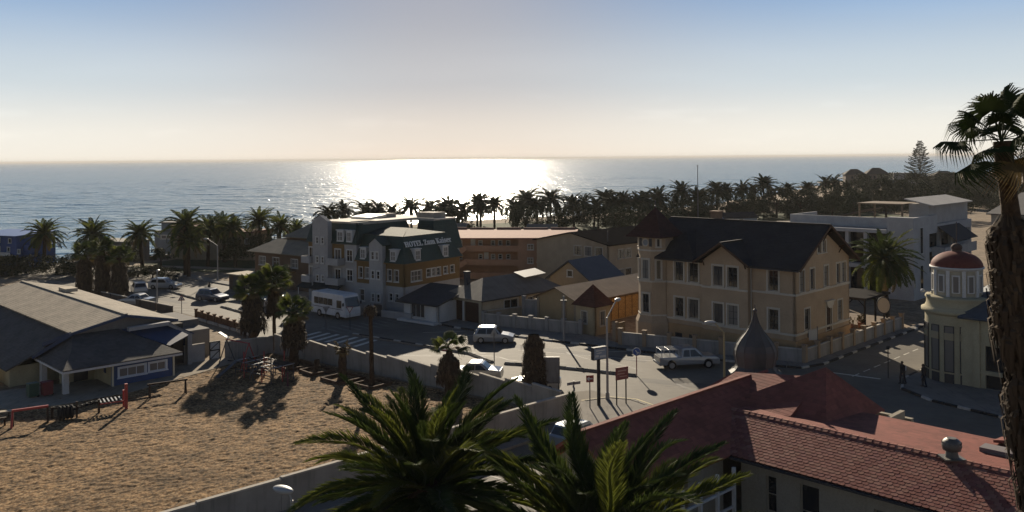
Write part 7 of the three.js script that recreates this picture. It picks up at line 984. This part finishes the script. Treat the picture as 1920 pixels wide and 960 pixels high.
// ---------------------------------------------------------------- people: one smooth surface each, from a distance field
function sdfFigure(bones, box, res) {
  const mc = new MarchingCubes(res, new THREE.MeshStandardMaterial(), false, false, 60000); mc.isolation = 0; mc.reset();
  const [cx, cy, cz, half] = box, A = new THREE.Vector3(), B = new THREE.Vector3(), P = new THREE.Vector3();
  for (let k = 0; k < res; k++) for (let j = 0; j < res; j++) for (let i = 0; i < res; i++) {
    P.set(cx + ((i - res / 2) / (res / 2)) * half, cy + ((j - res / 2) / (res / 2)) * half, cz + ((k - res / 2) / (res / 2)) * half); let d = 1e3;
    for (const [a, b, ra, rb] of bones) { A.subVectors(b, a); const t = Math.min(1, Math.max(0, B.subVectors(P, a).dot(A) / A.lengthSq())), e = B.addScaledVector(A, -t).length() - lerp(ra, rb, t), kk = 0.035, h = Math.max(kk - Math.abs(d - e), 0) / kk; d = Math.min(d, e) - h * h * kk * 0.25; }
    mc.field[i + j * res + k * res * res] = -d;
  }
  mc.update(); const n = mc.count ?? mc.geometry.drawRange.count, g = new THREE.BufferGeometry(), p = mc.positionArray.slice(0, n * 3), nn = mc.normalArray.slice(0, n * 3);
  for (let i = 0; i < n; i++) { p[i * 3] = cx + p[i * 3] * half; p[i * 3 + 1] = cy + p[i * 3 + 1] * half; p[i * 3 + 2] = cz + p[i * 3 + 2] * half; }
  g.setAttribute('position', new THREE.BufferAttribute(p, 3)); g.setAttribute('normal', new THREE.BufferAttribute(nn, 3)); g.userData.ready = true; boxUV(g); g.userData.uvDone = true; return g;
}
function person(label, x, z, turn, top, legs, o = {}) {
  const t = thing('person', label, 'person', x, o.y ?? KERB, z, turn, 'people on foot'), st = o.stride ?? 0.16, sk = mat(0.16, 0.09, 0.06, 0.7), hair = mat(0.015, 0.012, 0.01, 0.8);
  const B = [];  // joints in metres, facing +x
  const hip = V(0, 0.92, 0), chest = V(0.02, 1.36, 0), neck = V(0.03, 1.5, 0), head = V(0.06, 1.62, 0);
  const up = [[hip, chest, 0.155, 0.165], [V(0, 1.38, -0.15), V(0, 1.38, 0.15), 0.075, 0.075]];
  for (const s of [-1, 1]) { const sh = V(0, 1.4, s * 0.19), el = V(-s * st * 0.5 - 0.02, 1.13, s * 0.25), wr = V(-s * st * 0.9 + 0.08, 0.9, s * 0.24); up.push([sh, el, 0.055, 0.045]); up.push([el, wr, 0.045, 0.034]); }
  const lg = []; for (const s of [-1, 1]) { const h = V(0, 0.92, s * 0.09), k = V(s * st * 0.7 + 0.03, 0.5, s * 0.1), a = V(s * st * 1.1 - 0.04, 0.09, s * 0.1); lg.push([h, k, 0.085, 0.06], [k, a, 0.06, 0.042]); }
  const skin = [[neck, head, 0.055, 0.06], [V(0.05, 1.66, 0), V(0.065, 1.6, 0), 0.098, 0.085], [V(0.15, 1.63, 0), V(0.165, 1.61, 0), 0.018, 0.02]]; for (const s of [-1, 1]) { const w = V(-s * st * 0.9 + 0.08, 0.9, s * 0.24); skin.push([w, w.clone().add(V(0.03, -0.08, 0)), 0.034, 0.03]); for (let f = 0; f < 4; f++) skin.push([w.clone().add(V(0.0 + f * 0.02, -0.07, 0)), w.clone().add(V(0.02 + f * 0.022, -0.15 + Math.abs(f - 1.5) * 0.012, 0)), 0.011, 0.009]); skin.push([w.clone().add(V(0.04, -0.04, 0)), w.clone().add(V(0.075, -0.09, 0)), 0.012, 0.01]); const a = V(s * st * 1.1 - 0.04, 0.09, s * 0.1); skin.push([a, V(a.x, 0.06, a.z), 0.042, 0.045]); }
  const body = part('body', sdfFigure([...up, ...lg, ...skin], [0, 0.88, 0, 0.98], 76), sk, t);
  const grow = (l, d) => l.map(([a, b, p, q]) => [a, b, p + d, q + d]);
  part('top', sdfFigure(grow(up, 0.014), [0, 1.15, 0, 0.62], 44), mat(...top, 0.9), t); part('trousers', sdfFigure(grow(lg, 0.014).concat([[V(0, 0.9, -0.06), V(0, 0.98, 0.06), 0.14, 0.14]]), [0, 0.55, 0, 0.66], 44), mat(...legs, 0.9), t);
  part('hair', [new THREE.SphereGeometry(0.108, 14, 10, 0, 6.3, 0, 1.75).rotateZ(0.35).translate(0.045, 1.665, 0)], hair, t);
  for (const s of [-1, 1]) part('shoe', [new RoundedBoxGeometry(0.27, 0.1, 0.1, 2, 0.04).translate(s * st * 1.1 + 0.02, 0.05, s * 0.1)], MAT.black, t);
  if (o.bag) part('bag', [new RoundedBoxGeometry(0.16, 0.34, 0.3, 2, 0.06).translate(-0.2, 1.2, 0)], mat(0.5, 0.5, 0.5, 0.8), t);
  return t;
}
person('person in dark clothes with pale backpack walking at the corner kerb', 30.3, -68.6, 200, [0.02, 0.02, 0.022], [0.025, 0.025, 0.03], { bag: true });
person('person in dark clothes walking beside the round turret building', 31.5, -67.6, 160, [0.03, 0.025, 0.025], [0.02, 0.022, 0.03], { stride: 0.1 });
person('person in dark clothes crossing the far road near the navy car', -40.6, -117.5, 30, [0.02, 0.02, 0.02], [0.02, 0.02, 0.02], { y: 0.03 });
person('person in white standing by the parked car at the right edge', 35.1, -60.2, 90, [0.5, 0.5, 0.5], [0.1, 0.1, 0.12], { stride: 0.05 });
{ const t = thing('bollard_sign', 'thin dark post at the corner behind the two walkers', 'post', 29.9, KERB, -70.3, 0); part('shaft', bar(V(0, 0, 0), V(0, 2.6, 0), 0.04, 8), MAT.black, t); part('cap', bx(-0.12, 0.12, 2.3, 2.6, -0.03, 0.03), MAT.black, t); }
scene.fog = new THREE.FogExp2(new THREE.Color().setRGB(1, 0.95, 0.88), 0.0001);
scene.traverse((o) => { if (o.isMesh) { o.castShadow = true; o.receiveShadow = true; } });
renderer.render(scene, camera);
